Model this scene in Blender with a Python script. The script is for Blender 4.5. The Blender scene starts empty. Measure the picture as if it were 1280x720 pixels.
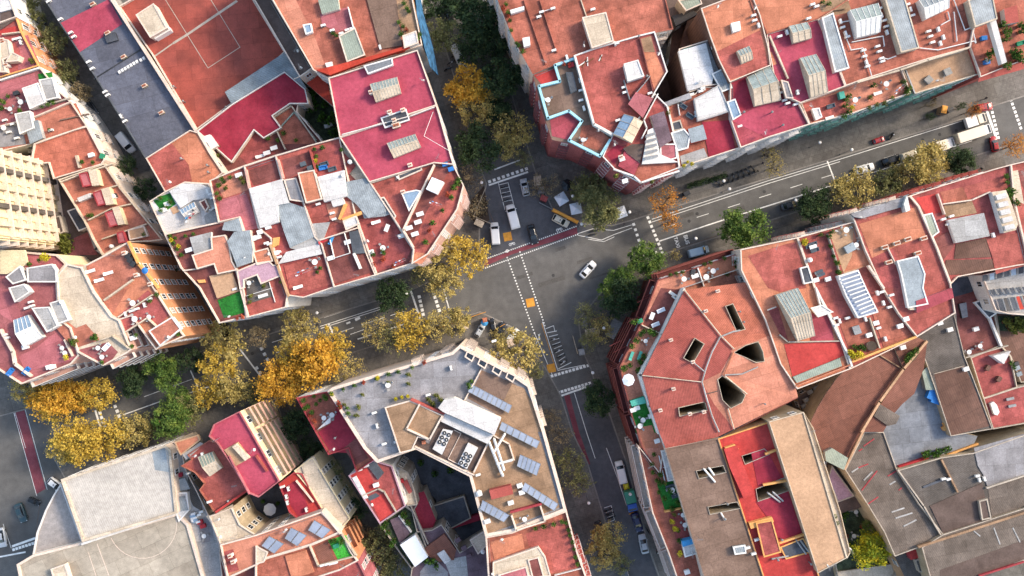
import bpy, math, random
from mathutils import Vector, Matrix
from mathutils.geometry import tessellate_polygon
R=random.Random(7)
H=187.0; S=5.5
C=bpy.context.scene.collection
def PX(px,py,z=0.0):
    k=(H-z)/H/S
    return ((px-640)*k,(360-py)*k)
def pl(s):
    """'ij: x,y ...' reads 4x tile coordinates, 'ox,oy,s: ...' any tile, no prefix = photo pixels"""
    if not isinstance(s,str): return list(s)
    ox=oy=0;sc=1.0
    if ':' in s:
        p,s=s.split(':')
        if ',' in p:
            a=p.split(',');ox,oy,sc=float(a[0]),float(a[1]),float(a[2])
        else:
            ox,oy,sc=int(p[0])*320,int(p[1])*180,4.0
    return [(ox+float(t.split(',')[0])/sc, oy+float(t.split(',')[1])/sc) for t in s.split()]
# ---------------------------------------------------------------- materials
def lin(c):
    c=c/255.0
    return c/12.92 if c<=0.04045 else ((c+0.055)/1.055)**2.4
def hx(h,f=1.0):
    h=h.lstrip('#')
    v=[lin(int(h[i:i+2],16))*f for i in (0,2,4)]
    return (v[0],v[1],v[2],1)
MATS={}
PATCHY={'conc','slab','workbrn','workred','ored','rose','wht','crm','red1','red2','ter','org','mar','gry','brn','tan','sal','dpink','wmar','wred1','wred2','wter','whtd','yard','dgry','hallg','purp','court','paving'}
def mat(name,col,rough=.85,var=.22,grain=.10,scale=.35,stain=.25,bump=.15,kind='plain',metal=0,spec=.3,f=.62,wave=None,col2=None):
    if name in MATS: return MATS[name]
    m=bpy.data.materials.new(name); m.use_nodes=True; nt=m.node_tree; N=nt.nodes; L=nt.links
    b=N['Principled BSDF']; b.inputs['Roughness'].default_value=rough; b.inputs['Metallic'].default_value=metal
    b.inputs['Specular IOR Level'].default_value=spec
    base=hx(col,f)
    tc=N.new('ShaderNodeTexCoord'); geo=N.new('ShaderNodeNewGeometry')
    oi=N.new('ShaderNodeObjectInfo')
    add=N.new('ShaderNodeVectorMath'); add.operation='ADD'
    L.new(geo.outputs['Position'],add.inputs[0])
    add.inputs[1].default_value=(R.random()*50,R.random()*50,0)
    def noise(sc,det,rg=.55):
        n=N.new('ShaderNodeTexNoise'); n.inputs['Scale'].default_value=sc; n.inputs['Detail'].default_value=det; n.inputs['Roughness'].default_value=rg
        L.new(add.outputs[0],n.inputs['Vector']); return n
    def mix(a,bc,fac,blend='MIX'):
        x=N.new('ShaderNodeMix'); x.data_type='RGBA'; x.blend_type=blend
        if isinstance(fac,float): x.inputs[0].default_value=fac
        else: L.new(fac,x.inputs[0])
        for i,v in ((6,a),(7,bc)):
            if isinstance(v,tuple): x.inputs[i].default_value=v
            else: L.new(v,x.inputs[i])
        return x.outputs[2]
    def ramp(src,p0,p1,c0=(0,0,0,1),c1=(1,1,1,1)):
        r=N.new('ShaderNodeValToRGB'); r.color_ramp.elements[0].position=p0; r.color_ramp.elements[1].position=p1
        r.color_ramp.elements[0].color=c0; r.color_ramp.elements[1].color=c1
        L.new(src,r.inputs[0]); return r.outputs[0]
    n1=noise(scale,4); n2=noise(scale*9,3); n3=noise(scale*2.6,6,.7); n4=noise(5.5,2)
    dark=tuple([c*(1-var*1.6) for c in base[:3]]+[1]); lite=tuple([min(.95,c*(1+var)+.012) for c in base[:3]]+[1])
    if col2: dark=hx(col2,f)
    out=mix(dark,lite,ramp(n1.outputs[0],.34,.66))
    g0=1-grain*1.8; g1=1+grain
    out=mix(out,ramp(n2.outputs[0],.3,.7,(g0,g0,g0,1),(g1,g1,g1,1)),1.0,'MULTIPLY')
    out=mix(out,ramp(n4.outputs[0],.3,.7,(g0,g0,g0,1),(g1,g1,g1,1)),1.0,'MULTIPLY')
    if stain:
        grime=tuple([c*.42+.012 for c in base[:3]]+[1])
        sr=ramp(n3.outputs[0],.56,.74)
        ml=N.new('ShaderNodeMath'); ml.operation='MULTIPLY'; ml.inputs[1].default_value=stain; L.new(sr,ml.inputs[0])
        out=mix(out,grime,ml.outputs[0])
    hsrc=n4.outputs[0]
    if kind in('tile','tiles','ribs'):
        w=N.new('ShaderNodeTexWave'); w.inputs['Scale'].default_value={'tile':1.0,'tiles':.7,'ribs':.9}[kind]; w.inputs['Distortion'].default_value=.4 if kind!='ribs' else .05; w.inputs['Detail'].default_value=1
        mp=N.new('ShaderNodeMapping'); mp.inputs['Rotation'].default_value=(0,0,wave or 0); L.new(geo.outputs['Position'],mp.inputs[0]); L.new(mp.outputs[0],w.inputs['Vector'])
        q=.80 if kind!='ribs' else .86
        out=mix(out,ramp(w.outputs[0],.15,.6,(q,q*.97,q*.95,1),(1.06,1.06,1.06,1)),1.0,'MULTIPLY'); hsrc=w.outputs[0]
    if kind=='paver':
        br=N.new('ShaderNodeTexBrick'); br.inputs['Scale'].default_value=1.0; br.offset=0
        br.inputs['Color1'].default_value=(1.08,1.08,1.08,1); br.inputs['Color2'].default_value=(.86,.86,.86,1); br.inputs['Mortar'].default_value=(.78,.78,.78,1)
        br.inputs['Mortar Size'].default_value=.03; br.inputs['Brick Width'].default_value=.9; br.inputs['Row Height'].default_value=.9
        mp=N.new('ShaderNodeMapping'); mp.inputs['Rotation'].default_value=(0,0,.3); L.new(geo.outputs['Position'],mp.inputs[0]); L.new(mp.outputs[0],br.inputs['Vector'])
        out=mix(out,br.outputs[0],1.0,'MULTIPLY')
    if kind=='brick':
        br=N.new('ShaderNodeTexBrick'); br.inputs['Scale'].default_value=1.0
        br.inputs['Color1'].default_value=(1.1,1.05,1,1); br.inputs['Color2'].default_value=(.86,.84,.84,1); br.inputs['Mortar'].default_value=(1.25,1.4,1.4,1)
        br.inputs['Mortar Size'].default_value=.03; br.inputs['Brick Width'].default_value=.5; br.inputs['Row Height'].default_value=.22
        # wrap (x+y, z) round the walls
        sx=N.new('ShaderNodeSeparateXYZ'); L.new(geo.outputs['Position'],sx.inputs[0]); a2=N.new('ShaderNodeMath'); L.new(sx.outputs[0],a2.inputs[0]); L.new(sx.outputs[1],a2.inputs[1])
        cb=N.new('ShaderNodeCombineXYZ'); L.new(a2.outputs[0],cb.inputs[0]); L.new(sx.outputs[2],cb.inputs[1]); L.new(cb.outputs[0],br.inputs['Vector'])
        out=mix(out,br.outputs[0],1.0,'MULTIPLY')
    if kind in('paver','plain','ribs') and name in PATCHY:
        b2=N.new('ShaderNodeTexBrick'); b2.inputs['Scale'].default_value=1.0; b2.offset=.37
        b2.inputs['Color1'].default_value=(1.09,1.09,1.1,1); b2.inputs['Color2'].default_value=(.87,.85,.84,1); b2.inputs['Mortar'].default_value=(.64,.61,.58,1)
        b2.inputs['Mortar Size'].default_value=.035; b2.inputs['Brick Width'].default_value=4.6; b2.inputs['Row Height'].default_value=3.3
        m2=N.new('ShaderNodeMapping'); m2.inputs['Rotation'].default_value=(0,0,-.3+R.uniform(-.15,.25)); m2.inputs['Location'].default_value=(R.random()*9,R.random()*9,0); L.new(geo.outputs['Position'],m2.inputs[0])
        wn=noise(.9,3); wv=N.new('ShaderNodeVectorMath'); wv.operation='MULTIPLY_ADD'; L.new(wn.outputs['Color'],wv.inputs[0]); wv.inputs[1].default_value=(.35,.35,0); L.new(m2.outputs[0],wv.inputs[2]); L.new(wv.outputs[0],b2.inputs['Vector'])
        out=mix(out,b2.outputs[0],.95,'MULTIPLY')
    L.new(out,b.inputs['Base Color'])
    if bump:
        bp=N.new('ShaderNodeBump'); bp.inputs['Strength'].default_value=bump; bp.inputs['Distance'].default_value=.08
        L.new(hsrc,bp.inputs['Height']); L.new(bp.outputs[0],b.inputs['Normal'])
    MATS[name]=m; return m
def leafmat(name,c1,c2,c3):
    m=bpy.data.materials.new(name); m.use_nodes=True; nt=m.node_tree; N=nt.nodes; L=nt.links
    b=N['Principled BSDF']; b.inputs['Roughness'].default_value=.75; b.inputs['Specular IOR Level'].default_value=.2
    g=N.new('ShaderNodeNewGeometry'); r=N.new('ShaderNodeValToRGB'); e=r.color_ramp.elements
    e[0].position=0; e[0].color=hx(c1,.8); e[1].position=1; e[1].color=hx(c3,.8)
    x=e.new(.5); x.color=hx(c2,.8)
    n=N.new('ShaderNodeTexNoise'); n.inputs['Scale'].default_value=.55; n.inputs['Detail'].default_value=2
    L.new(g.outputs['Position'],n.inputs['Vector'])
    mm=N.new('ShaderNodeMath'); mm.operation='MULTIPLY_ADD'; L.new(g.outputs['Random Per Island'],mm.inputs[0]); mm.inputs[1].default_value=.55
    nn=N.new('ShaderNodeMath'); nn.operation='MULTIPLY_ADD'; L.new(n.outputs[0],nn.inputs[0]); nn.inputs[1].default_value=1.7; nn.inputs[2].default_value=-.62
    L.new(nn.outputs[0],mm.inputs[2]); L.new(mm.outputs[0],r.inputs[0]); L.new(r.outputs[0],b.inputs['Base Color'])
    tr=N.new('ShaderNodeBsdfTranslucent'); L.new(r.outputs[0],tr.inputs[0]); ms=N.new('ShaderNodeMixShader'); ms.inputs[0].default_value=.35
    L.new(b.outputs[0],ms.inputs[1]); L.new(tr.outputs[0],ms.inputs[2]); L.new(ms.outputs[0],N['Material Output'].inputs[0])
    MATS[name]=m; return m
def M(n): return MATS[n]
# ---------------------------------------------------------------- mesh builder
class MB:
    def __init__(s): s.v=[];s.f=[];s.m=[];s.mats=[]
    def mi(s,n):
        if n not in s.mats: s.mats.append(n)
        return s.mats.index(n)
    def face(s,vs,m):
        i=len(s.v); s.v+= [tuple(v) for v in vs]; s.f.append(tuple(range(i,i+len(vs)))); s.m.append(s.mi(m))
    def poly(s,vs,fs,m):
        i=len(s.v); s.v+=[tuple(v) for v in vs]; k=s.mi(m)
        for f in fs: s.f.append(tuple(a+i for a in f)); s.m.append(k)
    def prism(s,p,z0,z1,mside,mtop=None,bottom=False,top=None):
        """p world xy ring (ccw); top = optional ring for the upper end"""
        n=len(p); t=top or p
        vs=[(x,y,z0) for x,y in p]+[(x,y,z1) for x,y in t]
        s.poly(vs,[(i,(i+1)%n,n+(i+1)%n,n+i) for i in range(n)],mside)
        s.poly([(x,y,z1) for x,y in t],[tuple(range(n))],mtop or mside)
        if bottom: s.poly([(x,y,z0) for x,y in p],[tuple(range(n-1,-1,-1))],mside)
    def box(s,cx,cy,z0,lx,ly,lz,rot,m,mtop=None,tap=1.0):
        c,n=math.cos(rot),math.sin(rot)
        q=[(-lx/2,-ly/2),(lx/2,-ly/2),(lx/2,ly/2),(-lx/2,ly/2)]
        p=[(cx+a*c-b*n,cy+a*n+b*c) for a,b in q]; t=[(cx+tap*(a*c-b*n),cy+tap*(a*n+b*c)) for a,b in q]
        s.prism(p,z0,z0+lz,m,mtop,True,t)
    def cyl(s,cx,cy,z0,r0,r1,h,m,n=10,mtop=None):
        p=[(cx+r0*math.cos(2*math.pi*i/n),cy+r0*math.sin(2*math.pi*i/n)) for i in range(n)]
        t=[(cx+r1*math.cos(2*math.pi*i/n),cy+r1*math.sin(2*math.pi*i/n)) for i in range(n)]
        s.prism(p,z0,z0+h,m,mtop,True,t)
    def tube(s,a,b,r0,r1,m,n=6):
        a=Vector(a);b=Vector(b);d=(b-a).normalized(); u=d.orthogonal().normalized(); w=d.cross(u)
        vs=[a+(u*math.cos(2*math.pi*i/n)+w*math.sin(2*math.pi*i/n))*r0 for i in range(n)]+[b+(u*math.cos(2*math.pi*i/n)+w*math.sin(2*math.pi*i/n))*r1 for i in range(n)]
        s.poly(vs,[(i,(i+1)%n,n+(i+1)%n,n+i) for i in range(n)]+[tuple(range(n-1,-1,-1)),tuple(range(n,2*n))],m)
    def data(s,name,off=(0,0,0),smooth=False):
        me=bpy.data.meshes.new(name)
        ox,oy,oz=off
        me.from_pydata([(x-ox,y-oy,z-oz) for x,y,z in s.v],[],s.f)
        for n in s.mats: me.materials.append(M(n))
        me.polygons.foreach_set('material_index',s.m)
        if smooth: me.polygons.foreach_set('use_smooth',[True]*len(s.f))
        me.update(); return me
    def obj(s,name,parent=None,off=None,smooth=False):
        if off is None: off=tuple(parent.location) if parent else (0,0,0)
        o=bpy.data.objects.new(name,s.data(name,off,smooth)); C.objects.link(o)
        if parent: o.parent=parent
        else: o.location=off
        return o
def tag(o,label=None,cat=None,group=None,kind=None):
    if label: o['label']=label
    if cat: o['category']=cat
    if group: o['group']=group
    if kind: o['kind']=kind
    return o
def empty(name,loc,label,cat,group=None,rz=0):
    o=bpy.data.objects.new(name,None); C.objects.link(o); o.location=loc; o.rotation_euler=(0,0,rz); o.empty_display_size=.5
    return tag(o,label,cat,group)
def area(p): return .5*sum(p[i][0]*p[(i+1)%len(p)][1]-p[(i+1)%len(p)][0]*p[i][1] for i in range(len(p)))
def ccw(p): return p if area(p)>0 else p[::-1]
def offset(p,d):
    """positive d = inward for ccw ring"""
    n=len(p);o=[]
    for i in range(n):
        a,b,c=Vector(p[i-1]),Vector(p[i]),Vector(p[(i+1)%n])
        e1=(b-a).normalized();e2=(c-b).normalized(); n1=Vector((-e1.y,e1.x));n2=Vector((-e2.y,e2.x)); m=n1+n2
        if m.length<1e-4: m=n1.copy()
        m.normalize(); k=d/max(.35,m.dot(n1)); o.append((b.x+m.x*k,b.y+m.y*k))
    return o
def inside(pt,p):
    x,y=pt;c=False
    for i in range(len(p)):
        x1,y1=p[i];x2,y2=p[i-1]
        if (y1>y)!=(y2>y) and x<(x2-x1)*(y-y1)/(y2-y1)+x1: c=not c
    return c
def centroid(p): return (sum(a for a,b in p)/len(p),sum(b for a,b in p)/len(p))
def strip(pts,w,z0,z1,m,mb):
    for (a,b) in zip(pts[:-1],pts[1:]):
        a=Vector(a);b=Vector(b); d=b-a
        if d.length<.05: continue
        L_=d.length; c=(a+b)/2
        mb.box(c.x,c.y,z0,L_+w*.6,w,z1-z0,math.atan2(d.y,d.x),m)
def hull_rect(p):
    return p
# ---------------------------------------------------------------- shared small meshes
DATA={}
def share(key,fn):
    if key not in DATA: DATA[key]=fn()
    return DATA[key]
def inst(name,data,parent,loc,rz=0,sc=1):
    o=bpy.data.objects.new(name,data); C.objects.link(o); o.parent=parent
    if parent: loc=tuple(Vector(loc)-parent.location)
    o.location=loc; o.rotation_euler=(0,0,rz)
    if sc!=1: o.scale=(sc,sc,sc) if not isinstance(sc,tuple) else sc
    return o
def win_data(frame,w=1.15,h=1.7):
    vr=R.choice((0,0,1,2,3))
    def f():
        mb=MB()   # local: x along wall, -y outward
        mb.box(0,-.03,0,w,.05,h,0,'glass_dark')
        if vr in(1,3): mb.box(0,-.045,h*(.5 if vr==1 else .15),w-.1,.05,h*(.5 if vr==1 else .85),0,'blind')
        if vr==2: mb.box(-w*.25,-.045,.05,w*.4,.04,h-.1,0,'curtain')
        for a,b,c,d in((-w/2,0,.11,h),(w/2,0,.11,h),(0,0,.07,h)): mb.box(a,-.05,b,c,.09,d,0,frame)
        mb.box(0,-.05,-.06,w+.25,.16,.1,0,frame); mb.box(0,-.05,h-.02,w+.22,.12,.12,0,frame)
        return mb.data('window')
    return share('win'+frame+str(w)+str(h)+str(vr),f)
def balc_data(rail,w=2.2,dp=.75,slab='cream'):
    def f():
        mb=MB(); mb.box(0,-dp/2-.02,-.16,w,dp,.14,0,slab)
        mb.box(0,-dp,.93,w,.06,.06,0,rail)
        for sx in(-1,1): mb.box(sx*(w/2-.03),-dp/2,.93,.05,dp,.06,0,rail)
        k=int(w/.28)
        for i in range(k+1): mb.box(-w/2+.03+i*(w-.06)/k,-dp,-.02,.035,.035,.96,0,rail)
        for sx in(-1,1):
            for j in(.25,.5): mb.box(sx*(w/2-.03),-dp+j,-.02,.035,.035,.96,0,rail)
        return mb.data('balcony')
    return share('bal'+rail+str(w)+slab+str(dp),f)
def ac_data():
    def f():
        mb=MB(); mb.box(0,0,.12,.95,.42,.7,0,'white_paint'); mb.box(-.35,0,0,.08,.4,.12,0,'dark_metal'); mb.box(.35,0,0,.08,.4,.12,0,'dark_metal')
        mb.tube((-.15,-.212,.47),(-.15,-.235,.47),.27,.27,'dark_metal',12); mb.box(.33,-.215,.3,.16,.012,.4,0,'dark_metal')
        return mb.data('air_conditioner')
    return share('ac',f)
def ch_data(k):
    def f():
        mb=MB()
        if k==0:
            mb.box(0,0,0,.75,.6,1.3,0,'plaster_w'); mb.box(0,0,1.3,.95,.8,.12,0,'cream')
            for s in(-.18,.18): mb.cyl(s,0,1.42,.13,.1,.4,'clay',8)
        elif k==1:
            mb.cyl(0,0,0,.12,.12,1.5,'galv',8); mb.cyl(0,0,1.5,.26,.05,.22,'galv',8)
        else:
            mb.box(0,0,0,1.5,.8,1.1,0,'beige_wall'); mb.box(0,0,1.1,1.7,1,.1,0,'cream')
            for s in(-.45,0,.45): mb.box(s,0,1.2,.3,.5,.28,0,'clay')
        return mb.data('chimney')
    return share('ch%d'%k,f)
def aerial_data(k):
    def f():
        mb=MB(); mb.tube((0,0,0),(0,0,2.8),.035,.025,'galv',5)
        for i,z in enumerate((2.7,2.3)): mb.tube((-.6,0,z),(.6,0,z),.02,.02,'galv',4)
        for i in range(6): mb.tube((-.55+i*.22,-.28+.02*i,2.7),(-.55+i*.22,.28-.02*i,2.7),.014,.014,'galv',3)
        if k: mb.tube((.05,-.1,1.5),(.12,-.22,1.55),.32,.3,'white_paint',12)
        return mb.data('aerial')
    return share('aer%d'%k,f)
def mk_laundry():
    a=MB(); 
    for s in(-1.6,1.6): a.cyl(s,0,0,.04,.04,1.8,'galv',6)
    for y in(-.25,.25): a.tube((-1.6,y,1.78),(1.6,y,1.78),.012,.012,'white_paint',3)
    out=[('frame',a.data('frame'))]
    for i,m in enumerate(('white_cloth','skyblue','redcloth','white_cloth','rose','sofa_grey')):
        b_=MB(); x=-1.35+i*.5; y=.25 if i%2 else -.25; b_.box(x,y,.85+.1*(i%3),.42,.05,.93-.1*(i%3),.08,m); b_.box(x,y,1.77,.42,.22,.03,.05,m); out.append(('cloth',b_.data('cloth')))
    return out
BLD=[]
class B:
    def __init__(s,name,label,ref,poly,z,roof,wall='cream',par=(.28,.8,'cream'),cat='building',win='white_paint',rail='iron',style='flat',holes=None,zf=None,group=None,nofac=False,floor=3.1,only=None,bare=False):
        s.idx=len(BLD); s.z=z+.013*s.idx; z=s.z; s.ref=ref; s.px=pl(poly)
        w=ccw([PX(x,y,z) for x,y in s.px]); s.w=w
        c=centroid(w); s.root=empty(name,(c[0],c[1],0),label,cat,group); s.k=1
        s.wall=wall;s.win=win;s.rail=rail;s.style=style;s.nofac=nofac;s.floor=floor; s.only=only
        mb=MB(); n=len(w)
        zt=[z]*n
        if zf: zt=[zf(x*S*H/(H-z)+640,360-y*S*H/(H-z)) for x,y in w]
        mb.poly([(x,y,0) for x,y in w]+[(w[i][0],w[i][1],zt[i]) for i in range(n)],[(i,(i+1)%n,n+(i+1)%n,n+i) for i in range(n)],wall)
        mb.obj('wall',s.root)
        rings=[[(x,y,zz) for (x,y),zz in zip(w,zt)]]; mb=MB()
        if holes:
            for h in holes:
                if bare: rings.append(ccw([PX(x,y,z) for x,y in h])[::-1]); rings[-1]=[(x,y,z) for x,y in rings[-1]]
                else: s.shaft(h,rings)
        if roof:
            if holes:
                flat=[v for r in rings for v in r]; tr=tessellate_polygon([[Vector((v[0],v[1],0)) for v in r] for r in rings])
                mb.poly(flat,[t if area([flat[i][:2] for i in t])>0 else t[::-1] for t in tr],roof)
            elif len(w)>4 or zf:
                tr=tessellate_polygon([[Vector((v[0],v[1],0)) for v in rings[0]]])
                mb.poly(rings[0],[t if area([rings[0][i][:2] for i in t])>0 else t[::-1] for t in tr],roof)
            else: mb.face(rings[0],roof)
            mb.obj('roof',s.root)
        if par:
            pw,ph,pm=par; pw*=.62; ph*=.7; o=offset(w,-.03); i_=offset(w,pw); mb=MB()
            A=[(x,y,z) for x,y in o];Bt=[(x,y,z+ph) for x,y in o];Ct=[(x,y,z+ph) for x,y in i_];D=[(x,y,z) for x,y in i_]
            for q in range(n):
                r=(q+1)%n
                mb.face([A[q],A[r],Bt[r],Bt[q]],pm); mb.face([Bt[q],Bt[r],Ct[r],Ct[q]],pm); mb.face([Ct[q],Ct[r],D[r],D[q]],pm); mb.face([D[q],D[r],A[r],A[q]],pm)
            mb.obj('parapet',s.root)
        BLD.append(s)
    def shaft(s,h,rings,depth=16,m='beige_wall'):
        w=ccw([PX(x,y,s.z) for x,y in pl(h)]); n=len(w)
        # rows are wound clockwise so the inside of the shaft faces the air
        rings.append([(x,y,s.z) for x,y in w][::-1])
        mb=MB(); z=s.z
        mb.poly([(x,y,z) for x,y in w]+[(x,y,z-depth) for x,y in w],[(i,(i+1)%n,n+(i+1)%n,n+i) for i in range(n)],m)
        mb.face([(x,y,z-depth) for x,y in w],'shaded_floor')
        mb.obj('light_well',s.root)
        o=offset(w,-.1); mb=MB()
        for q in range(n):
            r=(q+1)%n
            mb.face([(*o[q],z),(*o[r],z),(*o[r],z+.2),(*o[q],z+.2)],'cream_d'); mb.face([(*o[q],z+.2),(*o[r],z+.2),(*w[r],z+.2),(*w[q],z+.2)],'cream_d'); mb.face([(*w[q],z+.2),(*w[r],z+.2),(*w[r],z),(*w[q],z)],'cream_d')
        mb.obj('kerb',s.root)
    def aer(s,n):
        w=offset(s.w,1.0)
        for _ in range(n):
            i=R.randrange(len(w)); j=(i+1)%len(w); t=R.uniform(.15,.85); x=w[i][0]*(1-t)+w[j][0]*t; y=w[i][1]*(1-t)+w[j][1]*t
            if inside((x,y),s.w): inst('aerial',aerial_data(R.randint(0,1)),s.root,(x,y,s.z),R.random()*3)
    def up(s): s.k+=1; return s.z+.012*s.k
    def t(s,poly,m,name='terrace',dz=0):
        z=s.up()+dz; w=ccw([PX(x,y,z) for x,y in pl(poly)]); mb=MB()
        tr=tessellate_polygon([[Vector((v[0],v[1],0)) for v in w]])
        mb.poly([(x,y,z) for x,y in w],[t if area([w[i] for i in t])>0 else t[::-1] for t in tr],m)
        if dz>.05:
            n=len(w); mb.poly([(x,y,s.z) for x,y in w]+[(x,y,z) for x,y in w],[(i,(i+1)%n,n+(i+1)%n,n+i) for i in range(n)],m)
        mb.obj(name,s.root)
    def w_(s,line,m='cream',h=1.3,w=.25,name='parapet'):
        if h>.3 and w<1: h*=.75; w*=.8
        z=s.z; mb=MB(); s.k+=1
        strip([PX(x,y,z+h) for x,y in pl(line)],w,z,z+h+.004*s.k,m,mb); mb.obj(name,s.root)
    def x(s,poly,h,wall='cream',top='red1',name='stair_tower',lip='cream',z0=None):
        s.k+=1; z0=s.z if z0 is None else z0; z=z0+h+.004*s.k; w=ccw([PX(x,y,z) for x,y in pl(poly)]); mb=MB(); mb.prism(w,z0,z,wall,top); 
        o=mb.obj(name,s.root)
        if lip:
            a=offset(w,-.06); i_=offset(w,.2); mb=MB(); n=len(w)
            for q in range(n):
                r=(q+1)%n
                mb.face([(*a[q],z-.2),(*a[r],z-.2),(*a[r],z+.12),(*a[q],z+.12)],lip); mb.face([(*a[q],z+.12),(*a[r],z+.12),(*i_[r],z+.12),(*i_[q],z+.12)],lip); mb.face([(*i_[q],z+.12),(*i_[r],z+.12),(*i_[r],z),(*i_[q],z)],lip)
            mb.obj('coping',o,off=tuple(s.root.location))
        return o
    def sky(s,poly,h=.9,wall='cream',glass='glass_roof',bars='cream',n=6,gable=True):
        """glazed lantern, 4 corners, ridge along the first edge direction"""
        s.k+=1; z0=s.z; z=z0+h+.004*s.k; w=[Vector(PX(x,y,z)) for x,y in pl(poly)]
        if area([tuple(v) for v in w])<0: w=[w[1],w[0],w[3],w[2]]
        mb=MB(); mb.prism([tuple(v) for v in w],z0,z,wall); o=mb.obj('skylight',s.root)
        a,b,c,d=w; e=(a+d)/2;f=(b+c)/2; rz=z+(.22*(d-a).length if gable else .05)
        mb=MB(); z+=.01
        ga,gb=(glass,wall) if (a+b).x<(c+d).x else (wall,glass)  # right-hand slope coloured pale instead of glass, painting in its sunlit side
        mb.face([(*a,z),(*b,z),(*f,rz),(*e,rz)],ga); mb.face([(*c,z),(*d,z),(*e,rz),(*f,rz)],gb); mb.face([(*b,z),(*c,z),(*f,rz)],wall); mb.face([(*d,z),(*a,z),(*e,rz)],wall)
        mb.obj('glazing',o,off=tuple(s.root.location)); mb=MB()
        for i in range(n+1):
            t=i/n; p=a.lerp(b,t);q=e.lerp(f,t);r=d.lerp(c,t)
            mb.tube((*p,z+.03),(*q,rz+.03),.06,.06,bars,4); mb.tube((*r,z+.03),(*q,rz+.03),.06,.06,bars,4)
        mb.tube((*e,rz+.04),(*f,rz+.04),.08,.08,bars,4)
        mb.obj('glazing_bar',o,off=tuple(s.root.location))
    def sheds(s,poly,h,m,top,name='roof_canopy'):
        s.x(poly,h,m,top,name,None)
    def ac(s,pts,rz=.3):
        for x,y in pl(pts): X,Y=PX(x,y,s.z+.8); inst('air_conditioner',ac_data(),s.root,(X,Y,s.z),rz+R.choice((0,0,math.pi/2)))
    def ch(s,pts,k=0,rz=.3,sc=1.0):
        for x,y in pl(pts): X,Y=PX(x,y,s.z+1.3); inst('chimney',ch_data(k),s.root,(X,Y,s.z),rz,sc)
    def solar(s,poly,n=5,h=.5):
        s.k+=1; q=[PX(x,y,s.z+h) for x,y in pl(poly)]; a,b,c,d=[Vector(v) for v in q]; z=s.z+h
        for i in range(n):
            t0=(i+.04)/n;t1=(i+.96)/n; p=[a.lerp(b,t0),a.lerp(b,t1),d.lerp(c,t1),d.lerp(c,t0)]
            if area([tuple(v) for v in p])<0: p=[p[1],p[0],p[3],p[2]]
            mb=MB(); lo=(p[0]+p[1])/2; pts=[(*v,z+(.35 if j>1 else 0)) for j,v in enumerate(p)]
            mb.face(pts,'solar'); mb.face([(x,y,zz-.06) for x,y,zz in pts][::-1],'galv')
            for j in range(4): u=pts[j];v=pts[(j+1)%4]; mb.tube((u[0],u[1],u[2]+.02),(v[0],v[1],v[2]+.02),.05,.05,'galv',4)
            for u in pts: mb.tube((u[0],u[1],s.z),u,.04,.04,'galv',4)
            mb.obj('solar_panel',s.root)
    def pipe(s,line,m='white_paint',r=.09,h=.35):
        z=s.z+h; mb=MB(); P=[PX(x,y,z) for x,y in pl(line)]
        for a,b in zip(P[:-1],P[1:]): mb.tube((*a,z),(*b,z),r,r,m,5)
        for a in P: mb.tube((*a,s.z),(*a,z),r*.8,r*.8,m,5)
        mb.obj('pipe',s.root)
    def fac(s):
        if s.nofac: return 0
        w=s.w;n=len(w);cnt=0
        for i in range(n):
            a=Vector(w[i]);b=Vector(w[(i+1)%n]);d=b-a;Ln=d.length
            if Ln<3.2: continue
            d.normalize(); nr=Vector((d.y,-d.x)); mid=(a+b)/2
            if nr.dot(-mid)<mid.length*.06: continue
            if s.only is not None and i not in s.only and False: continue
            k=max(1,int((Ln-1)/2.9)); rz=math.atan2(d.y,d.x); bw=Ln/k
            for c in range(k):
                p=a+d*(bw*(c+.5)); q=p+nr*2.2
                block=0
                for o in BLD:
                    if o is s: continue
                    if inside((q.x,q.y),o.w): block=max(block,o.z)
                if block>s.z-2.4: continue
                z0=max(block,0); lv=int((s.z-.4-z0)/s.floor)
                for l in range(lv):
                    if cnt>=96: return cnt
                    zz=s.z-.35-s.floor*(l+1)+.95
                    if zz<z0+.3: continue
                    low=zz<3.0
                    if s.style=='balc' and not low and (c%2==0 or k<3):
                        inst('window',win_data(s.win,1.2,2.15),s.root,(p.x,p.y,zz-.65),rz); inst('balcony',balc_data(s.rail,2.1,.8,s.wall),s.root,(p.x,p.y,zz-.7),rz); cnt+=2
                    elif s.style=='long' and not low:
                        inst('window',win_data(s.win,1.5,2.0),s.root,(p.x,p.y,zz-.5),rz); cnt+=1
                        if c==0 : inst('balcony',share('lb%d_%d'%(s.idx,i),lambda: long_balc(Ln*.94,s)),s.root,(mid.x,mid.y,zz-.6),rz); cnt+=1
                    else:
                        inst('window',win_data(s.win),s.root,(p.x,p.y,zz),rz); cnt+=1
        return cnt
def long_balc(L_,s):
    mb=MB(); dp=1.1; mb.box(0,-dp/2-.02,-.16,L_,dp,.16,0,s.wall); mb.box(0,-dp,0,L_,.1,.95,0,s.rail)
    for sx in(-1,1): mb.box(sx*(L_/2-.05),-dp/2,0,.1,dp,.95,0,s.rail)
    return mb.data('balcony')
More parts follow.
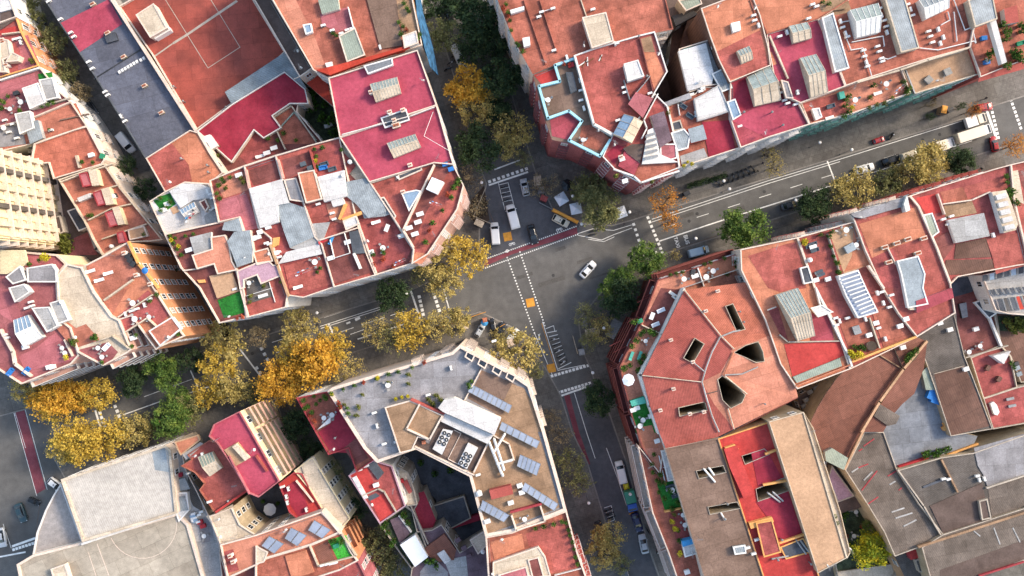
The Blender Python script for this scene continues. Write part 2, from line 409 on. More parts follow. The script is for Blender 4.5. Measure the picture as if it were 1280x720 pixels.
# ---------------------------------------------------------------- loose things
THINGS=[]   # (obj, kind phrase, ref, px)
def loose(name,fn,pts,z,kindp,ref,cat,rz=None,key=None,sc=1.0):
    for x,y in pl(pts):
        X,Y=PX(x,y,z+.6); r=R.uniform(-.4,.9) if rz is None else rz
        k=(key or name); 
        parts=DATA.get('P'+k)
        if parts is None: parts=DATA['P'+k]=fn()
        q=sc*(R.uniform(.8,1.1) if rz is None else 1)
        if len(parts)==1 and name not in('potted_plant',):
            root=bpy.data.objects.new(name,parts[0][1]); C.objects.link(root)
        else:
            root=bpy.data.objects.new(name,None); C.objects.link(root)
            for pn,dt in parts:
                o=bpy.data.objects.new(pn,dt); C.objects.link(o); o.parent=root
        root.location=(X,Y,z+.03); root.rotation_euler=(0,0,r); root.scale=(q,q,q); root['category']=cat
        THINGS.append((root,kindp,ref,x,y))
def leafball(mb,cx,cy,cz,rx,rz_,n,s,m,rr):
    for _ in range(n):
        while 1:
            v=Vector((rr.uniform(-1,1),rr.uniform(-1,1),rr.uniform(-1,1)))
            if v.length<1: break
        p=Vector((cx+v.x*rx,cy+v.y*rx,cz+v.z*rz_)); a=Vector((rr.gauss(0,1),rr.gauss(0,1),rr.gauss(0,1))).normalized(); b=a.orthogonal().normalized(); a=a.cross(b)
        k=s*rr.uniform(.6,1.3); mb.face([p-a*k*.5,p+b*k*.45,p+a*k*.5,p-b*k*.45],m)
def mk_plant(lm):
    def f():
        rr=random.Random(len(DATA)); a=MB(); a.cyl(0,0,0,.2,.28,.42,'clay',9,'soil'); b=MB()
        for _ in range(4): leafball(b,rr.uniform(-.3,.3),rr.uniform(-.3,.3),.75+rr.uniform(-.1,.3),.42,.38,26,.24,lm,rr)
        return [('pot',a.data('pot')),('foliage',b.data('foliage'))]
    return f
def mk_table():
    a=MB(); a.cyl(0,0,.7,.55,.55,.05,'white_paint',14); a.cyl(0,0,.03,.05,.05,.67,'galv',6); a.cyl(0,0,0,.3,.28,.03,'galv',10)
    c=[('tabletop',a.data('tabletop'))]
    for i in range(3):
        t=2.1*i+.4; x,y=.95*math.cos(t),.95*math.sin(t); b=MB(); b.box(x,y,.42,.42,.42,.05,t,'whtd'); b.box(x+.2*math.cos(t),y+.2*math.sin(t),.45,.05,.42,.45,t,'whtd')
        for u in(-.17,.17):
            for v in(-.17,.17): b.box(x+u,y+v,0,.04,.04,.42,t,'galv')
        c.append(('chair_seat',b.data('chair_seat')))
    return c
def mk_only_table():
    a=MB(); a.box(0,0,.7,1.5,.85,.05,0,'white_paint')
    for u in(-.65,.65):
        for v in(-.35,.35): a.box(u,v,0,.06,.06,.7,0,'galv')
    return [('tabletop',a.data('tabletop'))]
def mk_lounger(m):
    def f():
        a=MB(); a.box(.25,0,.3,1.35,.62,.1,0,m); 
        a.poly([(-.42,-.31,.34),(-.42,.31,.34),(-.95,.31,.75),(-.95,-.31,.75),(-.42,-.31,.24),(-.42,.31,.24),(-.95,.31,.65),(-.95,-.31,.65)],[(0,1,2,3),(7,6,5,4),(0,3,7,4),(1,5,6,2),(3,2,6,7),(0,4,5,1)],m)
        b=MB()
        for u in(-.4,.8):
            for v in(-.27,.27): b.box(u,v,0,.05,.05,.3,0,'white_paint')
        return [('mattress',a.data('mattress')),('frame',b.data('frame'))]
    return f
def mk_parasol(m):
    def f():
        a=MB(); n=8
        for i in range(n):
            t0,t1=2*math.pi*i/n,2*math.pi*(i+1)/n
            a.face([(0,0,2.6),(1.35*math.cos(t0),1.35*math.sin(t0),2.15),(1.35*math.cos(t1),1.35*math.sin(t1),2.15)],m); a.face([(0,0,2.56),(1.35*math.cos(t1),1.35*math.sin(t1),2.1),(1.35*math.cos(t0),1.35*math.sin(t0),2.1)],m)
        b=MB(); b.cyl(0,0,0,.3,.3,.1,'galv',10); b.cyl(0,0,.1,.03,.03,2.5,'galv',6)
        return [('canopy',a.data('canopy')),('pole',b.data('pole'))]
    return f
def mk_tank():
    a=MB(); a.cyl(0,0,.15,.5,.5,1.0,'white_paint',14); a.cyl(0,0,1.15,.5,.15,.2,'white_paint',14)
    b=MB(); b.box(0,0,0,.9,.9,.15,0,'concrete')
    return [('tank_body',a.data('tank_body')),('base',b.data('base'))]
def mk_sofa(m):
    def f():
        a=MB(); a.box(0,0,.15,1.7,.8,.28,0,m); a.box(0,.33,.43,1.7,.16,.4,0,m)
        for s in(-1,1): a.box(s*.78,0,.43,.14,.8,.2,0,m)
        return [('seat',a.data('seat'))]
    return f
def mk_box(m,lx=1.1,ly=.8,h=.7):
    def f():
        a=MB(); a.box(0,0,0,lx,ly,h,0,m,tap=.96); a.box(0,0,h,lx+.06,ly+.06,.07,0,m)
        return [('box',a.data('box'))]
    return f
def mk_canopy(m,l=2.8):
    def f():
        a=MB(); q=[(-l/2,-l/2),(l/2,-l/2),(l/2,l/2),(-l/2,l/2)]
        for i in range(4): u=q[i];v=q[(i+1)%4]; a.face([(*u,2.3),(*v,2.3),(0,0,3.1)],m); a.face([(*u,2.05),(*v,2.05),(*v,2.3),(*u,2.3)],m)
        b=MB()
        for u in q: b.cyl(u[0]*.97,u[1]*.97,0,.04,.04,2.3,'galv',6)
        return [('canopy_top',a.data('canopy_top')),('frame',b.data('frame'))]
    return f
KP={'g':('plant_green','potted green shrub'),'o':('plant_olive','potted olive-green bush'),'y':('plant_yellow','potted plant with yellow flowers'),'r':('plant_red','potted plant with red flowers')}
def plants(b,pts,k='g',sc=1.0):
    m,ph=KP[k]; loose('potted_plant',mk_plant(m),pts,b.z,ph,b.ref,'potted plant',key='plant'+k+str(R.randint(0,1)),sc=sc)
def tables(b,pts): loose('garden_table',mk_table,pts,b.z,'round white table with chairs',b.ref,'table')
def desks(b,pts,rz=.3): loose('outdoor_table',mk_only_table,pts,b.z,'oblong white table',b.ref,'table',rz)
def loungers(b,pts,m='white_paint',rz=.3,ph='white sun lounger'): loose('sun_lounger',mk_lounger(m),pts,b.z,ph,b.ref,'sun lounger',rz,'lounger'+m)
def parasols(b,pts,m='white_cloth',ph='open white parasol'): loose('parasol',mk_parasol(m),pts,b.z,ph,b.ref,'parasol',None,'parasol'+m)
def laundry(b,pts): loose('laundry_line',mk_laundry,pts,b.z,'laundry line with drying clothes',b.ref,'laundry line')
def tanks(b,pts): loose('water_tank',mk_tank,pts,b.z,'round white water tank',b.ref,'water tank')
def sofas(b,pts,m='sofa_grey',rz=.3,ph='dark grey outdoor sofa'): loose('outdoor_sofa',mk_sofa(m),pts,b.z,ph,b.ref,'sofa',rz,'sofa'+m)
def boxes(b,pts,m='white_paint',rz=.3,ph='white storage box',l=(1.1,.8,.7)): loose('storage_box',mk_box(m,*l),pts,b.z,ph,b.ref,'box',rz,'box'+m+str(l))
ORD=['first','second','third','fourth','fifth','sixth','seventh','eighth','ninth','tenth','eleventh','twelfth','thirteenth','fourteenth','fifteenth','sixteenth','seventeenth','eighteenth','nineteenth','twentieth']
def finish_things():
    G={}
    for t in THINGS: G.setdefault((t[1],t[2]),[]).append(t)
    for (k,ref),ts in G.items():
        ts.sort(key=lambda t:t[3]); n=len(ts)
        for i,t in enumerate(ts):
            o=t[0]
            if n==1: o['label']=f'{k} on {ref}'
            else:
                w='leftmost' if i==0 else 'rightmost' if i==n-1 else (ORD[i] if i<20 else str(i+1)+'th')+' from left'
                o['label']=f'{k}, {w}, on {ref}'
                o['group']=f'{k}s on {ref}'
            if len(o['label'].split())>16: print('LONG',o['label'])
# ---------------------------------------------------------------- palette
P_=mat
P_('red1','#c3655a',var=.16,kind='paver',stain=.35); P_('red2','#b85a56',var=.18,kind='paver',stain=.3); P_('ter','#c2705a',var=.2,stain=.35,kind='paver'); P_('org','#dc8c6a',var=.14,stain=.2)
P_('pink','#c24b62',var=.12,stain=.22,scale=.18); P_('dpink','#b54b58',var=.15,stain=.3); P_('crim','#ad2a42',var=.12,stain=.15,scale=.2); P_('scar','#d2443f',var=.14,stain=.25,scale=.2); P_('mar','#90504a',var=.2,stain=.35)
P_('rose','#c9747a',var=.12,stain=.15); P_('mauve','#cfa6b6',var=.1,stain=.2); P_('purp','#7d6670',var=.15,stain=.3)
P_('gry','#a4a2a5',var=.14,stain=.35); P_('dgry','#6d7180',var=.10,stain=.16,scale=.15); P_('slate','#5d636b',var=.12,stain=.2); P_('wht','#dedcda',var=.07,stain=.3,scale=.5,f=.72); P_('whtd','#bfbebc',var=.1,stain=.45)
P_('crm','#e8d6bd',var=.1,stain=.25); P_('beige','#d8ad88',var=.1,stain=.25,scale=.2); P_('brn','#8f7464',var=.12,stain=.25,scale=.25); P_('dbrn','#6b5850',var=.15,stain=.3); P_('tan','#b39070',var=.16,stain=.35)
P_('court','#bd5644',var=.1,stain=.5,scale=.06,col2='#8c4a42'); P_('sal','#e3967a',var=.12,stain=.2); P_('workred','#935f4e',kind='ribs',wave=.9,var=.12,stain=.3,scale=.12); P_('workbrn','#7d5a4c',kind='ribs',wave=.3,var=.18,stain=.3,scale=.12)
P_('conc','#7c7066',var=.18,stain=.65,scale=.25,kind='ribs',wave=.5); P_('slab','#6f6862',var=.16,stain=.6,scale=.3,kind='ribs',wave=-1.0); P_('hall','#cfc8be',var=.06,stain=.2,scale=.12,kind='ribs',wave=.35,f=.7); P_('hallc','#b5ada8',var=.06,stain=.25,scale=.12); P_('hallg','#bfb4a2',var=.12,stain=.45,scale=.1)
P_('metal','#9fabb1',var=.16,stain=.4,kind='ribs',wave=1.2,rough=.55,metal=.2); P_('sheet','#aab4ba',var=.16,stain=.5,scale=.5,kind='ribs',wave=.3,rough=.6); P_('greentin','#a9b5a6',var=.1,stain=.3,kind='ribs',wave=.3)
P_('tile','#c87258',var=.14,stain=.3,kind='tile',wave=-.55,f=.68); P_('tile2','#bf6054',var=.12,stain=.25,kind='tile',wave=.95,scale=.2,f=.64); P_('tile3','#b65c50',var=.12,stain=.25,kind='tile',wave=-.15,scale=.2,f=.64); P_('tile4','#da8464',var=.12,stain=.2,kind='tile',wave=.5)  # tile tones vary by facet, with the fall of sunlight painted in
P_('turf','#1f7a22',var=.14,stain=.1,grain=.25,f=.8); P_('turf2','#3fae35',var=.12,stain=.1,grain=.25,f=.8); P_('garden','#46553a',var=.4,stain=.5,scale=.8,grain=.3); P_('yard','#8f949c',var=.14,stain=.4,scale=.12)
P_('blackfloor','#5a5e67',var=.2,stain=.4,f=.6); P_('shaded_floor','#181512',var=.2,stain=.4); P_('pool','#a9b4bb',var=.1,stain=.3)  # near-black light-well floor: the shaft's shade is painted into its colour
# walls
P_('cream','#e3cfbe',var=.06,stain=.22,scale=.6,f=.78); P_('cream_d','#cdbfae',var=.1,stain=.35,scale=.6); P_('beige_wall','#cdb99a',var=.1,stain=.35,scale=.5); P_('plaster_w','#e4e0da',var=.06,stain=.2,f=.8)
P_('wpink','#e9b9a8',var=.07,stain=.2,scale=.5); P_('worange','#d89468',var=.08,stain=.2,scale=.5,f=.7); P_('wyellow','#e8d6ae',var=.06,stain=.2,scale=.5,f=.75); P_('wbrick','#b06060',var=.1,stain=.2,kind='brick'); P_('wred','#b8434a',var=.1,stain=.2); P_('wgrey','#a7a39f',var=.1,stain=.3)
P_('wcoral','#bd5a50',var=.08,stain=.2); P_('wgreen','#8fc7b4',var=.08,stain=.2); P_('wochre','#d0a680',var=.1,stain=.25); P_('cyan','#a8dbe8',var=.05,stain=.15,f=.8); P_('ored','#d2452f',var=.1,stain=.2); P_('obar','#e6a862',var=.06,stain=.1,f=.8)
P_('white_paint','#e4e2de',var=.03,stain=.12,grain=.03,rough=.5,bump=0,f=.8); P_('galv','#a6a8aa',var=.08,stain=.2,rough=.5,metal=.5,bump=0); P_('dark_metal','#3a3c40',var=.1,stain=.1,rough=.5,bump=0); P_('iron','#54504e',var=.1,stain=.1,rough=.6,bump=0); P_('whiterail','#e6ded6',var=.05,stain=.1,bump=0,f=.75)
P_('clay','#b5643f',var=.12,stain=.2); P_('soil','#4a3a2c',var=.2,stain=0); P_('concrete','#a8a49d',var=.1,stain=.3); P_('glass_dark','#2e3842',var=.15,stain=0,rough=.12,spec=.6,bump=0); P_('glass_roof','#aebbb6',var=.14,stain=.35,rough=.25,spec=.5,scale=1.2,bump=0,kind='ribs',wave=1.2); P_('solar','#9ba7bd',var=.08,stain=.05,rough=.18,spec=.6,bump=0,grain=.03)
P_('solarblue','#5a6fae',var=.1,stain=.05,rough=.2,spec=.6,bump=0); P_('plate_glass','#9db7cf',var=.1,stain=.2,rough=.15,spec=.6,bump=0)
for n,a in(('plant_green',('#2c4a1c','#476b28','#6d8f38')),('plant_olive',('#4d5426','#6f7534','#94944a')),('plant_yellow',('#8a8a20','#c9b82c','#e4d845')),('plant_red',('#5a3422','#b04a38','#d97a50'))): leafmat(n,*a)
P_('white_cloth','#e2e8f0',var=.03,stain=.08,grain=.02,f=.8); P_('aqua','#63c7b2',var=.04,stain=.05); P_('sofa_grey','#5a6670',var=.08,stain=0); P_('blue_cloth','#2f86d8',var=.05,stain=.05); P_('skyblue','#47a8e8',var=.05,stain=.05); P_('redcloth','#c8323a',var=.06,stain=.1); P_('greencloth','#2f9a72',var=.06,stain=.1)
P_('bluetarp','#35719f',var=.35,stain=.25,scale=.8); P_('wood','#8a5a3a',var=.15,stain=.2)
# street
P_('asphalt','#777572',var=.10,grain=.1,stain=.3,scale=.06,bump=.25,f=.6); P_('asphalt_d','#68686c',var=.10,grain=.1,stain=.25,scale=.1,bump=.25,f=.6); P_('paving','#858079',var=.12,grain=.1,stain=.35,scale=.15,kind='paver',f=.6); P_('kerbstone','#a09a92',var=.1,stain=.2)
P_('lane_white','#efeee8',var=.1,stain=.6,grain=.05,scale=1.2,f=.9,bump=0); P_('lane_red','#8e4650',var=.1,stain=.3,scale=.5,f=.7); P_('lane_yellow','#e8a23c',var=.1,stain=.3,scale=1,f=.75); P_('lane_brown','#8a705e',var=.15,stain=.4)
P_('bark','#7d7060',var=.15,stain=.3,scale=2)
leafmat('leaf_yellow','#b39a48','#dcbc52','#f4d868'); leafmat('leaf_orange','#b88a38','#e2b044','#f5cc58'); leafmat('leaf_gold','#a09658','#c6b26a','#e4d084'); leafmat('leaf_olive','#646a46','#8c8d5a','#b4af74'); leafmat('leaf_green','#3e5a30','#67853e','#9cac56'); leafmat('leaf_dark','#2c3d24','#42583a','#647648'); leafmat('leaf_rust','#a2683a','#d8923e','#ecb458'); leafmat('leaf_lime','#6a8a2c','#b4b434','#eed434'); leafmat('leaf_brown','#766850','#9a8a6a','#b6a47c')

P_('wmar','#b3686a',var=.14,stain=.3); P_('wred2','#cc6a66',var=.14,stain=.3,kind='paver'); P_('wter','#d2826a',var=.14,stain=.3,kind='paver'); P_('wred1','#d27a62',var=.12,stain=.3,kind='paver')
P_('patch','#6a6763',var=.08,stain=.2,f=.6); P_('manhole','#4c4b4b',var=.08,stain=.2,f=.6); P_('blind','#b9b2a6',var=.06,stain=.1,bump=0); P_('curtain','#8c8f93',var=.1,stain=0,bump=0)

P_('wbrown','#7a3a36',var=.12,stain=.3)

P_('wredd','#a2564c',var=.12,stain=.3)
SKY_STR=.15;SUN_STR=2.1;EXPO=1.3
# ================================================================ block between the narrow street and the upper cross street
b=B('school_building','long low building with a dark grey flat roof and one crimson band','the long dark grey roof',"37,-30 118,-30 138,0 247,163 182,198 120,97 75,29",9,'dgry','wgrey',(.3,.4,'slate'))
b.t("75,29 136,-1 153,30 100,65",'pink'); b.w_("00: 470,395 710,243",'dark_metal',.08,.25,'roof_joint')
b.ch("00: 455,15 530,160 610,280 715,425 800,560",2,.5,.7); b.ac("00: 298,95 350,162 366,182 440,308 458,342 522,458 535,475 603,580 622,605 240,5",.55)
b.x("00: 515,170 575,160 590,200 535,215",.5,'dark_metal','blackfloor','roof_hatch',None)
for i in range(9): 
    x=147+i*3.6+ (1.5 if i>6 else 0); b.x([(x,89-i*2.15),(x+2.6,87.4-i*2.15),(x+4.2,90.6-i*2.15),(x+1.6,92.2-i*2.15)],.35,'white_paint','white_paint','roof_sign_plate',None)
b=B('sports_hall','big brick red rooftop ball court with faded white lines','the brick red ball court roof',"150,9 166,0 215,-30 300,-30 320,5 357,66 290,131 247,163 192,70",9,'court','cream',(.35,1.0,'cream'))
b.w_("140,0 249,170",'cream',1.7,.75); b.t("00: 862,212 930,170 1180,0 1190,8 935,180 868,222",'cream_d','court_line'); b.t("00: 765,282 862,215 866,220 770,288",'cream_d','court_line')
for l in("00: 828,0 1040,340","00: 1040,340 1200,236","00: 1200,236 1055,0","00: 770,282 860,222"): b.w_(l,'cream_d',.02,.13,'court_line')
b.x("00: 680,75 768,18 835,140 752,188",2.6,'cream','crm','stair_tower'); b.x("00: 752,160 838,128 852,150 775,196",1.6,'white_paint','white_paint','vent_box',None)
b.sheds("281,115 355,66 357,90 290,131",2.4,'wgrey','metal'); b.sheds("355,64 366,82 383,110 374,116 357,90",2.7,'wgrey','metal'); b.ch("00: 868,432 915,505 1130,535",1)
b=B('chapel_building','narrow building with a dull brown sheet roof between court and terraces','the narrow brown sheet roof',"300,-30 322,-30 341,0 392,85 375,97 321,5",17,'dbrn','cream',(.35,.5,'cream'))
b.w_("10: 190,395 290,345",'cream',.4,.1)
b=B('low_building','crimson flat roof with stepped white edge beside the ball court','the crimson stepped roof',"247,164 290,131 356,90 382,112 386,130 363,130 341,145 352,160 330,173 318,163 290,203",12,'crim','crimwall' if 0 else 'cream',(.28,.5,'whiterail'))
b.x("250,172 262,168 272,182 262,188",1.2,'white_paint','white_paint','vent_box',None)
b=B('terraced_house','low house with rust red roof terraces around a walled stair','the rust red courtyard terraces',"249,168 290,203 318,163 330,173 352,160 341,145 363,130 376,112 372,140 404,178 345,195 306,208 263,225",11,'mar','cream')
b.t("341,147 364,132 396,180 352,180",'ter'); b.w_("341,147 364,132 398,182",'cream_d',1,.3); b.w_("345,162 356,186",'cream_d',1.4,.25); b.t("318,165 330,174 345,192 308,205 300,196",'red2'); b.w_("10: 100,660 190,560 300,700",'greentin',.5,.35)
plants(b,"10: 110,700 140,665 60,690 200,700"); plants(b,"01: 1100,10 1120,130 1090,60",'o'); desks(b,"11: 90,20 55,45"); loungers(b,"11: 20,60")
b=B('garden_shed','low dark green planted courtyard roof behind the raspberry terraces','the planted dark courtyard',"376,112 411,98 425,172 404,178 372,140",5,'garden','cream_d')
b.x("10: 225,390 300,358 355,400 385,530 300,460",7,'cream','ored','sloped_wall_cap',None)
loose('potted_plant',mk_plant('plant_green'),"10: 250,500 290,540 350,520 380,600 400,660 330,590 280,480 400,690",5.1,'large leafy shrub','the planted dark courtyard','shrub',key='plantbig',sc=2.6); boxes(b,"10: 355,630 368,622")
b=B('apartment_building','terracotta flat roof building tapering beside the dark grey roof','the terracotta wedge roof',"183,198 238,163 248,166 263,192 279,216 262,230 232,228 207,240",16,'org','cream',(.25,.5,'cream'))
b.t("183,198 214,178 236,206 240,228 207,240",'red1'); b.ch("01: 905,72 1035,105 1040,140",1)
b=B('apartment_building','house roofed in white and pale grey sheets behind planted corner terrace','the white sheet roofs',"188,252 207,240 232,228 262,230 272,260 274,278 207,293",17,'wht','cream')
b.t("01: 760,275 850,245 880,300 815,345",'turf'); b.x("200,200,8: 90,310 230,235 400,235 500,280 520,380 330,400 205,480",.8,'white_paint','wht','roof_canopy',None); b.sky("200,200,8: 200,500 340,420 395,520 265,590",.7,'whiterail','plate_glass','white_paint',5)
b.x("200,200,8: 395,420 450,390 490,470 455,520",1.2,'cream','mar','stair_tower'); laundry(b,"200,200,8: 320,560"); b.t("200,200,8: 440,560 560,480 590,590 460,650",'whtd'); b.t("200,200,8: 100,480 170,455 190,520 130,545",'beige'); plants(b,"01: 800,270 830,310 850,290 805,330"); boxes(b,"200,200,8: 70,440 35,500"); b.ac("200,200,8: 500,340 520,380 540,480 470,310")
b=B('apartment_building','corner house with walled planted terrace, pale sheet roof and green lawn','the lawn corner house terraces',"207,293 274,278 300,272 310,300 296,337 305,364 309,396 275,404 250,360 227,335",20,'mar','plaster_w',(.35,.9,'cream'),style='flat')
b.x("200,290,8: 295,55 510,0 520,170 345,225",1.0,'white_paint','whtd','roof_canopy',None); b.x("200,290,8: 320,230 345,226 520,170 510,50 650,30 690,110 720,290 770,380 575,420 540,320 370,370",1.4,'cream','sal','stair_tower','cream'); b.t("200,290,8: 490,440 720,400 790,590 570,665",'beige',dz=.5)
b.t("200,290,8: 575,680 800,595 840,700 870,800 640,860",'turf'); b.w_("200,290,8: 800,560 880,850",'cream',1.2,.4); plants(b,"200,290,8: 150,60 140,110 170,170 210,230 250,40 330,20 100,40",'g'); plants(b,"200,290,8: 190,140 120,80",'y'); b.t("200,290,8: 370,480 440,475 450,505 390,510",'obar',dz=.5); desks(b,"200,290,8: 290,180"); b.ac("200,290,8: 550,250 650,215 690,380 745,570 590,250"); b.w_("200,290,8: 230,385 360,370 460,345",'cream',1.1,.3); plants(b,"02: 1190,150 1215,140",'r')
b=B('apartment_building','mid-terrace house with rose roof, big white sheet roof and mauve extension','the rose and mauve roof',"263,226 306,208 324,285 339,298 345,320 360,369 358,384 309,397 305,364 296,337 310,300 300,272 274,278",20.3,'red1','plaster_w')
b.t("200,200,8: 590,400 860,330 990,680 900,700 840,720 790,580 600,640",'rose'); b.t("200,200,8: 560,190 840,120 880,300 640,380 590,300",'sal'); plants(b,"200,200,8: 620,185 700,170 640,215 590,250 570,330 600,380",'g'); plants(b,"200,200,8: 660,280 810,180 840,220",'o'); desks(b,"200,200,8: 790,150")
b.x("200,200,8: 640,625 790,580 830,720 620,700",1.6,'cream','sheet','roof_canopy',None); b.x("200,290,8: 670,100 740,0 900,-20 930,180 920,300 770,350 715,200",1.6,'cream','sheet','roof_canopy',None)
b.t("200,290,8: 840,60 1000,0 1040,160 900,180",'red2'); b.x("200,290,8: 930,200 1080,160 1130,290 970,330",1.0,'cream','org','stair_tower'); b.x("200,290,8: 770,390 960,310 1090,290 1130,330 1170,330 1205,440 1010,520 970,430 840,480 840,560 800,570",.9,'cream','mauve','extension')
b.t("200,290,8: 860,480 970,430 1010,525 1090,500 1140,640 870,720",'slab'); b.w_("200,290,8: 1090,500 1150,700",'white_paint',.4,.12); b.w_("200,290,8: 860,640 1120,560",'white_paint',.4,.12); loungers(b,"200,290,8: 1030,635"); tables(b,"200,290,8: 890,510"); plants(b,"200,290,8: 910,640 1040,540 900,700 1210,500",'o'); boxes(b,"200,290,8: 940,60 980,50"); b.ac("200,290,8: 930,80")
b=B('apartment_building','mid-terrace house with bright white roof and grey corrugated sheets','the bright white mid-terrace roof',"306,208 345,195 353,225 372,230 394,297 402,305 418,359 380,372 360,369 345,320 339,298 324,285",20.6,'red2','plaster_w')
b.t("200,200,8: 860,110 1150,20 1210,180 940,260",'mar'); b.x("200,200,8: 890,285 1220,190 1290,430 1180,450 1190,620 1000,680",1.1,'white_paint','wht','roof_canopy',None); b.w_("200,200,8: 855,100 890,280",'wpink',1.3,.5); b.w_("200,200,8: 1180,0 1230,180",'wpink',1.3,.5)
b.x("11: 100,310 160,290 250,320 300,460 170,520 140,440",.8,'cream','sheet','roof_canopy',None); b.x("11: 140,180 200,170 240,290 170,280",1.1,'cream','gry','stair_tower'); b.t("11: 150,410 370,390 340,470 300,560 170,520",'whtd',dz=.5); b.x("11: 110,600 150,540 315,500 330,550",.6,'white_paint','wht','roof_canopy',None)
b.w_("200,290,8: 1100,130 1170,330 1280,640",'wochre',1.3,.5); b.t("200,290,8: 1130,60 1190,50 1180,130 1120,160",'obar','awning',.6); b.t("11: 140,610 320,560 380,700 175,760",'red1'); plants(b,"11: 305,640 320,620"); tables(b,"11: 295,590"); laundry(b,"11: 240,640"); b.ac("200,290,8: 1060,110 1180,200 1190,250 1090,120"); boxes(b,"11: 60,415 20,440 100,545"); loungers(b,"11: 210,715")
b=B('apartment_building','mid-terrace house with orange roof box, white canopies and sunken red terraces','the orange box terraces',"345,195 388,182 425,172 446,275 458,315 470,344 418,359 402,305 394,297 372,230 353,225",20.9,'red1','plaster_w')
b.t("11: 130,80 265,40 300,130 215,145 150,180",'mar'); b.w_("11: 270,30 300,140",'wcoral',1.3,.5); b.t("11: 285,25 400,0 500,110 440,180 310,160",'red2'); b.x("11: 210,145 290,130 330,275 250,295",1.5,'cream','org','stair_tower'); b.x("11: 305,165 440,130 455,260 340,290",1.2,'white_paint','wht','roof_canopy',None); b.x("11: 445,190 550,170 610,260 640,290 650,340 560,370 500,300 450,260",.8,'white_paint','sheet','roof_canopy',None)
b.x("11: 370,270 430,255 445,300 385,315",1,'white_paint','wht','roof_canopy',None); b.t("11: 350,300 500,280 530,350 440,400 370,380",'sal'); b.t("11: 440,295 455,300 420,380 410,375",'obar','awning',.8); b.t("11: 430,372 525,335 530,350 435,388",'obar','awning',.8); b.x("11: 435,385 500,360 515,400 450,430",1.2,'white_paint','wht','stair_tower')
b.t("11: 335,480 500,430 580,640 390,700",'mar'); b.w_("11: 320,480 505,420",'cream',1.2,.3); b.w_("11: 370,480 390,570 470,545 440,440",'white_paint',1.1,.15); b.t("11: 465,440 510,430 545,545 485,550",'slate','awning',.6); b.w_("11: 490,550 520,620",'white_paint',1.4,.6); loungers(b,"11: 335,485",'redcloth',.5,'red sun lounger'); loungers(b,"11: 375,480",'skyblue',1.2,'turquoise sun lounger')
desks(b,"11: 375,570 460,490"); plants(b,"11: 290,25 330,20 300,60 425,30 305,110",'g'); plants(b,"11: 300,85",'y'); sofas(b,"11: 340,100 380,125"); sofas(b,"11: 335,118",'blue_cloth',.2,'bright blue sofa'); tanks(b,"11: 470,90 390,200"); boxes(b,"11: 235,100 270,120",'sofa_grey',.3,'grey storage box'); b.ac("11: 380,345 390,375 310,300")
b=B('apartment_building','corner-side house with wide sunken dark red terrace and white railings','the wide dark red terrace',"425,172 462,228 485,262 517,312 515,330 470,344 458,315 446,275",20.4,'mar','plaster_w',(.35,.9,'cream'))
b.t("11: 500,378 640,360 700,400 780,520 740,600 600,640",'red2'); b.t("11: 420,0 450,10 560,190 500,180 440,120",'crm'); b.x("11: 455,20 520,10 565,140 560,165",.3,'beige_wall','blackfloor','light_well','cream'); b.x("11: 480,190 555,170 620,260 690,340 640,360 540,370 520,320",.9,'white_paint','sheet','roof_canopy',None); b.w_("11: 505,380 600,645",'cream',1.2,.35)
desks(b,"11: 655,420",1.2); loungers(b,"11: 600,390"); plants(b,"11: 635,530 640,545 585,550",'g'); plants(b,"11: 690,605 590,600 640,575",'r'); tables(b,"11: 635,520"); laundry(b,"11: 720,590"); boxes(b,"11: 575,540 725,460")
b=B('apartment_building','chamfered corner building with coral roof, long narrow terrace and flower balconies','the coral corner roof',"462,228 543,203 567,206 580,232 572,262 535,318 515,330 517,312 490,270",21.2,'red1','wpink',(.35,.9,'cream'),style='balc',rail='whiterail')
b.w_("11: 575,195 890,95",'cream_d',.8,.2); b.t("11: 900,110 985,95 850,345 780,510 745,440",'mar'); b.w_("11: 890,105 735,430 785,515",'cream',1.7,.45); b.x("11: 710,155 825,110 830,130 715,180",.4,'beige_wall','blackfloor','light_well','cream'); b.x("11: 620,270 640,265 700,360 690,380",.4,'beige_wall','blackfloor','light_well','cream')
b.x("11: 728,245 800,230 825,235 765,335",1.2,'wht','plate_glass','skylight','white_paint'); b.x("11: 850,225 880,165 940,190 905,250",2.1,'white_paint','white_cloth','terrace_canopy',None); desks(b,"11: 820,350 810,390 765,420 795,450"); plants(b,"11: 985,220 975,265 1010,180 880,395 845,490 1000,200 930,330",'g',1.2); plants(b,"11: 960,250 870,430",'r'); b.ch("11: 770,105 735,240",0); boxes(b,"11: 945,100 975,125",'blue_cloth',.3,'blue storage box'); sofas(b,"11: 960,95")
b.t("11: 800,540 865,550 830,600 765,590",'org'); laundry(b,"11: 900,300")
b=B('apartment_building','raspberry pink roof with ribbed skylight, upper of the paired pink roofs','the upper raspberry roof',"411,98 522,63 546,132 425,172",22,'pink','cream',(.3,.6,'cream'))
b.sky("10: 570,420 705,385 725,465 600,510",.8,'crm','glass_roof','crm',9); b.x("10: 540,330 680,290 685,325 560,370",.9,'white_paint','galv','machine_room','white_paint'); b.x("10: 625,590 750,545 768,600 645,640",.5,'white_paint','blackfloor','light_well','white_paint'); b.ch("10: 668,560 735,550 690,600 575,460",0); b.ac("10: 560,355 655,315 600,340"); b.w_("10: 430,672 630,618 770,580 890,535",'whiterail',.9,.22); b.ch("10: 700,625",2)
b=B('apartment_building','raspberry pink roof with ribbed skylight and antenna wires, lower of the pair','the lower raspberry roof',"425,172 546,132 567,206 543,204 462,228",21.8,'pink','cream',(.3,.6,'cream'))
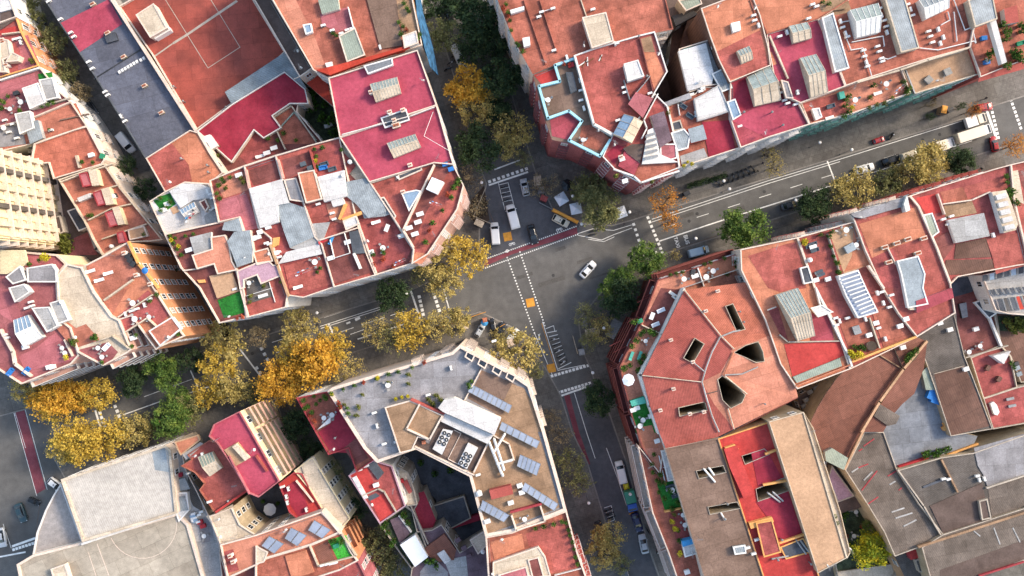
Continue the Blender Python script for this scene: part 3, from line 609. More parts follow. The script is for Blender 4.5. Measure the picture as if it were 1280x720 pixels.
b.sky("10: 655,715 795,670 825,735 690,790",.8,'crm','glass_roof','crm',9); b.pipe("10: 885,560 840,680",'lane_white',.04,.9); b.pipe("10: 840,680 960,750",'lane_white',.04,.9)
b=B('apartment_building','mottled terracotta terraces with brown strip roof and rooftop garden','the mottled terracotta terraces',"322,-30 520,-30 516,0 528,57 410,98 392,88 341,0",20,'ter','plaster_w',(.3,.7,'cream'))
b.t("10: 90,0 200,0 300,200 350,340 290,340",'sal'); b.t("10: 540,-100 690,-100 730,228 622,245 555,0",'brn',dz=.25); b.t("10: 695,0 790,0 820,160 735,180",'tan'); b.t("10: 320,70 460,35 490,140 400,160 330,120",'rose'); b.x("10: 415,180 495,140 545,275 455,310",1.2,'beige_wall','greentin','skylight','cream'); b.x("10: 310,0 410,-10 418,45 330,70",.9,'cream','greentin','roof_canopy',None); b.x("10: 235,125 275,118 282,160 250,172",.9,'white_paint','plate_glass','skylight','white_paint'); b.x("10: 345,315 380,308 385,335 355,345",.5,'white_paint','white_paint','vent_box',None); b.x("10: 733,180 800,155 812,215 742,240",1.8,'white_paint','wht','stair_tower'); b.x("10: 300,350 540,290 800,215 735,250 545,310 370,375",1.6,'ored','ored','sloped_wall_cap',None); b.ac("10: 335,125 380,150 425,165 455,148 480,140 620,235"); plants(b,"10: 400,175 385,165 715,110 735,130 725,170 755,40 740,15 765,55 820,170 810,190"); plants(b,"10: 750,150",'r'); b.w_("10: 460,35 485,135",'white_paint',1.2,.2)
tp=MB(); P1=[PX(518,-30,20.4),PX(528,40,20.4),PX(536,62,20.4)]; P2=[PX(528,-30,12),PX(541,42,12),PX(548,70,12),PX(551,94,3)]
g=[(*PX(517,-30,20.4),20.4),(*PX(521,18,20.3),20.3),(*PX(530,58,20.2),20.2),(*PX(538,84,16),16)]; g2=[(*PX(522,-30,14),14),(*PX(529,16,13),13),(*PX(541,58,12.5),12.5),(*PX(548,94,10),10)]
for i in range(3):
    tp.face([g[i],g[i+1],g2[i+1],g2[i]][::-1],'bluetarp'); tp.face([(a[0]-.05,a[1],a[2]-.05) for a in (g[i],g[i+1],g2[i+1],g2[i])],'bluetarp')
tag(tp.obj('scaffold_tarp'),'bright blue tarpaulin hung over the side of the garden terrace building','tarpaulin')
# ================================================================ block at the top right
b=B('apartment_building','large terracotta flat roof with raised seams at top centre','the large terracotta roof',"610,-30 640,45 666,93 694,81 720,70 745,60 797,45 841,37 832,0 824,-30",21,'ter','cream',(.3,.5,'ter'),style='balc',rail='whiterail')
b.w_("20: 60,0 170,320",'ter',.5,.3); b.w_("20: 140,0 225,260",'ter',.5,.3); b.w_("20: 345,0 372,80",'crm',.3,.2); b.x("20: 352,88 470,62 508,205 400,240",2,'cream','crm','stair_tower'); b.t("20: 375,108 455,92 462,120 385,132",'gry'); b.ac("20: 205,40 148,58 135,82 210,250 275,285 405,45 515,218"); b.x("20: 52,190 88,183 92,225 60,235",1.3,'white_paint','white_paint','water_tank',None); b.pipe("20: 145,60 205,42"); b.x("20: -10,50 60,30 62,48 -5,68",1,'white_paint','white_paint','vent_box',None); plants(b,"10: 1250,20 1260,60 1270,100 1275,150",'g'); plants(b,"10: 1262,75 1240,40",'r'); plants(b,"20: 30,230 50,260 20,215",'g')
b=B('apartment_building','brick corner building whose brown terrace is edged in pale blue','the pale blue edged brown terrace',"666,93 694,81 717,70 742,155 766,168 753,196 722,181 690,175 678,140",20.5,'brn','wbrick',None,style='balc',rail='iron')
b.t("20: 110,375 215,340 235,400 150,425",'scar'); b.t("20: 190,600 290,560 340,610 280,700 200,680",'dpink'); b.t("20: 350,630 420,620 470,680 500,700 450,760 330,720",'ter')
b.w_("20: 310,292 215,325 240,405 135,430 180,590 285,553 350,605 285,700 440,780 490,700",'cyan',1.2,.6); b.w_("20: 315,280 410,620 500,672",'plaster_w',2.2,.5)
b.x("20: 270,360 305,360 325,450 295,465",.8,'gry','slate','vent_box',None); b.ac("20: 300,400 340,400 345,450 175,495 345,500 360,540 335,350 350,380 360,700"); plants(b,"20: 290,322 260,315 330,640",'r'); boxes(b,"20: 295,325",'redcloth'); tables(b,"20: 180,500 355,700")
b=B('apartment_building','rose red wedge roof with white stair hut and strewn planks','the rose red wedge roof',"717,70 745,60 797,45 818,40 834,90 818,117 806,140 778,172 766,168 742,155",21.5,'red1','plaster_w',(.35,.6,'plaster_w'))
b.t("20: 350,340 650,190 700,430 580,560 500,640 420,620",'dpink' if 0 else 'red1'); b.t("20: 640,195 695,180 715,260 655,260",'tan'); b.t("20: 655,262 715,262 765,370 715,460",'org'); b.w_("20: 640,190 705,455",'mar',.7,.25); b.x("20: 560,320 630,300 660,380 580,405",1.9,'white_paint','wht','stair_tower','plaster_w'); b.x("20: 580,520 620,460 705,490 655,590",1.1,'mar','rose','stair_tower',None); b.sky("20: 505,670 560,570 655,610 600,715",.9,'crm','plate_glass','crm',3)
b.w_("20: 560,400 590,500 660,420 690,380",'galv',1.2,.2); b.ac("20: 560,435 565,460 690,465 525,215 530,600"); b.ch("20: 635,180 675,380",1)
for i in range(6):
    x,y=(350+i*14,320-i*6) if i<4 else (430+i*3,290); X,Y=PX(640+x/4,y/4,b.z); mb=MB(); mb.box(X,Y,b.z+.05,2.2-.2*i,.2,.08,.6+.5*(i%3),'wood' if i%2 else 'plaster_w'); o=mb.obj('timber_plank',off=(X,Y,b.z)); o['category']='plank'; THINGS.append((o,'loose timber plank',b.ref,x,y))
b=B('apartment_building','corner building at the crossing with coral roof, striped steps and brick walls','the coral roof at the crossing',"753,196 766,168 778,172 806,140 818,117 834,133 845,180 849,210 800,229 768,212",20.8,'red2','wbrick',(.3,.6,'plaster_w'),style='balc',rail='whiterail')
b.t("21: 470,50 520,0 560,15 510,105",'crim'); b.t("21: 530,110 570,20 640,90 610,155",'dpink',dz=.4); b.t("21: 615,155 640,95 700,80 760,95 820,85 830,130 645,190",'ter'); b.x("21: 560,20 600,0 660,0 640,95 575,45",.6,'cream_d','dbrn','extension',None)
b.x("20: 680,650 715,635 740,770 830,810 650,820",.9,'plaster_w','plaster_w','stair_block',None)
for i in range(5): b.x([(808-i*.5,168+i*7.0),(819+i*.8,165+i*7.0),(820+i*.8,167.5+i*7),(808-i*.5,171+i*7)],1.6,'plaster_w','galv','step',None)
b.x("20: 690,580 760,555 800,700 740,740",1.0,'cream_d','purp','extension',None); b.x("21: 740,0 820,0 825,70 745,95",.7,'cream','rose','extension','plaster_w'); b.w_("20: 730,470 660,600 675,640 650,690",'plaster_w',1.2,.3); b.w_("21: 510,125 610,160 645,192 835,135",'plaster_w',1.1,.4); boxes(b,"21: 565,185 550,75"); plants(b,"21: 700,190 520,160",'o'); b.ch("21: 545,65",0)
b=B('apartment_building','stacked terraces with grey canopy, sheet roof and dark yard opening','the grey canopy terraces',"834,133 868,118 878,108 912,103 912,148 925,185 888,197 849,210 845,180",20,'ter','plaster_w',style='balc',rail='whiterail')
b.t("780,100,8: 400,260 680,190 720,400 600,450 440,420",'ter'); b.x("780,100,8: 400,225 650,130 680,180 410,265",1.1,'cream_d','gry','roof_canopy',None); b.x("780,100,8: 700,190 780,150 950,50 1060,310 880,370 740,410",1.2,'white_paint','wht','roof_canopy','whtd'); b.x("780,100,8: 640,490 790,445 830,590 670,630",1.5,'ored','pool','roof_canopy',None); b.x("780,100,8: 470,530 600,490 660,560 640,680 530,710",1.3,'wht','sheet','skylight','white_paint'); b.x("780,100,8: 430,440 560,400 590,490 460,520",.3,'beige_wall','blackfloor','light_well','cream_d')
b.x("780,100,8: 1030,220 1110,190 1170,350 1090,400",1.4,'wht','plate_glass','roof_canopy','white_paint'); b.t("780,100,8: 780,420 1050,400 1120,700 850,770",'crim'); b.w_("780,100,8: 540,240 560,350",'white_paint',1,.15); sofas(b,"780,100,8: 660,360 590,260",'sofa_grey',-.6); plants(b,"780,100,8: 440,330",'o'); boxes(b,"780,100,8: 760,350 790,330",'sofa_grey'); plants(b,"21: 880,90 900,100 860,110",'y',.8); b.t("21: 840,60 960,20 985,80 850,110",'whtd'); b.ac("780,100,8: 790,80 770,110 1160,460 490,640 730,355 720,330")
b=B('low_building','brown shed roof deep in the gap between red roofs','the deep brown gap roof',"841,37 876,11 887,45 848,62 856,112 834,133 818,117 834,90",5,'workbrn','cream_d',None); b.x("20: 880,90 950,40 975,130 880,240 840,240",3,'workbrn','workbrn','lean_to',None); boxes(b,"20: 895,90")
b=B('apartment_building','house with stained off-white sheet roofs and leaning metal panels','the stained off-white roofs',"848,62 887,50 898,75 911,103 912,112 878,110 861,116",19.5,'whtd','workbrn',nofac=True)
b.x("20: 832,255 970,215 1010,370 1000,420 880,455",1,'plaster_w','wht','roof_canopy',None); b.x("20: 985,190 1075,165 1085,215 1000,245",1.1,'galv','sheet','roof_canopy','white_paint'); b.x("20: 1000,370 1070,335 1100,440 1050,460",1.3,'galv','sheet','roof_canopy','white_paint'); b.t("20: 850,240 900,225 905,235 855,250",'aqua'); b.ac("20: 975,375 960,440 940,450 900,470")
b=B('apartment_building','smooth orange-red roof with a small ribbed skylight','the smooth orange-red roof',"876,11 937,-12 950,20 960,60 963,82 912,103 898,75 887,45",22,'org','workbrn',(.25,.5,'cream'),nofac=True)
b.t("20: 1020,260 1240,150 1285,330 1090,400",'red1'); b.sky("20: 1125,255 1185,230 1205,295 1150,318",.9,'crm','glass_roof','crm',4); b.x("20: 1095,115 1140,105 1145,150 1105,162",.9,'white_paint','white_paint','vent_box',None); b.ac("20: 1210,75 1215,100 1235,125")
b=B('apartment_building','crimson and raspberry roof with pale skylights beside the avenue','the crimson avenue roof',"912,103 963,82 967,100 985,122 997,128 1011,156 960,172 925,185 912,148",20.7,'dpink','plaster_w',style='balc',rail='whiterail')
b.t("20: 1085,415 1170,380 1210,540 1120,560",'crim'); b.t("30: -190,600 0,510 130,510 190,620 0,690",'pink'); b.sky("20: 1175,385 1290,330 1345,500 1215,530",1.0,'crm','glass_roof','crm',3); b.ch("30: -120,560 20,560 75,625",1); b.ac("30: 60,435 70,460 85,500 100,515 140,520")
b=B('apartment_building','raspberry roof with two pale skylights and an orange side strip','the raspberry roof with two skylights',"958,43 1022,24 1039,63 1056,108 1000,129 985,122 967,95 960,60",21.6,'pink','cream',(.25,.5,'cream'))
b.sky("30: 105,130 195,110 218,190 128,215",1,'crm','glass_roof','crm',3); b.sky("30: 160,290 240,270 300,460 215,488",1,'crm','glass_roof','crm',4); b.t("30: -10,270 20,260 45,320 0,335",'org'); b.w_("30: 10,180 100,390",'crm',.7,.4); b.x("30: 65,400 100,410 125,490 90,490",.8,'cream_d','gry','light_well','cream'); b.ac("30: 97,160 60,180 150,460")
b=B('apartment_building','sun-bleached terracotta roof crowded with pipes, units and glass sheds','the piped terracotta roof',"1022,24 1042,12 1060,0 1075,-30 1255,-30 1222,0 1216,35 1211,60 1160,74 1125,85 1072,102 1056,108 1039,63",21.3,'ter','cream')
b.t("30: 250,40 400,0 420,60 260,90",'tan'); b.x("30: 270,90 325,65 405,340 335,360",1.6,'white_paint','sheet','barrel_shed','white_paint'); b.sky("30: 410,50 550,15 560,160 445,188",1.5,'plaster_w','glass_roof','white_paint',5); b.x("30: 580,-20 680,-20 755,240 665,262",1.8,'crm','sheet','barrel_shed','crm'); b.sky("30: 755,0 890,-40 905,40 790,95",1.6,'plaster_w','sheet','white_paint',5); b.x("30: 1000,0 1120,-30 1145,95 1035,135",1.8,'crm','sheet','barrel_shed','crm'); b.x("30: 1110,110 1140,100 1195,310 1170,320",1.2,'white_paint','wht','wall_cabinet',None)
b.ac("30: 365,105 375,135 390,165 400,182 560,40 570,75 585,100 595,130 598,160 700,20 715,45 725,75 480,250 485,280 495,310 500,330 550,230 560,255 570,290 575,305 805,155 815,180 825,210 855,145 880,185 865,215"); 
for l in("30: 390,185 415,250 475,240 500,320 520,385 455,410","30: 420,210 575,180 582,230","30: 760,240 850,250 1030,205 1040,215","30: 900,60 910,100 865,125","30: 930,60 945,205","30: 640,280 600,295 575,290","30: 930,0 985,150 1020,135 1040,215","30: 370,110 430,100"): b.pipe(l,r=.11)
b.w_("30: 450,410 660,350 800,300 1000,240",'crm',.9,.4)
b=B('apartment_building','avenue house with green-tiled cornice and potted terraces','the green cornice terraces',"1000,129 1056,108 1072,102 1125,85 1137,117 1062,143 1011,156",18.5,'sal','wgreen',(.3,.8,'cream'),style='balc',rail='iron')
b.t("30: 165,520 375,460 400,560 220,610",'red1'); b.t("30: 400,480 700,360 720,450 480,550 420,560",'sal'); b.x("30: 355,460 380,455 388,488 362,495",1.2,'aqua','aqua','cabinet',None); b.x("30: 220,545 255,540 270,585 240,600",1,'white_paint','wht','vent_box','white_paint'); plants(b,"30: 385,500 380,530 400,560 375,580 520,430 400,480 690,460 700,440 670,410",'g',1.2); plants(b,"30: 620,490 580,520 545,525 510,490 505,540",'o'); plants(b,"30: 420,540",'y'); tables(b,"30: 435,500 590,420"); laundry(b,"30: 650,450"); loungers(b,"30: 310,588 550,465"); sofas(b,"30: 315,530")
b=B('apartment_building','avenue house with bare tan terrace and two round wells','the bare tan terrace',"1125,85 1160,74 1211,60 1224,93 1142,118",18.2,'beige','wgreen',(.35,.9,'crm'),style='balc',rail='iron')
b.w_("30: 690,350 735,465",'galv',1,.3); loose('stone_planter',mk_box('concrete',1.5,1.5,.6),"30: 805,398 900,358",b.z,'grey stone planter',b.ref,'planter'); plants(b,"30: 690,470 690,440",'o')
b=B('apartment_building','end of avenue row with plant-filled red terrace and striped awning','the plant-filled end terrace',"1211,60 1216,35 1222,0 1255,-30 1320,-30 1320,60 1280,75 1262,82 1224,97",18.8,'ter','wcoral',style='balc',rail='iron')
b.x("30: 1180,45 1245,25 1255,110 1190,120",1.5,'white_paint','wcoral','awning',None); plants(b,"30: 1160,130 1180,160 1175,200 1215,260 1230,290 1255,300 1180,330 1100,270 1090,300 1130,260 1225,280 1255,130 1260,160 1240,270",'g',1.6); boxes(b,"30: 1080,190 1095,310",'blue_cloth',.1,'low blue box'); sofas(b,"30: 1265,215",'greencloth',.3,'green cushioned sofa'); b.t("30: 1060,370 1280,310 1280,345 1050,410",'wcoral')
b=B('apartment_building','low grey service roofs in the dark gap beside the top terracotta roof','the dark service gap',"832,-30 937,-30 937,-12 876,11 841,37 832,0",9,'dbrn','cream_d',None); b.x("20: 830,0 940,-10 950,20 870,55",4,'cream_d','greentin','shed','cream'); b.x("20: 800,80 900,50 930,70 820,130",1.5,'dark_metal','iron','cable_tray',None)
b=B('apartment_building','orange roof at the top edge with scattered vents','the top edge orange roof',"937,-12 937,-30 1075,-30 1060,0 1042,12 1022,24 958,43",21.8,'org','cream',(.25,.5,'ter')); b.ac("30: 225,20 245,30 205,90"); b.w_("20: 1190,0 1240,130",'ter',.4,.2); b.t("30: 250,20 330,-10 400,0 410,40 270,60",'tan'); plants(b,"30: 300,20 270,10",'g')
# ================================================================ block at the right, south of the avenue
ZT=20.6
def zroof(x,y): # gentle fall away from the ridge ring
    d=math.hypot(x-918,y-452); return ZT+1.9-1.9*min(1,d/118.0)
WE=["22: 1070,92 1105,80 1165,205 1125,217","22: 915,252 960,280 905,375 860,350","22: 835,600 965,570 975,610 840,640","22: 1112,322 1170,288 1232,270 1254,318 1262,366 1222,372 1165,345","22: 1030,458 1052,440 1112,478 1166,536 1150,572 1095,600 1055,560"]
def wellpx(w):
    p=pl(w); c=centroid(p); zz=zroof(*c)+.25; k=(H-zz)/(H-17.93)
    return [(640+(x-640)*k,360+(y-360)*k) for x,y in p]
b=B('apartment_building','big chamfered corner building with tiled facets, deep light wells and a red terrace ring','the tiled corner building terrace',"822,350 925,316 926,338 956,400 975,455 996,497 900,547 897,549 832,561 826,596 803,560 789,518 774,459 803,400",17.5,'sal','wbrown',(.3,.6,'wredd'),style='long',rail='wredd',holes=[wellpx(w) for w in WE],bare=True)
TB=b
b.w_("22: 860,5 750,235 640,435 690,590 735,725",'plaster_w',3.2,.75)
cx,cy=PX(880,450)
def tilefacet(poly,m,zf,holes=()):
    rings=[]
    for k,r in enumerate([poly]+list(holes)):
        pts=[]
        for x,y in pl(r):
            z=zf(x,y); X,Y=PX(x,y,z); pts.append((X,Y,z))
        if area([p[:2] for p in pts])<0: pts=pts[::-1]
        if k: pts=pts[::-1]
        rings.append(pts)
    flat=[v for r in rings for v in r]; tr=tessellate_polygon([[Vector((v[0],v[1],0)) for v in r] for r in rings]); mb=MB()
    mb.poly(flat,[t if area([flat[i][:2] for i in t])>0 else t[::-1] for t in tr],m); mb.obj('roof',TB.root)
tilefacet("22: 862,10 1220,-35 1290,60 1340,220 1240,255 1100,302 1045,240",'tile',zroof,[WE[0]])  # facets of one roof get different tones to paint in uneven sunlight
tilefacet("22: 862,10 1045,240 1100,302 1095,330 1040,425 950,468 650,437 750,235",'tile2',zroof,[WE[1]])
tilefacet("22: 650,437 950,468 1010,580 1110,705 1028,745 770,805 735,720 690,590",'tile3',zroof,[WE[2]])
tilefacet("22: 1108,305 1240,268 1262,366 1250,400 1062,437 1060,437 1108,322 1180,345 1262,366",'tile4',zroof) if 0 else None
tilefacet("22: 1340,220 1390,370 1430,545 1110,705 1010,580 950,468 1040,425 1095,330 1100,302 1240,255",'sal',lambda x,y:zroof(x,y),[WE[3],WE[4]])
mb=MB()
for k,wl in enumerate(WE):
    p=pl(wl); c=centroid(p); zz=zroof(*c)+.25; w=ccw([PX(x,y,zz) for x,y in p]); n=len(w); mb=MB()
    mb.poly([(x,y,zz) for x,y in w]+[(x,y,zz-17) for x,y in w],[(i,(i+1)%n,n+(i+1)%n,n+i) for i in range(n)],'beige_wall'); mb.face([(x,y,zz-17) for x,y in w],'shaded_floor'); o_=offset(w,-.1)
    for q in range(n):
        r=(q+1)%n; mb.face([(*o_[q],zz-1),(*o_[r],zz-1),(*o_[r],zz),(*o_[q],zz)],'crm'); mb.face([(*o_[q],zz),(*o_[r],zz),(*w[r],zz),(*w[q],zz)],'crm')
    mb.obj('light_well',TB.root)
# wall below the tiled roof
ring=[(855,360),(926,336),(956,400),(975,455),(996,497),(900,547),(832,561),(812,507),(800,469),(827,419)]
w=ccw([PX(x,y,zroof(x,y)) for x,y in ring]); zz=[min(zroof(x*S*H/(H-20.8)+640,360-y*S*H/(H-20.8)),22) for x,y in w]; mb=MB(); n=len(w)
mb.poly([(x,y,17) for x,y in w]+[(x,y,z_-.02) for (x,y),z_ in zip(w,zz)],[(i,(i+1)%n,n+(i+1)%n,n+i) for i in range(n)],'plaster_w'); mb.obj('wall',TB.root)
def rpipe(l,m='wht',r=.14):
    mb=MB(); P3=[]
    for x,y in pl(l): z=zroof(x,y)+.3; P3.append((*PX(x,y,z),z))
    for a,c_ in zip(P3[:-1],P3[1:]): mb.tube(a,c_,r,r,m,5)
    mb.obj('ridge_cable_duct',TB.root)
rpipe("22: 1140,212 1105,218 1040,245 1000,320 970,400 950,470 975,560 1000,640 1035,720",'whtd',.16); rpipe("22: 905,370 965,420",'whtd'); rpipe("22: 1065,435 1150,430 1230,395",'whtd'); rpipe("22: 1065,440 1175,530",'crm'); rpipe("22: 970,530 1030,515",'dbrn',.1); rpipe("22: 650,437 950,470",'crm',.1); rpipe("22: 862,10 1045,240 1110,305",'crm',.14); rpipe("22: 1108,320 1060,437",'org',.14); rpipe("22: 1080,600 1110,705",'crm',.12)
for x,y in pl("22: 1030,15 970,115 795,260 808,505 742,612 1265,580 1160,170 1140,118 905,370 890,630 960,620"):
    z=zroof(x,y); X,Y=PX(x,y,z+1); inst('chimney',ch_data(1 if x>900 else 0),TB.root,(X,Y,z),.3,.8)
b.t("22: 745,0 862,10 750,230 655,180",'mar'); b.w_("22: 650,185 752,232",'crm',1,.25); b.t("22: 590,560 690,540 735,690 735,725 620,725",'turf'); b.t("22: 620,700 700,685 735,800 640,800",'org')
# tiers of red slats on the chamfer
def slat(l,z,m='wredd'):
    mb=MB(); P3=[(*PX(x,y,z),z) for x,y in pl(l)]
    for a,c_ in zip(P3[:-1],P3[1:]): mb.tube(a,c_,.17,.17,m,4)
    mb.obj('pergola_beam',TB.root)
for i,zq in enumerate((17.2,15.6,14.0,12.4,10.8,9.2)):
    f_=lambda x,y:(640+(x-640)*(187-18)/(187-zq)*.999,360+(y-360)*(187-18)/(187-zq)*.999)
    off=-1.2-i*.15; L3=[(822+off,352),(803+off*1.5,400),(774+off*1.6,459),(789+off*1.4,518)]
    slat([(640+(x-640)*(187-zq)/(187-17.5)*(169.5/(187-zq)),y) for x,y in L3],zq)
for x,y in pl("22: 520,280 560,300 545,310 640,180 610,160 700,30 660,60"):
    X,Y=PX(x,y,16.5); inst('pergola_post',share('pp',lambda:(lambda q:(q.box(0,0,-1.6,2.6,.12,.12,.45,'wcoral'),q.data('pergola_post'))[1])(MB())),TB.root,(X,Y,16.4),0)
desks(b,"22: 700,140",1.2); sofas(b,"22: 718,183 745,112",'white_cloth',.4,'white cushioned seat'); loungers(b,"22: 805,30 820,50",'white_paint',-.6); loungers(b,"22: 598,340 640,338",'aqua',1.2,'aqua sun lounger'); tables(b,"22: 668,265 655,660 640,690"); parasols(b,"22: 577,456"); plants(b,"22: 660,215 690,215 645,230 620,260 600,290 640,365 660,340 640,405 590,385 560,400 630,410 710,225",'g',1.3); plants(b,"22: 650,375 665,390",'o'); plants(b,"22: 620,165 600,170",'g'); boxes(b,"22: 640,165",'greencloth',.4,'green storage box'); b.x("22: 590,565 660,543 672,575 600,592",1.2,'greencloth','aqua','awning',None); b.x("22: 672,575 695,568 705,605 685,610",1,'white_paint','wht','cabinet',None); boxes(b,"22: 605,610 625,600 695,640")
b.w_("22: 590,585 680,565 705,640 720,700",'crm',1.1,.2); tables(b,"21: 860,675"); boxes(b,"21: 905,640",'dark_metal',1.2,'black storage box'); desks(b,"21: 915,660"); b.t("21: 930,620 1090,560 1140,640 950,700",'org'); plants(b,"21: 1060,570 1110,590 1130,620 1070,650 960,600 990,590 1120,610 1140,635",'g'); tables(b,"21: 1005,635 970,665"); b.w_("21: 930,620 960,710",'plaster_w',1,.25); plants(b,"21: 820,645 850,640 790,655",'g')
b=B('apartment_building','smooth coral roof next to the tiled building, with long white skylight','the long white skylight roof',"925,312 996,297 1018,360 1045,408 1062,461 996,486 975,455 956,400 926,338",21.3,'org','cream',(.3,.6,'cream'),style='balc',rail='wcoral')
b.t("31: -100,560 90,500 140,490 175,610 190,720 60,740 0,720",'red1'); b.sky("32: 40,35 150,0 235,240 150,265",1.2,'crm','glass_roof','crm',7); b.t("32: 0,110 50,95 100,260 60,230",'red2'); b.t("32: 80,280 370,265 395,330 125,450",'scar'); b.t("32: 125,445 360,350 370,390 145,475",'greentin',dz=.4); b.t("32: 200,140 250,110 310,140 330,265 215,265",'dpink'); b.w_("32: 60,235 100,270 370,265",'cream_d',.6,.3); b.w_("32: 0,110 40,95",'cream',.6,.3); b.x("32: 215,100 270,85 325,120 250,145",.8,'plaster_w','wht','light_well','plaster_w'); b.w_("32: 240,0 265,95",'plaster_w',1,.35); b.x("31: 160,620 200,610 225,690 180,700",.8,'plaster_w','blackfloor','light_well','plaster_w'); b.w_("32: 140,490 410,385",'org',.8,.3); b.ac("32: 340,150 345,185")
b=B('apartment_building','coral roof with dark lounge furniture, blue slatted canopy and ochre terrace','the blue slatted canopy roof',"996,297 1067,277 1080,312 1102,360 1122,392 1145,421 1062,461 1045,408 1018,360",21,'red1','cream',(.3,.8,'cream'),style='balc',rail='wcoral')
b.t("31: 305,440 430,395 520,600 380,650 350,560",'beige'); b.t("31: 430,395 525,600 380,640 420,560",'org'); b.x("31: 350,660 450,630 490,720 550,840 450,870 390,760",1.5,'white_paint','solar','roof_canopy','white_paint')
for i in range(11): b.pipe([(1049+i*2.6+(1 if i>5 else 0),346+i*4.6),(1071+i*2.2,339+i*4.6)],'white_paint',.16,1.75)
b.w_("31: 300,450 330,540 360,640",'cream_d',1,.25); sofas(b,"31: 225,500 235,530 210,510"); desks(b,"31: 225,515"); loungers(b,"31: 255,640 265,655",'sofa_grey',.4,'dark sun lounger'); tables(b,"31: 390,430 440,505"); boxes(b,"31: 410,520",'pool',.5,'pale blue spa tub cover',(2,1.5,.7)); tanks(b,"31: 207,580"); plants(b,"31: 180,490",'y',1.5); plants(b,"31: 300,460 310,510 315,440 325,560 340,590 345,640 260,455",'g'); plants(b,"31: 345,600 355,645",'o'); boxes(b,"31: 240,680 300,675")
b.t("32: 360,180 500,110 560,310 430,370",'ter'); b.t("32: 520,120 600,80 720,240 580,300",'ter'); b.w_("32: 510,150 560,300",'crm',1,.3); b.w_("32: 425,368 740,245",'obar',1.2,.5); b.x("32: 420,195 455,185 470,225 435,235",.5,'galv','galv','vent_box',None); b.ac("32: 360,165 400,150 545,180 555,200 665,185 590,255 490,155 580,75 610,95"); boxes(b,"32: 540,175 660,190 505,235"); plants(b,"32: 450,300 430,290 465,290 475,300",'g'); plants(b,"32: 410,320 420,335 455,330",'y',1.4); loose('planter',lambda:[('planter',(lambda q:(q.cyl(0,0,0,.9,1,.7,'crm',14,'soil'),q.data('planter'))[1])(MB()))],"32: 518,290",b.z,'large round cream tub',b.ref,'tub',0)
b.w_("32: 240,0 400,330 420,390",'plaster_w',1.2,.5)
b=B('apartment_building','coral roof with grey sloping front edge and big pale glazed roof light','the grey-fronted coral roof',"1067,277 1062,268 1136,245 1147,258 1170,310 1187,355 1193,391 1145,421 1122,392 1102,360 1080,312",21.5,'red1','cream',(.3,.7,'cream'),style='balc',rail='wcoral')
b.x("31: 415,350 700,260 705,305 470,372 430,365",.9,'slate','gry','sloping_cladding',None); b.x("31: 680,300 695,255 712,330 690,340",1.6,'plaster_w','plaster_w','chimney_wall',None); b.t("31: 455,400 740,315 790,460 620,520 590,620 520,570",'org'); b.t("31: 520,570 625,520 660,600 700,720 560,720",'red2'); b.x("31: 645,585 750,560 785,650 775,720 800,800 700,820 665,650",1.0,'white_paint','pool','roof_light','white_paint'); b.ch("31: 590,515 650,495 705,475 755,545 610,590 785,470",2,.3,.8); b.w_("31: 600,520 640,600",'cream',.7,.25); b.w_("31: 505,610 580,720",'cream',1.1,.5); b.x("32: 740,65 920,0 930,50 745,125",1.1,'rose','dpink','stair_tower',None); b.x("32: 695,35 720,30 740,110 710,110",.8,'crm','crm','stair_tower',None); b.ac("32: 550,25 570,20 620,35"); boxes(b,"32: 690,155")
b=B('apartment_building','avenue house at right with planted coral terraces and off-white sheet roof','the off-white sheet terrace',"1136,245 1170,234 1240,212 1262,206 1266,250 1285,330 1270,332 1196,346 1187,355 1170,310 1147,258",19.2,'red2','wcoral',style='balc',rail='wcoral')
b.t("31: 740,270 850,245 880,340 820,350 790,350",'scar'); b.t("31: 860,240 970,215 1020,280 880,300",'ter'); b.t("31: 975,215 1180,160 1200,210 1230,260 1100,240 1000,275",'red1'); b.t("31: 880,305 1020,285 1045,345 890,375",'tan'); b.x("31: 900,380 1080,345 1110,460 940,495",1,'white_paint','whtd','roof_canopy',None); b.t("31: 940,500 1090,470 1115,565 930,575",'workbrn'); b.t("31: 890,580 1120,575 1130,620 1060,650 880,655",'workbrn'); b.t("31: 1090,470 1280,440 1280,610 1140,650 1120,560",'red1'); b.x("31: 1120,240 1190,230 1230,330 1250,400 1240,430 1180,445",1.4,'plaster_w','crm','stair_block',None)
for i in range(5): b.x([(1245+i*2.6,244+i*9.6),(1257+i*2.6,241+i*9.6),(1259+i*2.6,247+i*9.6),(1247+i*2.6,250+i*9.6)],1.9,'plaster_w','wht','step',None)
b.x("31: 775,355 820,345 855,440 815,470",1,'white_paint','greentin','pergola','white_paint'); b.t("31: 820,480 900,440 930,510 870,590",'mar'); b.w_("31: 850,250 885,350",'cream',1,.3); b.w_("31: 875,300 1020,280 1110,240",'cream',1,.3); b.ac("31: 880,375 920,360 905,400 1130,455 785,470"); plants(b,"31: 1195,190 1200,230 1210,250 1190,160 1205,270",'g',1.2); b.w_("31: 740,300 880,690",'crm',1,.3); desks(b,"31: 970,430 1040,415"); plants(b,"31: 940,440 1020,425 1080,415",'g',.7)
b=B('apartment_building','end house at right edge with cream side strip and red floor','the right edge red roof',"1262,206 1330,190 1330,330 1285,330 1266,250",18.8,'red1','wcoral'); b.t("31: 1200,140 1250,130 1280,300 1240,280",'crm'); b.t("31: 1250,135 1300,120 1300,290",'mar'); plants(b,"31: 1225,290 1210,240 1240,300",'g',1.3)
b=B('low_building','slot of dark low yard roofs and stairs behind the avenue houses','the dark back yard roofs',"1193,391 1187,355 1196,346 1232,344 1240,380 1250,432 1212,447 1195,432",10,'mar','cream_d',(.25,.6,'cream_d'))
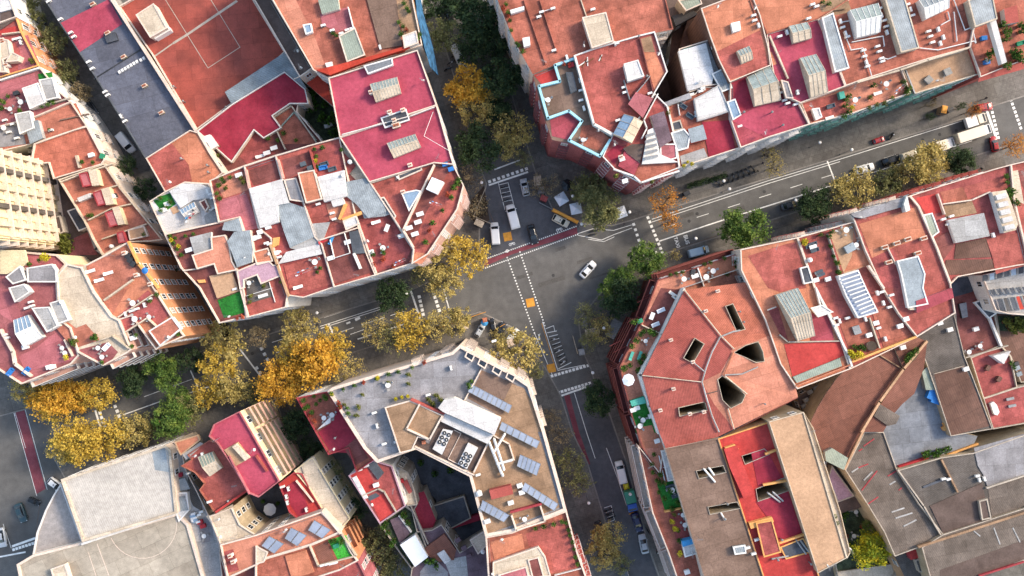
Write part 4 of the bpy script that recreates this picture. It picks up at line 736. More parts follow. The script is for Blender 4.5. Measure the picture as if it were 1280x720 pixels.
b.x("1218,378 1226,375 1245,392 1236,398",.8,'white_paint','slate','roof_light','white_paint'); b.w_("1237,396 1252,432",'plaster_w',1,.6); b.t("1187,348 1196,346 1232,345 1215,365 1190,372",'blackfloor'); b.x("1199,380 1208,378 1210,396 1203,398",.7,'dark_metal','gry','vent_box',None); boxes(b,"32: 1040,205"); tables(b,"32: 1060,290 1005,320"); b.w_("1208,447 1260,432",'cream_d',1,.3)
b=B('apartment_building','dense cluster of white and blue glazed balconies at right edge','the glazed balcony block',"1226,344 1285,330 1330,324 1330,398 1258,392 1243,388",15,'whtd','plaster_w')
for i in range(9): b.x([(1228+i*9,352-i*1.9),(1234+i*9,351-i*1.9),(1234+i*9,343-i*1.9),(1228+i*9,344-i*1.9)],.6,'white_paint',('slate','plate_glass','blackfloor')[i%3],'balcony_roof',None)
for i in range(7): b.x([(1237+i*8,362-i*.7),(1240+i*8,362-i*.7),(1244+i*8,369-i*.7),(1241+i*8,369-i*.7)],.8,'plaster_w','blackfloor','window',None)
for i in range(6): b.x([(1246+i*8,374-i),(1250+i*8,373-i),(1256+i*8,389-i),(1251+i*8,390-i)],.4+.1*(i%2),'white_paint',('blackfloor','iron','slate','ored','workbrn','slate')[i],'awning',None)
b=B('low_building','red-brown yard roof and leafy pit at right edge','the leafy pit roof',"1243,388 1258,392 1330,398 1330,470 1275,478 1262,445 1250,432",8,'workbrn','cream_d',(.25,.6,'cream_d'))
b.t("32: 1150,140 1290,130 1290,220 1160,215",'garden'); loose('potted_plant',mk_plant('plant_olive'),"32: 1180,170 1200,190 1230,170 1250,200 1270,175 1210,205",8.1,'grey-green bush','the leafy pit roof','shrub',key='plantbig2',sc=2.2); b.t("32: 1190,90 1250,60 1280,130 1220,140",'terr' if 0 else 'sal'); boxes(b,"32: 1245,400 1255,430",'pool',.4,'pale grey box'); boxes(b,"32: 1240,380",'dark_metal',.4,'black storage box')
b=B('low_building','small maroon terrace with triangular white sail','the sail terrace',"1212,447 1250,432 1262,445 1270,484 1228,498",9,'red2','cream_d',(.25,.7,'crm')); b.x("32: 1125,340 1215,315 1180,380",1.8,'white_paint','wht','shade_sail',None); boxes(b,"32: 1155,455 1100,400",'workbrn',1,'rusty box'); plants(b,"32: 1215,375 1230,395",'g')
b=B('low_building','small red terrace with white oval tub','the oval tub terrace',"1228,498 1270,484 1330,470 1330,520 1240,536",9,'red2','cream_d',(.25,.7,'cream_d')); b.x("32: 1112,578 1128,568 1145,585 1158,620 1148,637 1130,632",.7,'white_paint','white_paint','bathtub',None); boxes(b,"32: 1215,555 1225,590",'galv',.2,'grey flat box',(1.6,.5,.3))
# brown workshops
b=B('workshop_building','broad plain brick-brown workshop roof','the brown workshop roof',"1010,533 1021,510 1033,490 1045,473 1056,462 1062,459 1100,443 1116,430 1130,462 1121,480 1108,500 1092,521 1078,540 1066,562 1055,587 1030,568",12,'workred','beige_wall',(.2,.3,'workbrn'),nofac=True)
b.w_("32: 560,335 680,410",'tan',.4,.3); b.sheds("33: 285,100 320,80 400,130 380,190 290,145",1.2,'wgrey','greentin')
b=B('workshop_building','narrow brown workshop roof with pale ridge and patched end','the pale ridged workshop',"1130,462 1116,430 1145,421 1159,427 1155,460 1143,492 1128,505 1115,520 1104,540 1078,540",12.5,'workred','beige_wall',None,nofac=True)
b.w_("32: 795,268 680,405 560,570 470,720",'beige',.8,.6); b.w_("33: 480,-10 385,185",'beige',.8,.5); b.t("32: 560,580 660,640 640,680 600,690 530,640",'conc',dz=.3); b.t("32: 690,330 790,270 740,350 690,400",'garden'); plants(b,"32: 700,340 720,330 690,360 735,310",'g',1.3); boxes(b,"32: 675,297")
b=B('workshop_building','grey-brown slab roof strip running down between red terraces','the grey strip roof',"1145,421 1180,398 1192,392 1205,445 1215,470 1240,536 1188,545 1170,490 1158,455",11,'slab','beige_wall',(.2,.3,'cream_d'),nofac=True)
b.t("32: 830,430 980,390 1020,470 1110,690 910,740 870,600",'workbrn'); boxes(b,"32: 860,175 910,208 990,405"); b.w_("32: 980,390 830,430",'cream_d',.3,.1)
b=B('courtyard_deck','smooth blue-grey yard roof with puddled sheen','the blue-grey yard roof',"1104,540 1115,520 1128,505 1143,492 1150,470 1158,455 1170,490 1188,545 1205,542 1222,545 1215,560 1175,572 1121,588",9.3,'yard','beige_wall',None,nofac=True)
b.x("32: 770,420 800,390 835,480 830,510 790,510",1.5,'galv','greentin','skip_cover',None); boxes(b,"32: 840,540",'blue_cloth',1.2,'blue tarpaulin-covered stack',(3.2,1.8,1.2)); boxes(b,"32: 820,520",'blue_cloth',1.2,'blue tarpaulin-covered stack',(3.2,1.8,1.2)); boxes(b,"32: 890,680 885,700",'obar',.5,'ochre crate'); plants(b,"33: 780,110 800,100 830,110 850,95 880,90 900,80",'g',1.5); b.w_("33: 650,185 860,130 1050,60",'obar',.8,.5); b.w_("33: 660,175 800,130",'redcloth',1.2,.6)
b=B('workshop_building','long stained concrete roof with painted red marks','the stained concrete roof',"1080,540 1088,540 1104,540 1121,588 1148,630 1178,668 1145,685 1118,695 1105,665 1085,632 1056,587",11,'conc','beige_wall',(.25,.4,'cream_d'),nofac=True)
for l in("33: 480,70 530,35","33: 455,95 470,85","33: 600,220 650,190","33: 500,360 550,325","33: 450,180 500,160","33: 470,290 545,195","33: 655,290 668,280"): b.w_(l,'wred',.05,.24,'painted_mark')
for l in("33: 610,262 635,247","33: 620,400 680,380","33: 640,430 720,405","33: 680,470 740,440","33: 420,200 450,180","33: 480,240 520,200"): b.w_(l,'whtd',.05,.3,'painted_mark')
b=B('workshop_building','weathered grey slab roof with patched lanterns beside the concrete strip','the patched grey slab roof',"1121,588 1175,572 1216,566 1290,540 1330,530 1330,600 1280,635 1178,668 1148,630",11.4,'slab','beige_wall',(.25,.4,'cream_d'),nofac=True)
b.t("33: 1030,80 1280,10 1280,215 1100,285 1080,220 1050,170",'gry',dz=.15); b.t("33: 810,370 1070,255 1110,430 880,515",'dbrn',dz=.1); b.t("33: 1100,285 1280,225 1280,400 1120,430",'conc'); b.w_("33: 870,140 950,300",'tan',.8,.4); b.w_("33: 650,190 780,370 865,515",'cream_d',.6,.35); b.w_("33: 1095,280 1280,220",'cream_d',.8,.4); b.w_("33: 755,575 1280,405",'tan',.9,.6); b.ac("33: 905,237 880,235 1050,220 1060,240 1085,235"); b.w_("33: 780,275 870,240",'blackfloor',.15,.5,'crack_cover'); b.x("33: 1055,345 1095,335 1115,430 1070,440",.8,'cream_d','dbrn','roof_light','cream_d')
b=B('workshop_building','stained tan slab roof along the lower right edge','the stained tan edge roof',"1152,684 1178,668 1280,635 1330,600 1330,720 1280,700 1225,720 1170,740 1162,720",11.8,'conc','beige_wall',(.25,.3,'cream_d'),nofac=True); b.t("33: 860,690 1280,540 1280,640 1060,720 860,760",'dbrn'); b.w_("33: 1060,720 1280,650",'wred',.8,.4)
for l in("33: 1130,480 1160,560","33: 1225,480 1260,550","33: 1030,495 1060,520"): b.w_(l,'whtd',.05,.25,'stain_strip')
b=B('low_building','small grey lean-to and red hatch at the foot of the concrete strip','the grey lean-to',"1118,695 1145,685 1152,684 1162,720 1170,740 1140,740",7,'slab','wochre',None); b.x("33: 695,595 750,585 770,625 715,640",1.5,'wred','scar','hatch',None); b.x("33: 735,640 780,628 805,690 755,700",1.2,'cream_d','slab','hatch','cream_d')
b=B('courtyard_garden','sunken garden court with pots behind the peach slab roof','the sunken garden court',"1048,640 1085,632 1105,665 1128,700 1100,740 1050,740 1040,690",1.0,'garden','beige_wall',(.2,1.2,'cream_d'),nofac=True); b.t("33: 350,365 480,340 490,365 360,395",'crm',dz=.9); b.t("33: 340,700 700,650 740,740 340,740",'crm',dz=.4); tables(b,"33: 440,400 430,520"); plants(b,"33: 380,400 360,420 480,500 540,480 520,520 410,560 400,580 560,470",'g',1.6); plants(b,"33: 395,520 470,470",'r')
b=B('low_building','thin cluttered lane roof between the workshop and the peach slab roof','the cluttered lane roof',"996,497 1055,462 1010,533 1030,568 1056,587 1085,632 1048,642 1040,610 1018,560 1003,516",5,'dbrn','beige_wall',None); b.x("33: 320,170 430,320 350,350 300,230",2,'cream_d','mauve','lean_to','cream_d'); boxes(b,"32: 190,560 210,520 240,500 180,590 230,560",'concrete',.5,'grey crate'); boxes(b,"32: 270,490 250,540",'wochre',.5,'ochre crate'); boxes(b,"33: 230,30 240,90 250,120",'wood',.5,'brown crate'); plants(b,"33: 300,250 345,450",'g')
# tall slab row, bottom right of centre
b=B('apartment_building','long brown-grey flat roof with slot-like light wells','the brown-grey slab roof',"832,561 897,548 960,740 885,740 880,720",20.5,'brn','cream',(.2,.3,'brn'),holes=["23: 922,195 1055,168 1068,200 935,232","23: 980,375 1125,350 1140,380 990,410"])
b.x("23: 1105,575 1165,565 1170,605 1115,612",.8,'galv','sheet','vent_box','white_paint'); b.ac("23: 1180,580 1210,610"); b.pipe("23: 960,185 1015,250",r=.2); b.pipe("23: 985,180 1010,215",r=.2); b.pipe("23: 1045,405 1065,440",r=.16); b.ch("23: 1078,360 1065,435",1)
b=B('apartment_building','bright red stepped roof with orange-capped light wells','the bright red stepped roof',"897,548 961,527 1022,716 1030,740 960,740",20.1,'scar','wochre',(.3,.7,'obar'),holes=["23: 1150,120 1260,85 1285,110 1165,160","33: -60,285 80,230 105,290 -50,345"])
b.x("23: 1060,85 1125,65 1160,170 1215,310 1160,335 1090,180",1.1,'scar','scar','raised_deck',None); b.t("23: 1065,78 1115,62 1135,85 1070,100",'obar',dz=1.0); b.x("23: 1185,455 1300,425 1310,450 1195,485",1,'obar','obar','wall_cap',None); b.t("33: -85,100 -10,80 70,230 -50,270",'crim'); b.t("33: -60,350 100,300 175,520 60,560 20,460",'crim'); b.x("33: -60,455 20,440 65,600 -20,625",1.2,'scar','red2','raised_deck','obar'); b.w_("33: -20,265 90,245",'obar',1,.5); b.w_("33: 60,555 180,515",'obar',1,.5); b.w_("33: -10,110 40,92",'obar',1,.5); b.x("33: 60,575 175,530 215,600 90,635",.3,'cream_d','blackfloor','light_well','obar'); b.pipe("33: 0,305 60,350",'whtd',.2); b.pipe("33: 25,300 75,345",'whtd',.2); b.pipe("33: 140,540 190,610",'whtd',.2); b.pipe("33: 160,540 205,600",'whtd',.2); b.ac("23: 1225,540 1280,605"); b.ch("33: 50,640 70,540 215,660",1); b.pipe("33: 20,635 100,620",'whtd',.2)
b=B('apartment_building','plain peach flat roof slab between the bright red roof and the garden court','the peach slab roof',"961,527 1004,515 1058,697 1022,716",22,'beige','beige_wall',(.2,.3,'crm')); b.sheds("33: 235,130 260,160 345,380 385,530 365,540 300,300",-1.0,'obar','obar') if 0 else None
b=B('low_building','orange-edged balcony strip down the side of the peach slab roof','the balcony strip',"1004,515 1016,535 1050,640 1062,690 1058,697",16,'crm','cream',(.2,.6,'crm')); plants(b,"33: 330,420 345,455",'g')
b=B('apartment_building','stepped west terraces with slatted cream balconies beside the brown-grey roof','the stepped side terraces',"797,556 824,590 828,562 832,561 848,606 882,740 852,740 835,690 815,640",17,'ter','cream',(.3,.9,'cream'),style='long',rail='whiterail')
b.x("23: 745,95 775,90 815,240 780,245",1,'white_paint','wht','extension','plaster_w'); b.t("23: 725,260 820,240 855,370 765,395",'turf'); b.w_("23: 765,400 860,380",'obar',1.2,.3); b.t("23: 780,410 880,395 920,540 830,560",'red2'); b.x("23: 848,548 915,530 932,605 865,625",1.4,'white_paint','wht','awning','white_paint'); b.t("23: 848,548 915,530 920,555 855,575",'skyblue','awning',1.7); plants(b,"23: 705,200 725,240 740,250 700,160 710,110 735,300 790,290 830,350 800,380 870,400 885,470 830,490 835,540 740,210 760,330 850,330",'g',1.1); plants(b,"23: 760,255 850,390 810,415",'o'); plants(b,"23: 815,480 840,605 800,445",'y'); tables(b,"23: 855,415 865,465 800,290"); sofas(b,"23: 820,320 790,275"); b.pipe("23: 735,120 765,250",r=.12); b.pipe("23: 740,180 775,175",r=.12); boxes(b,"23: 725,45 875,700")
# ================================================================ central south block
b=B('apartment_building','cream-rimmed corner building with grey terrace, tan penthouses and solar panels','the grey and tan corner terrace',"410,489 416,484 565,440 575,431 640,466 662,481 681,540 708,637 640,664 607,670 587,595 520,561 472,578 455,560",21,'gry','cream',(.9,.7,'cream'),style='balc',rail='iron')
b.t("599,461 640,483 655,490 680,562 700,634 660,650 607,668 590,600 576,560 626,526 600,492",'tan'); b.w_("22: -160,405 -240,560",'cream',.6,.3) if 0 else b.w_("602,461 581,500",'cream',.8,.3)
b.t("603,463 640,478 657,489 625,520 585,498",'brn'); b.t("22: 0,480 60,500 110,590 160,720 60,720 -60,600",'tan')
b.x("480,500,8: 10,75 260,5 355,45 600,160 560,200 460,400 340,370 280,500 160,530",1.6,'cream','tan','penthouse','cream'); b.w_("480,500,8: 355,45 225,290 455,395 580,165",'cream',2.75,.4); b.w_("480,500,8: 270,0 600,140",'wcoral',2.6,.4)
b.x("480,500,8: 540,80 600,0 700,-20 1170,190 1105,350 590,120",2.6,'plaster_w','wht','penthouse',None); b.x("480,500,8: 590,125 1095,350 1035,440 570,215",1.5,'whtd','wht','penthouse',None); b.t("480,500,8: 570,220 1030,455 900,720 310,460 345,380 450,440",'dbrn'); b.t("480,500,8: 690,300 850,380 740,640 590,550",'brn')
b.x("480,500,8: 590,290 690,310 580,548 485,490",.8,'plaster_w','wht','cooling_unit',None); b.x("480,500,8: 840,430 940,480 830,690 738,640",.8,'plaster_w','wht','cooling_unit',None)
def fans(pts):
    for x,y in pl(pts):
        X,Y=PX(x,y,b.z+1); inst('fan',share('fan',lambda:(lambda q:(q.cyl(0,0,.86,.42,.42,.16,'galv',12,'dark_metal'),q.cyl(0,0,1.02,.12,.1,.05,'white_paint',8),q.data('fan'))[2])(MB())),b.root,(X,Y,b.z))
fans("480,500,8: 605,330 648,350 580,375 625,398 557,420 600,440 820,540 862,562 796,582 840,605 772,628 818,652")
b.w_("480,500,8: 310,465 830,720 900,750",'cream',.8,.3); b.w_("480,500,8: 700,300 770,335 640,590 740,640",'cream',.3,.12)
for l in("480,500,8: 1050,420 1170,720 1190,760","480,500,8: 1100,390 1200,700","480,500,8: 1100,520 1210,340","480,500,8: 1130,640 1280,600"): b.pipe(l,'plaster_w',.28,1.0)
b.w_("480,500,8: 1095,355 1250,440 1300,600",'cream',.8,.3); b.w_("480,500,8: 1040,430 900,720",'cream',.8,.4)
b.solar("589,480 640,507 636,516 585,489",9); b.solar("627,527 675,552 671,560 624,536",6); b.solar("22: 0,580 95,640 75,660 -10,610",1) if 0 else None
b.solar("650,568 676,580 671,594 646,582",5); b.solar("22: -30,640 60,700 40,720 -50,665",1) if 0 else None
b.solar("656,603 698,630 693,638 652,611",6); b.solar("603,625 637,644 630,652 600,636",5); b.w_("22: -240,90 0,225",'cream',.5,.3) if 0 else None
for i,(x,y) in enumerate([(589,443),(605,452),(623,461),(640,469)]): b.x([(x-5,y-4),(x+5,y+1),(x+1,y+9),(x-8,y+3)],.9,'cream','glass_dark','skylight','cream')
b.ac("12: 975,400 860,535 590,625 605,690 1190,265"); tables(b,"12: 660,485"); plants(b,"12: 530,535 510,595 760,480 760,435 500,640 440,585 660,475",'o',.9); plants(b,"12: 375,525 435,505 490,488 600,455 660,430 710,418 780,395 460,625 415,590 455,600",'g'); plants(b,"12: 415,572 425,595 540,470 845,370",'r'); plants(b,"12: 610,450 380,530",'y'); loungers(b,"12: 700,600 730,590"); plants(b,"12: 900,540 920,560 880,580 860,560 940,580",'o',1.2); plants(b,"12: 1060,480 1075,465 1065,495",'g'); tanks(b,"480,500,8: 215,385"); tanks(b,"13: 1115,305"); tables(b,"520,600,5.82: 790,285"); boxes(b,"520,600,5.82: 620,80",'wcoral',.25,'coral red storage shed',(4.4,1.8,1.6)); boxes(b,"520,600,5.82: 690,165 520,300 770,90 755,40 460,100"); b.w_("520,600,5.82: 690,235 910,175",'wred',1.3,.5); b.w_("520,600,5.82: 695,260 730,365 940,300 905,190",'cream',1.3,.35); b.ac("13: 640,60 700,50 1110,215",.3); plants(b,"12: 730,545 760,540 700,555",'y',.8); b.x("480,500,8: 375,410 410,405 415,440 380,445",.6,'clay','org','vent_box',None); b.x("480,500,8: 190,325 245,340 240,375 185,360",.5,'wred','scar','awning',None)
b=B('apartment_building','terracotta roof terrace with cream stair walls below the solar panel roof','the cream stair terrace',"607,670 640,664 708,637 722,690 742,745 612,745",20,'ter','wcoral',(.5,.8,'cream'),style='balc',rail='whiterail')
b.t("520,600,5.82: 800,390 1080,310 1120,450 1170,640 980,680 900,500 820,480",'red1'); b.x("520,600,5.82: 560,600 890,485 940,560 980,700 560,700",.9,'cream','crm','stair_block','cream'); b.x("520,600,5.82: 600,690 800,630 820,700 640,740",1.4,'cream','rose','stair_tower','cream'); b.t("520,600,5.82: 540,450 770,390 790,500 570,580",'org'); plants(b,"520,600,5.82: 870,350 930,335 1000,320 1060,300 1090,310 1110,360 1120,400 1140,450 1150,500 1160,560 1175,610",'g',.9); b.w_("520,600,5.82: 1010,695 1200,645",'plaster_w',.8,.15); b.w_("520,600,5.82: 560,655 620,640",'blackfloor',.95,.5,'vent_slot'); b.w_("520,600,5.82: 640,632 680,622",'blackfloor',.95,.5,'vent_slot'); b.x("520,600,5.82: 815,580 890,560 930,700 850,720",1.0,'cream','mar','stair_well','cream')
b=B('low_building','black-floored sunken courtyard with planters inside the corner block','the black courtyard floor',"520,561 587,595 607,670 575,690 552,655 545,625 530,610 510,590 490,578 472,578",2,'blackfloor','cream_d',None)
b.x("13: 880,370 1040,320 1075,430 940,500 900,480",2,'cream_d','blackfloor','pavilion','cream_d'); b.t("13: 930,470 1120,410 1125,440 945,495",'crim',dz=1.8); b.w_("13: 690,140 860,310 870,390 940,480",'cream_d',2.2,.3); plants(b,"13: 825,150 895,205 1020,330 975,185",'g',1.6); plants(b,"13: 690,185 720,200 760,260",'o',1.2)
b=B('terraced_house','red roof house with planted terrace and white triangular sail by the alley','the white sail red roof',"371,497 410,489 455,560 467,575 446,590 436,560 411,568 395,540",17,'ter','plaster_w',(.3,.7,'wred'))
b.t("12: 310,720 370,680 400,600 500,720 560,830 370,820",'crim'); b.x("12: 305,710 375,640 370,675",1,'white_paint','wht','shade_sail',None); plants(b,"12: 240,560 260,590 280,620 245,600 290,540 320,560 340,540 300,580 350,550",'g'); tables(b,"12: 340,650 380,635"); plants(b,"12: 270,640 290,665",'r'); b.t("13: 440,80 500,30 560,130 495,170",'mar'); b.ch("13: 395,30",1)
b=B('terraced_house','alley house with two bright red roof terraces and pink cornice','the twin bright red terraces',"436,594 467,575 490,582 507,632 475,654",16,'red2','plaster_w',(.3,.6,'mauve'))
b.t("13: 475,215 555,180 605,290 530,320",'scar'); b.t("13: 570,340 640,305 695,400 625,450",'scar'); b.t("13: 550,160 590,140 640,205 610,240",'slate',dz=.3); b.t("13: 555,325 600,305 620,320 570,345",'slate'); b.x("13: 480,230 500,220 560,330 540,335",.4,'white_paint','wht','vent_box',None); b.w_("13: 530,320 610,285 640,300 700,400",'cream_d',.8,.3); boxes(b,"13: 515,185 550,165 600,265")
b=B('low_building','pale cream patio roofs and slate box behind the twin red terraces','the pale cream patios',"467,575 472,578 490,578 510,590 518,612 522,630 507,632 490,582",12,'crm','cream_d',(.25,.6,'cream_d')); b.t("13: 660,330 710,300 755,370 705,400",'slate',dz=.6); tables(b,"13: 690,185 700,200"); boxes(b,"13: 725,245",'redcloth'); b.t("13: 730,250 755,240 780,300 765,310",'red2',dz=.5)
b=B('low_building','deep crimson round-ended roof inside the courtyard','the deep crimson roof',"510,620 530,614 545,650 540,662 522,664 516,640",8,'crim','cream_d',None)
b=B('low_building','planted narrow patio with white square canopy by the alley','the white canopy patio',"475,654 507,632 518,640 530,675 535,690 515,710 500,690",9,'garden','cream_d',(.25,.9,'cream_d')); b.t("13: 670,440 720,420 775,500 720,560",'purp',dz=.5); b.x("13: 720,565 795,515 860,625 795,675",2.2,'white_paint','white_cloth','canopy',None); plants(b,"13: 640,470 660,500 690,540 650,450 680,560 740,410 760,450",'g',1.4); b.w_("13: 715,420 775,500",'plaster_w',1,.4)
b=B('low_building','brown back building with tan tower and round tank beside the terracotta roof','the brown back roof',"507,632 522,630 516,640 522,664 540,662 552,655 575,690 607,670 612,745 510,745 515,710 535,690 530,675 518,640",9.5,'purp','cream_d',(.25,.6,'cream_d'))
b.t("13: 845,580 940,510 1000,590 990,640 920,650 860,620",'workred',dz=.8); b.x("13: 905,610 940,590 975,640 945,660",1.2,'white_paint','wht','vent_box',None); b.x("13: 1070,540 1140,495 1160,560 1110,610",1,'crm','crm','stair_tower','cream'); tanks(b,"13: 1135,595"); b.t("13: 820,700 880,620 960,700 960,760 820,760",'gry'); plants(b,"13: 850,640 870,650 885,640 900,665",'g',1.4); b.t("13: 940,640 1050,620 1060,720 980,740",'whtd'); b.w_("13: 760,340 860,560",'cream_d',1,.3); boxes(b,"13: 1040,580 1010,540 1065,620",'purp',.5,'mauve crate')
# ================================================================ lower left block
b=B('sports_hall','large pale ribbed hall roof with cream raised rim','the pale ribbed hall roof',"77,599 207,556 214,562 222,641 104,677",14,'hall','cream',(.8,.5,'crm')); b.t("03: 760,95 825,80 845,200 775,190",'pool')
b=B('sports_hall','quarter-round grey roof of the hall with curved outer edge','the quarter-round hall roof',"77,604 104,677 42,693 47,665 58,637 68,618",11,'hallc','plaster_w',(.4,.5,'plaster_w'))
b=B('sports_hall','stained tan rooftop court with painted curve below the hall roof','the stained tan rooftop court',"22,705 42,693 104,677 222,641 236,655 262,745 30,745",12,'hallg','cream',(.8,.5,'cream'))
L_=[(135+ (1-math.cos(t*.35))*0+ (178-42*math.cos(t*.35)-135), 680-5+ 0) for t in range(0)]
arc=[(178+43*math.cos(math.radians(a)),655+43*math.sin(math.radians(a))) for a in range(-12,168,12)]
b.w_(arc,'cream',.02,.12,'court_line'); b.w_("03: 485,560 545,720",'cream',.02,.13,'court_line'); b.w_("03: 440,600 480,720",'cream',.02,.1,'court_line'); b.w_("03: 410,560 880,405",'plaster_w',1.2,.6); b.x("03: 480,515 510,500 515,515 490,530",1.4,'white_paint','wht','vent_box',None); b.x("03: 605,475 635,462 640,475 612,488",1.4,'white_paint','wht','vent_box',None); b.x("03: 758,425 785,412 790,425 765,437",1.4,'white_paint','wht','vent_box',None); b.x("03: 255,685 325,660 350,740 270,740",1.2,'cream','wpinkroof' if 0 else 'crm','stair_tower','cream')
b=B('low_building','cluttered strip of pale sheet roofs, ladders and vents beside the red hip roof','the cluttered pale strip',"207,556 218,552 227,560 232,585 246,612 262,645 275,680 280,745 262,745 236,655 222,641 214,562",11,'whtd','cream_d',(.25,.5,'cream'))
b.x("200,570,8: 105,370 270,365 290,540 190,655 160,570",1.3,'white_paint','wht','plant_room','white_paint'); b.x("200,570,8: 150,420 240,400 285,540 175,560",1.5,'galv','sheet','louvre_panel',None); b.t("200,570,8: 130,240 250,220 300,330 200,350",'skyblue' if 0 else 'pool',dz=.6); b.t("200,570,8: 280,190 400,330 430,560 330,500 270,360",'slab'); b.ac("200,570,8: 330,580 345,620 380,660 320,640 390,590 410,560 150,320 280,175"); boxes(b,"200,570,8: 350,640 330,600",'plate_glass',.5,'pale blue box'); boxes(b,"200,570,8: 195,190",'crim',.2,'dark red box'); b.t("03: 985,440 1050,430 1070,540 1010,560",'gry'); boxes(b,"03: 1015,470 1000,450",'redcloth'); tables(b,"03: 1020,520")
b=B('apartment_building','stepped red roof with white glazed rooflight beside the pink roof','the stepped red roof',"227,582 240,574 235,568 262,550 272,553 290,580 311,613 270,642 250,612 256,604 244,590",17,'red1','wochre',(.3,.6,'ter'))
b.x("03: 875,50 990,15 1000,40 905,115 890,90",.6,'wochre','org','terrace_wall','wochre'); b.sky("03: 990,125 1060,100 1110,180 1050,222",.9,'crm','greentin','crm',5); b.w_("03: 1080,400 1245,285",'scar',1.2,.5); b.ch("03: 1140,345 940,208",1); b.ac("03: 1010,115 1045,350"); b.t("03: 910,110 960,80 1000,50 1020,60 930,140",'whtd')
b=B('apartment_building','bright pink roof of the building whose banded window front faces the alley','the bright pink roof',"262,545 268,530 300,514 314,538 350,601 324,621 312,616 290,580 272,553",20,'pink','wyellow',(.3,.7,'rose'),style='long',rail='wpink'); b.t("03: 1120,90 1190,50 1250,130 1180,170",'wochre',dz=.3); b.x("03: 1180,60 1245,130 1225,145 1160,75",1.1,'crm','crm','chimney_wall',None); b.w_("200,570,8: 960,0 1065,150",'wcoral',.9,.5); b.w_("200,570,8: 690,0 740,100 890,380",'rose',.9,.3)
b=B('terraced_house','scarlet alley house roof with slatted gutter and dark patio','the scarlet alley roof',"349,604 368,590 378,592 388,612 405,640 375,650 362,640",12,'scar','wyellow',(.3,.6,'wred'),floor=2.8); b.t("13: 120,290 200,240 265,380 240,440 215,430",'crim'); b.w_("13: 200,245 285,350",'cream',.9,.3); b.ac("13: 130,275 160,285 150,325 155,355 250,390")
b=B('terraced_house','pale yellow alley house with stacked window bays','the yellow window bays',"368,588 391,571 398,582 438,648 425,662 405,640 388,612",12,'crm','wyellow',(.3,.5,'wyellow'),floor=2.6); b.t("13: 225,165 290,120 320,180 240,210",'crm',dz=.3)
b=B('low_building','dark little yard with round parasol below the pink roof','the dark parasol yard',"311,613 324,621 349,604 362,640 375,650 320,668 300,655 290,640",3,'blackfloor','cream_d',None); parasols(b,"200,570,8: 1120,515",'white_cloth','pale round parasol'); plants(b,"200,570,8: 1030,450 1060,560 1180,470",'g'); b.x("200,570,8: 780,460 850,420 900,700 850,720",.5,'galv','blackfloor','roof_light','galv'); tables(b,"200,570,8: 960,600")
b=B('apartment_building','cream-roofed building with stepped edges below the red hip roof','the cream stepped roof',"270,642 290,634 300,655 320,668 276,680 262,645",14,'crm','beige_wall',(.3,.5,'cream')); b.t("200,570,8: 460,600 550,580 730,480 770,690 560,760",'crm')
b=B('apartment_building','long salmon roof with three blue-violet solar panels','the solar panel salmon roof',"276,680 320,668 402,639 427,664 390,680 330,698 320,706 285,722",15,'sal','cream',(.4,.7,'cream'),floor=2.8)
b.solar("13: 65,520 140,560 95,605 30,565",2); b.solar("13: 175,478 255,518 210,568 145,528",2); b.solar("13: 290,440 375,490 335,530 262,487",2); b.w_("13: 330,400 420,510",'cream',.8,.3); b.t("03: 1115,600 1165,585 1195,690 1140,705",'red2'); b.ch("03: 1150,620 1165,650",0)
b=B('apartment_building','green lawn terrace house with wavy orange balconies over the alley','the green lawn terrace',"330,698 390,680 427,664 440,690 448,700 425,712 395,722 360,732 345,745 320,745 320,706",14.5,'ter','worange',(.4,.7,'cream'),floor=2.8,style='long',rail='worange')
b.t("13: 360,540 450,515 490,615 410,640",'turf2'); b.w_("13: 265,565 310,670 500,620 430,515",'crm',.9,.35); b.t("13: 290,575 355,550 395,640 320,660",'workred'); b.t("13: 145,620 250,590 290,700 180,740",'org',dz=.3); b.x("13: 0,570 60,600 40,650 0,660",1,'cream','crm','stair_tower','cream'); plants(b,"13: 395,540 430,545 375,545",'g',1.1); boxes(b,"13: 400,570",'greencloth',.3,'small green box'); b.ac("13: 330,668 355,662 375,660 395,655")
b=B('apartment_building','pink-walled alley building with red terraces at the bottom edge','the pink-walled bottom terraces',"345,745 360,732 395,722 425,712 448,700 458,720 468,745",14,'red2','rose',(.35,.7,'rose'),floor=2.8)
b=B('apartment_building','stepped grey and red roofs at the bottom edge beside the salmon roof','the bottom edge stepped roofs',"280,745 275,690 285,722 320,706 320,745",13,'mar','cream',(.3,.6,'cream')); 
# ================================================================ block at the left edge
b=B('apartment_building','grey and white roofs in the top left corner','the top left grey roof',"-60,-40 5,-40 14,0 22,22 0,30 -60,42",11,'whtd','plaster_w'); b.t("00: 0,60 60,50 90,90 0,150",'dbrn'); b.t("00: 0,0 50,0 60,45 0,60",'wht',dz=.4)
b=B('apartment_building','orange-trimmed house with jumbled pink and cream roof rooms','the orange-trimmed jumbled roof',"-60,42 0,30 22,22 28,40 50,83 0,98 -60,112",10.5,'wred2','worange',(.35,.8,'obar'),style='balc',rail='whiterail')
b.t("0,0,8: 0,300 200,250 230,310 0,350",'scar'); b.t("0,0,8: 120,380 280,350 400,660 180,700 200,500",'rose'); b.x("0,0,8: 0,380 80,400 110,560 30,600 60,720 0,720",1.4,'cream','crm','stair_block','cream'); b.t("0,0,8: 0,480 70,490 90,550 0,570",'slab',dz=.5); b.x("0,0,8: 120,520 200,560 180,610 60,620",1.6,'cream','crm','stair_block','cream'); plants(b,"0,0,8: 330,620 310,600",'o'); b.ch("0,0,8: 30,420 60,650 20,400",0); b.ac("0,0,8: 140,390 180,380 200,420"); b.w_("0,0,8: 20,340 190,320",'crm',1,.3)
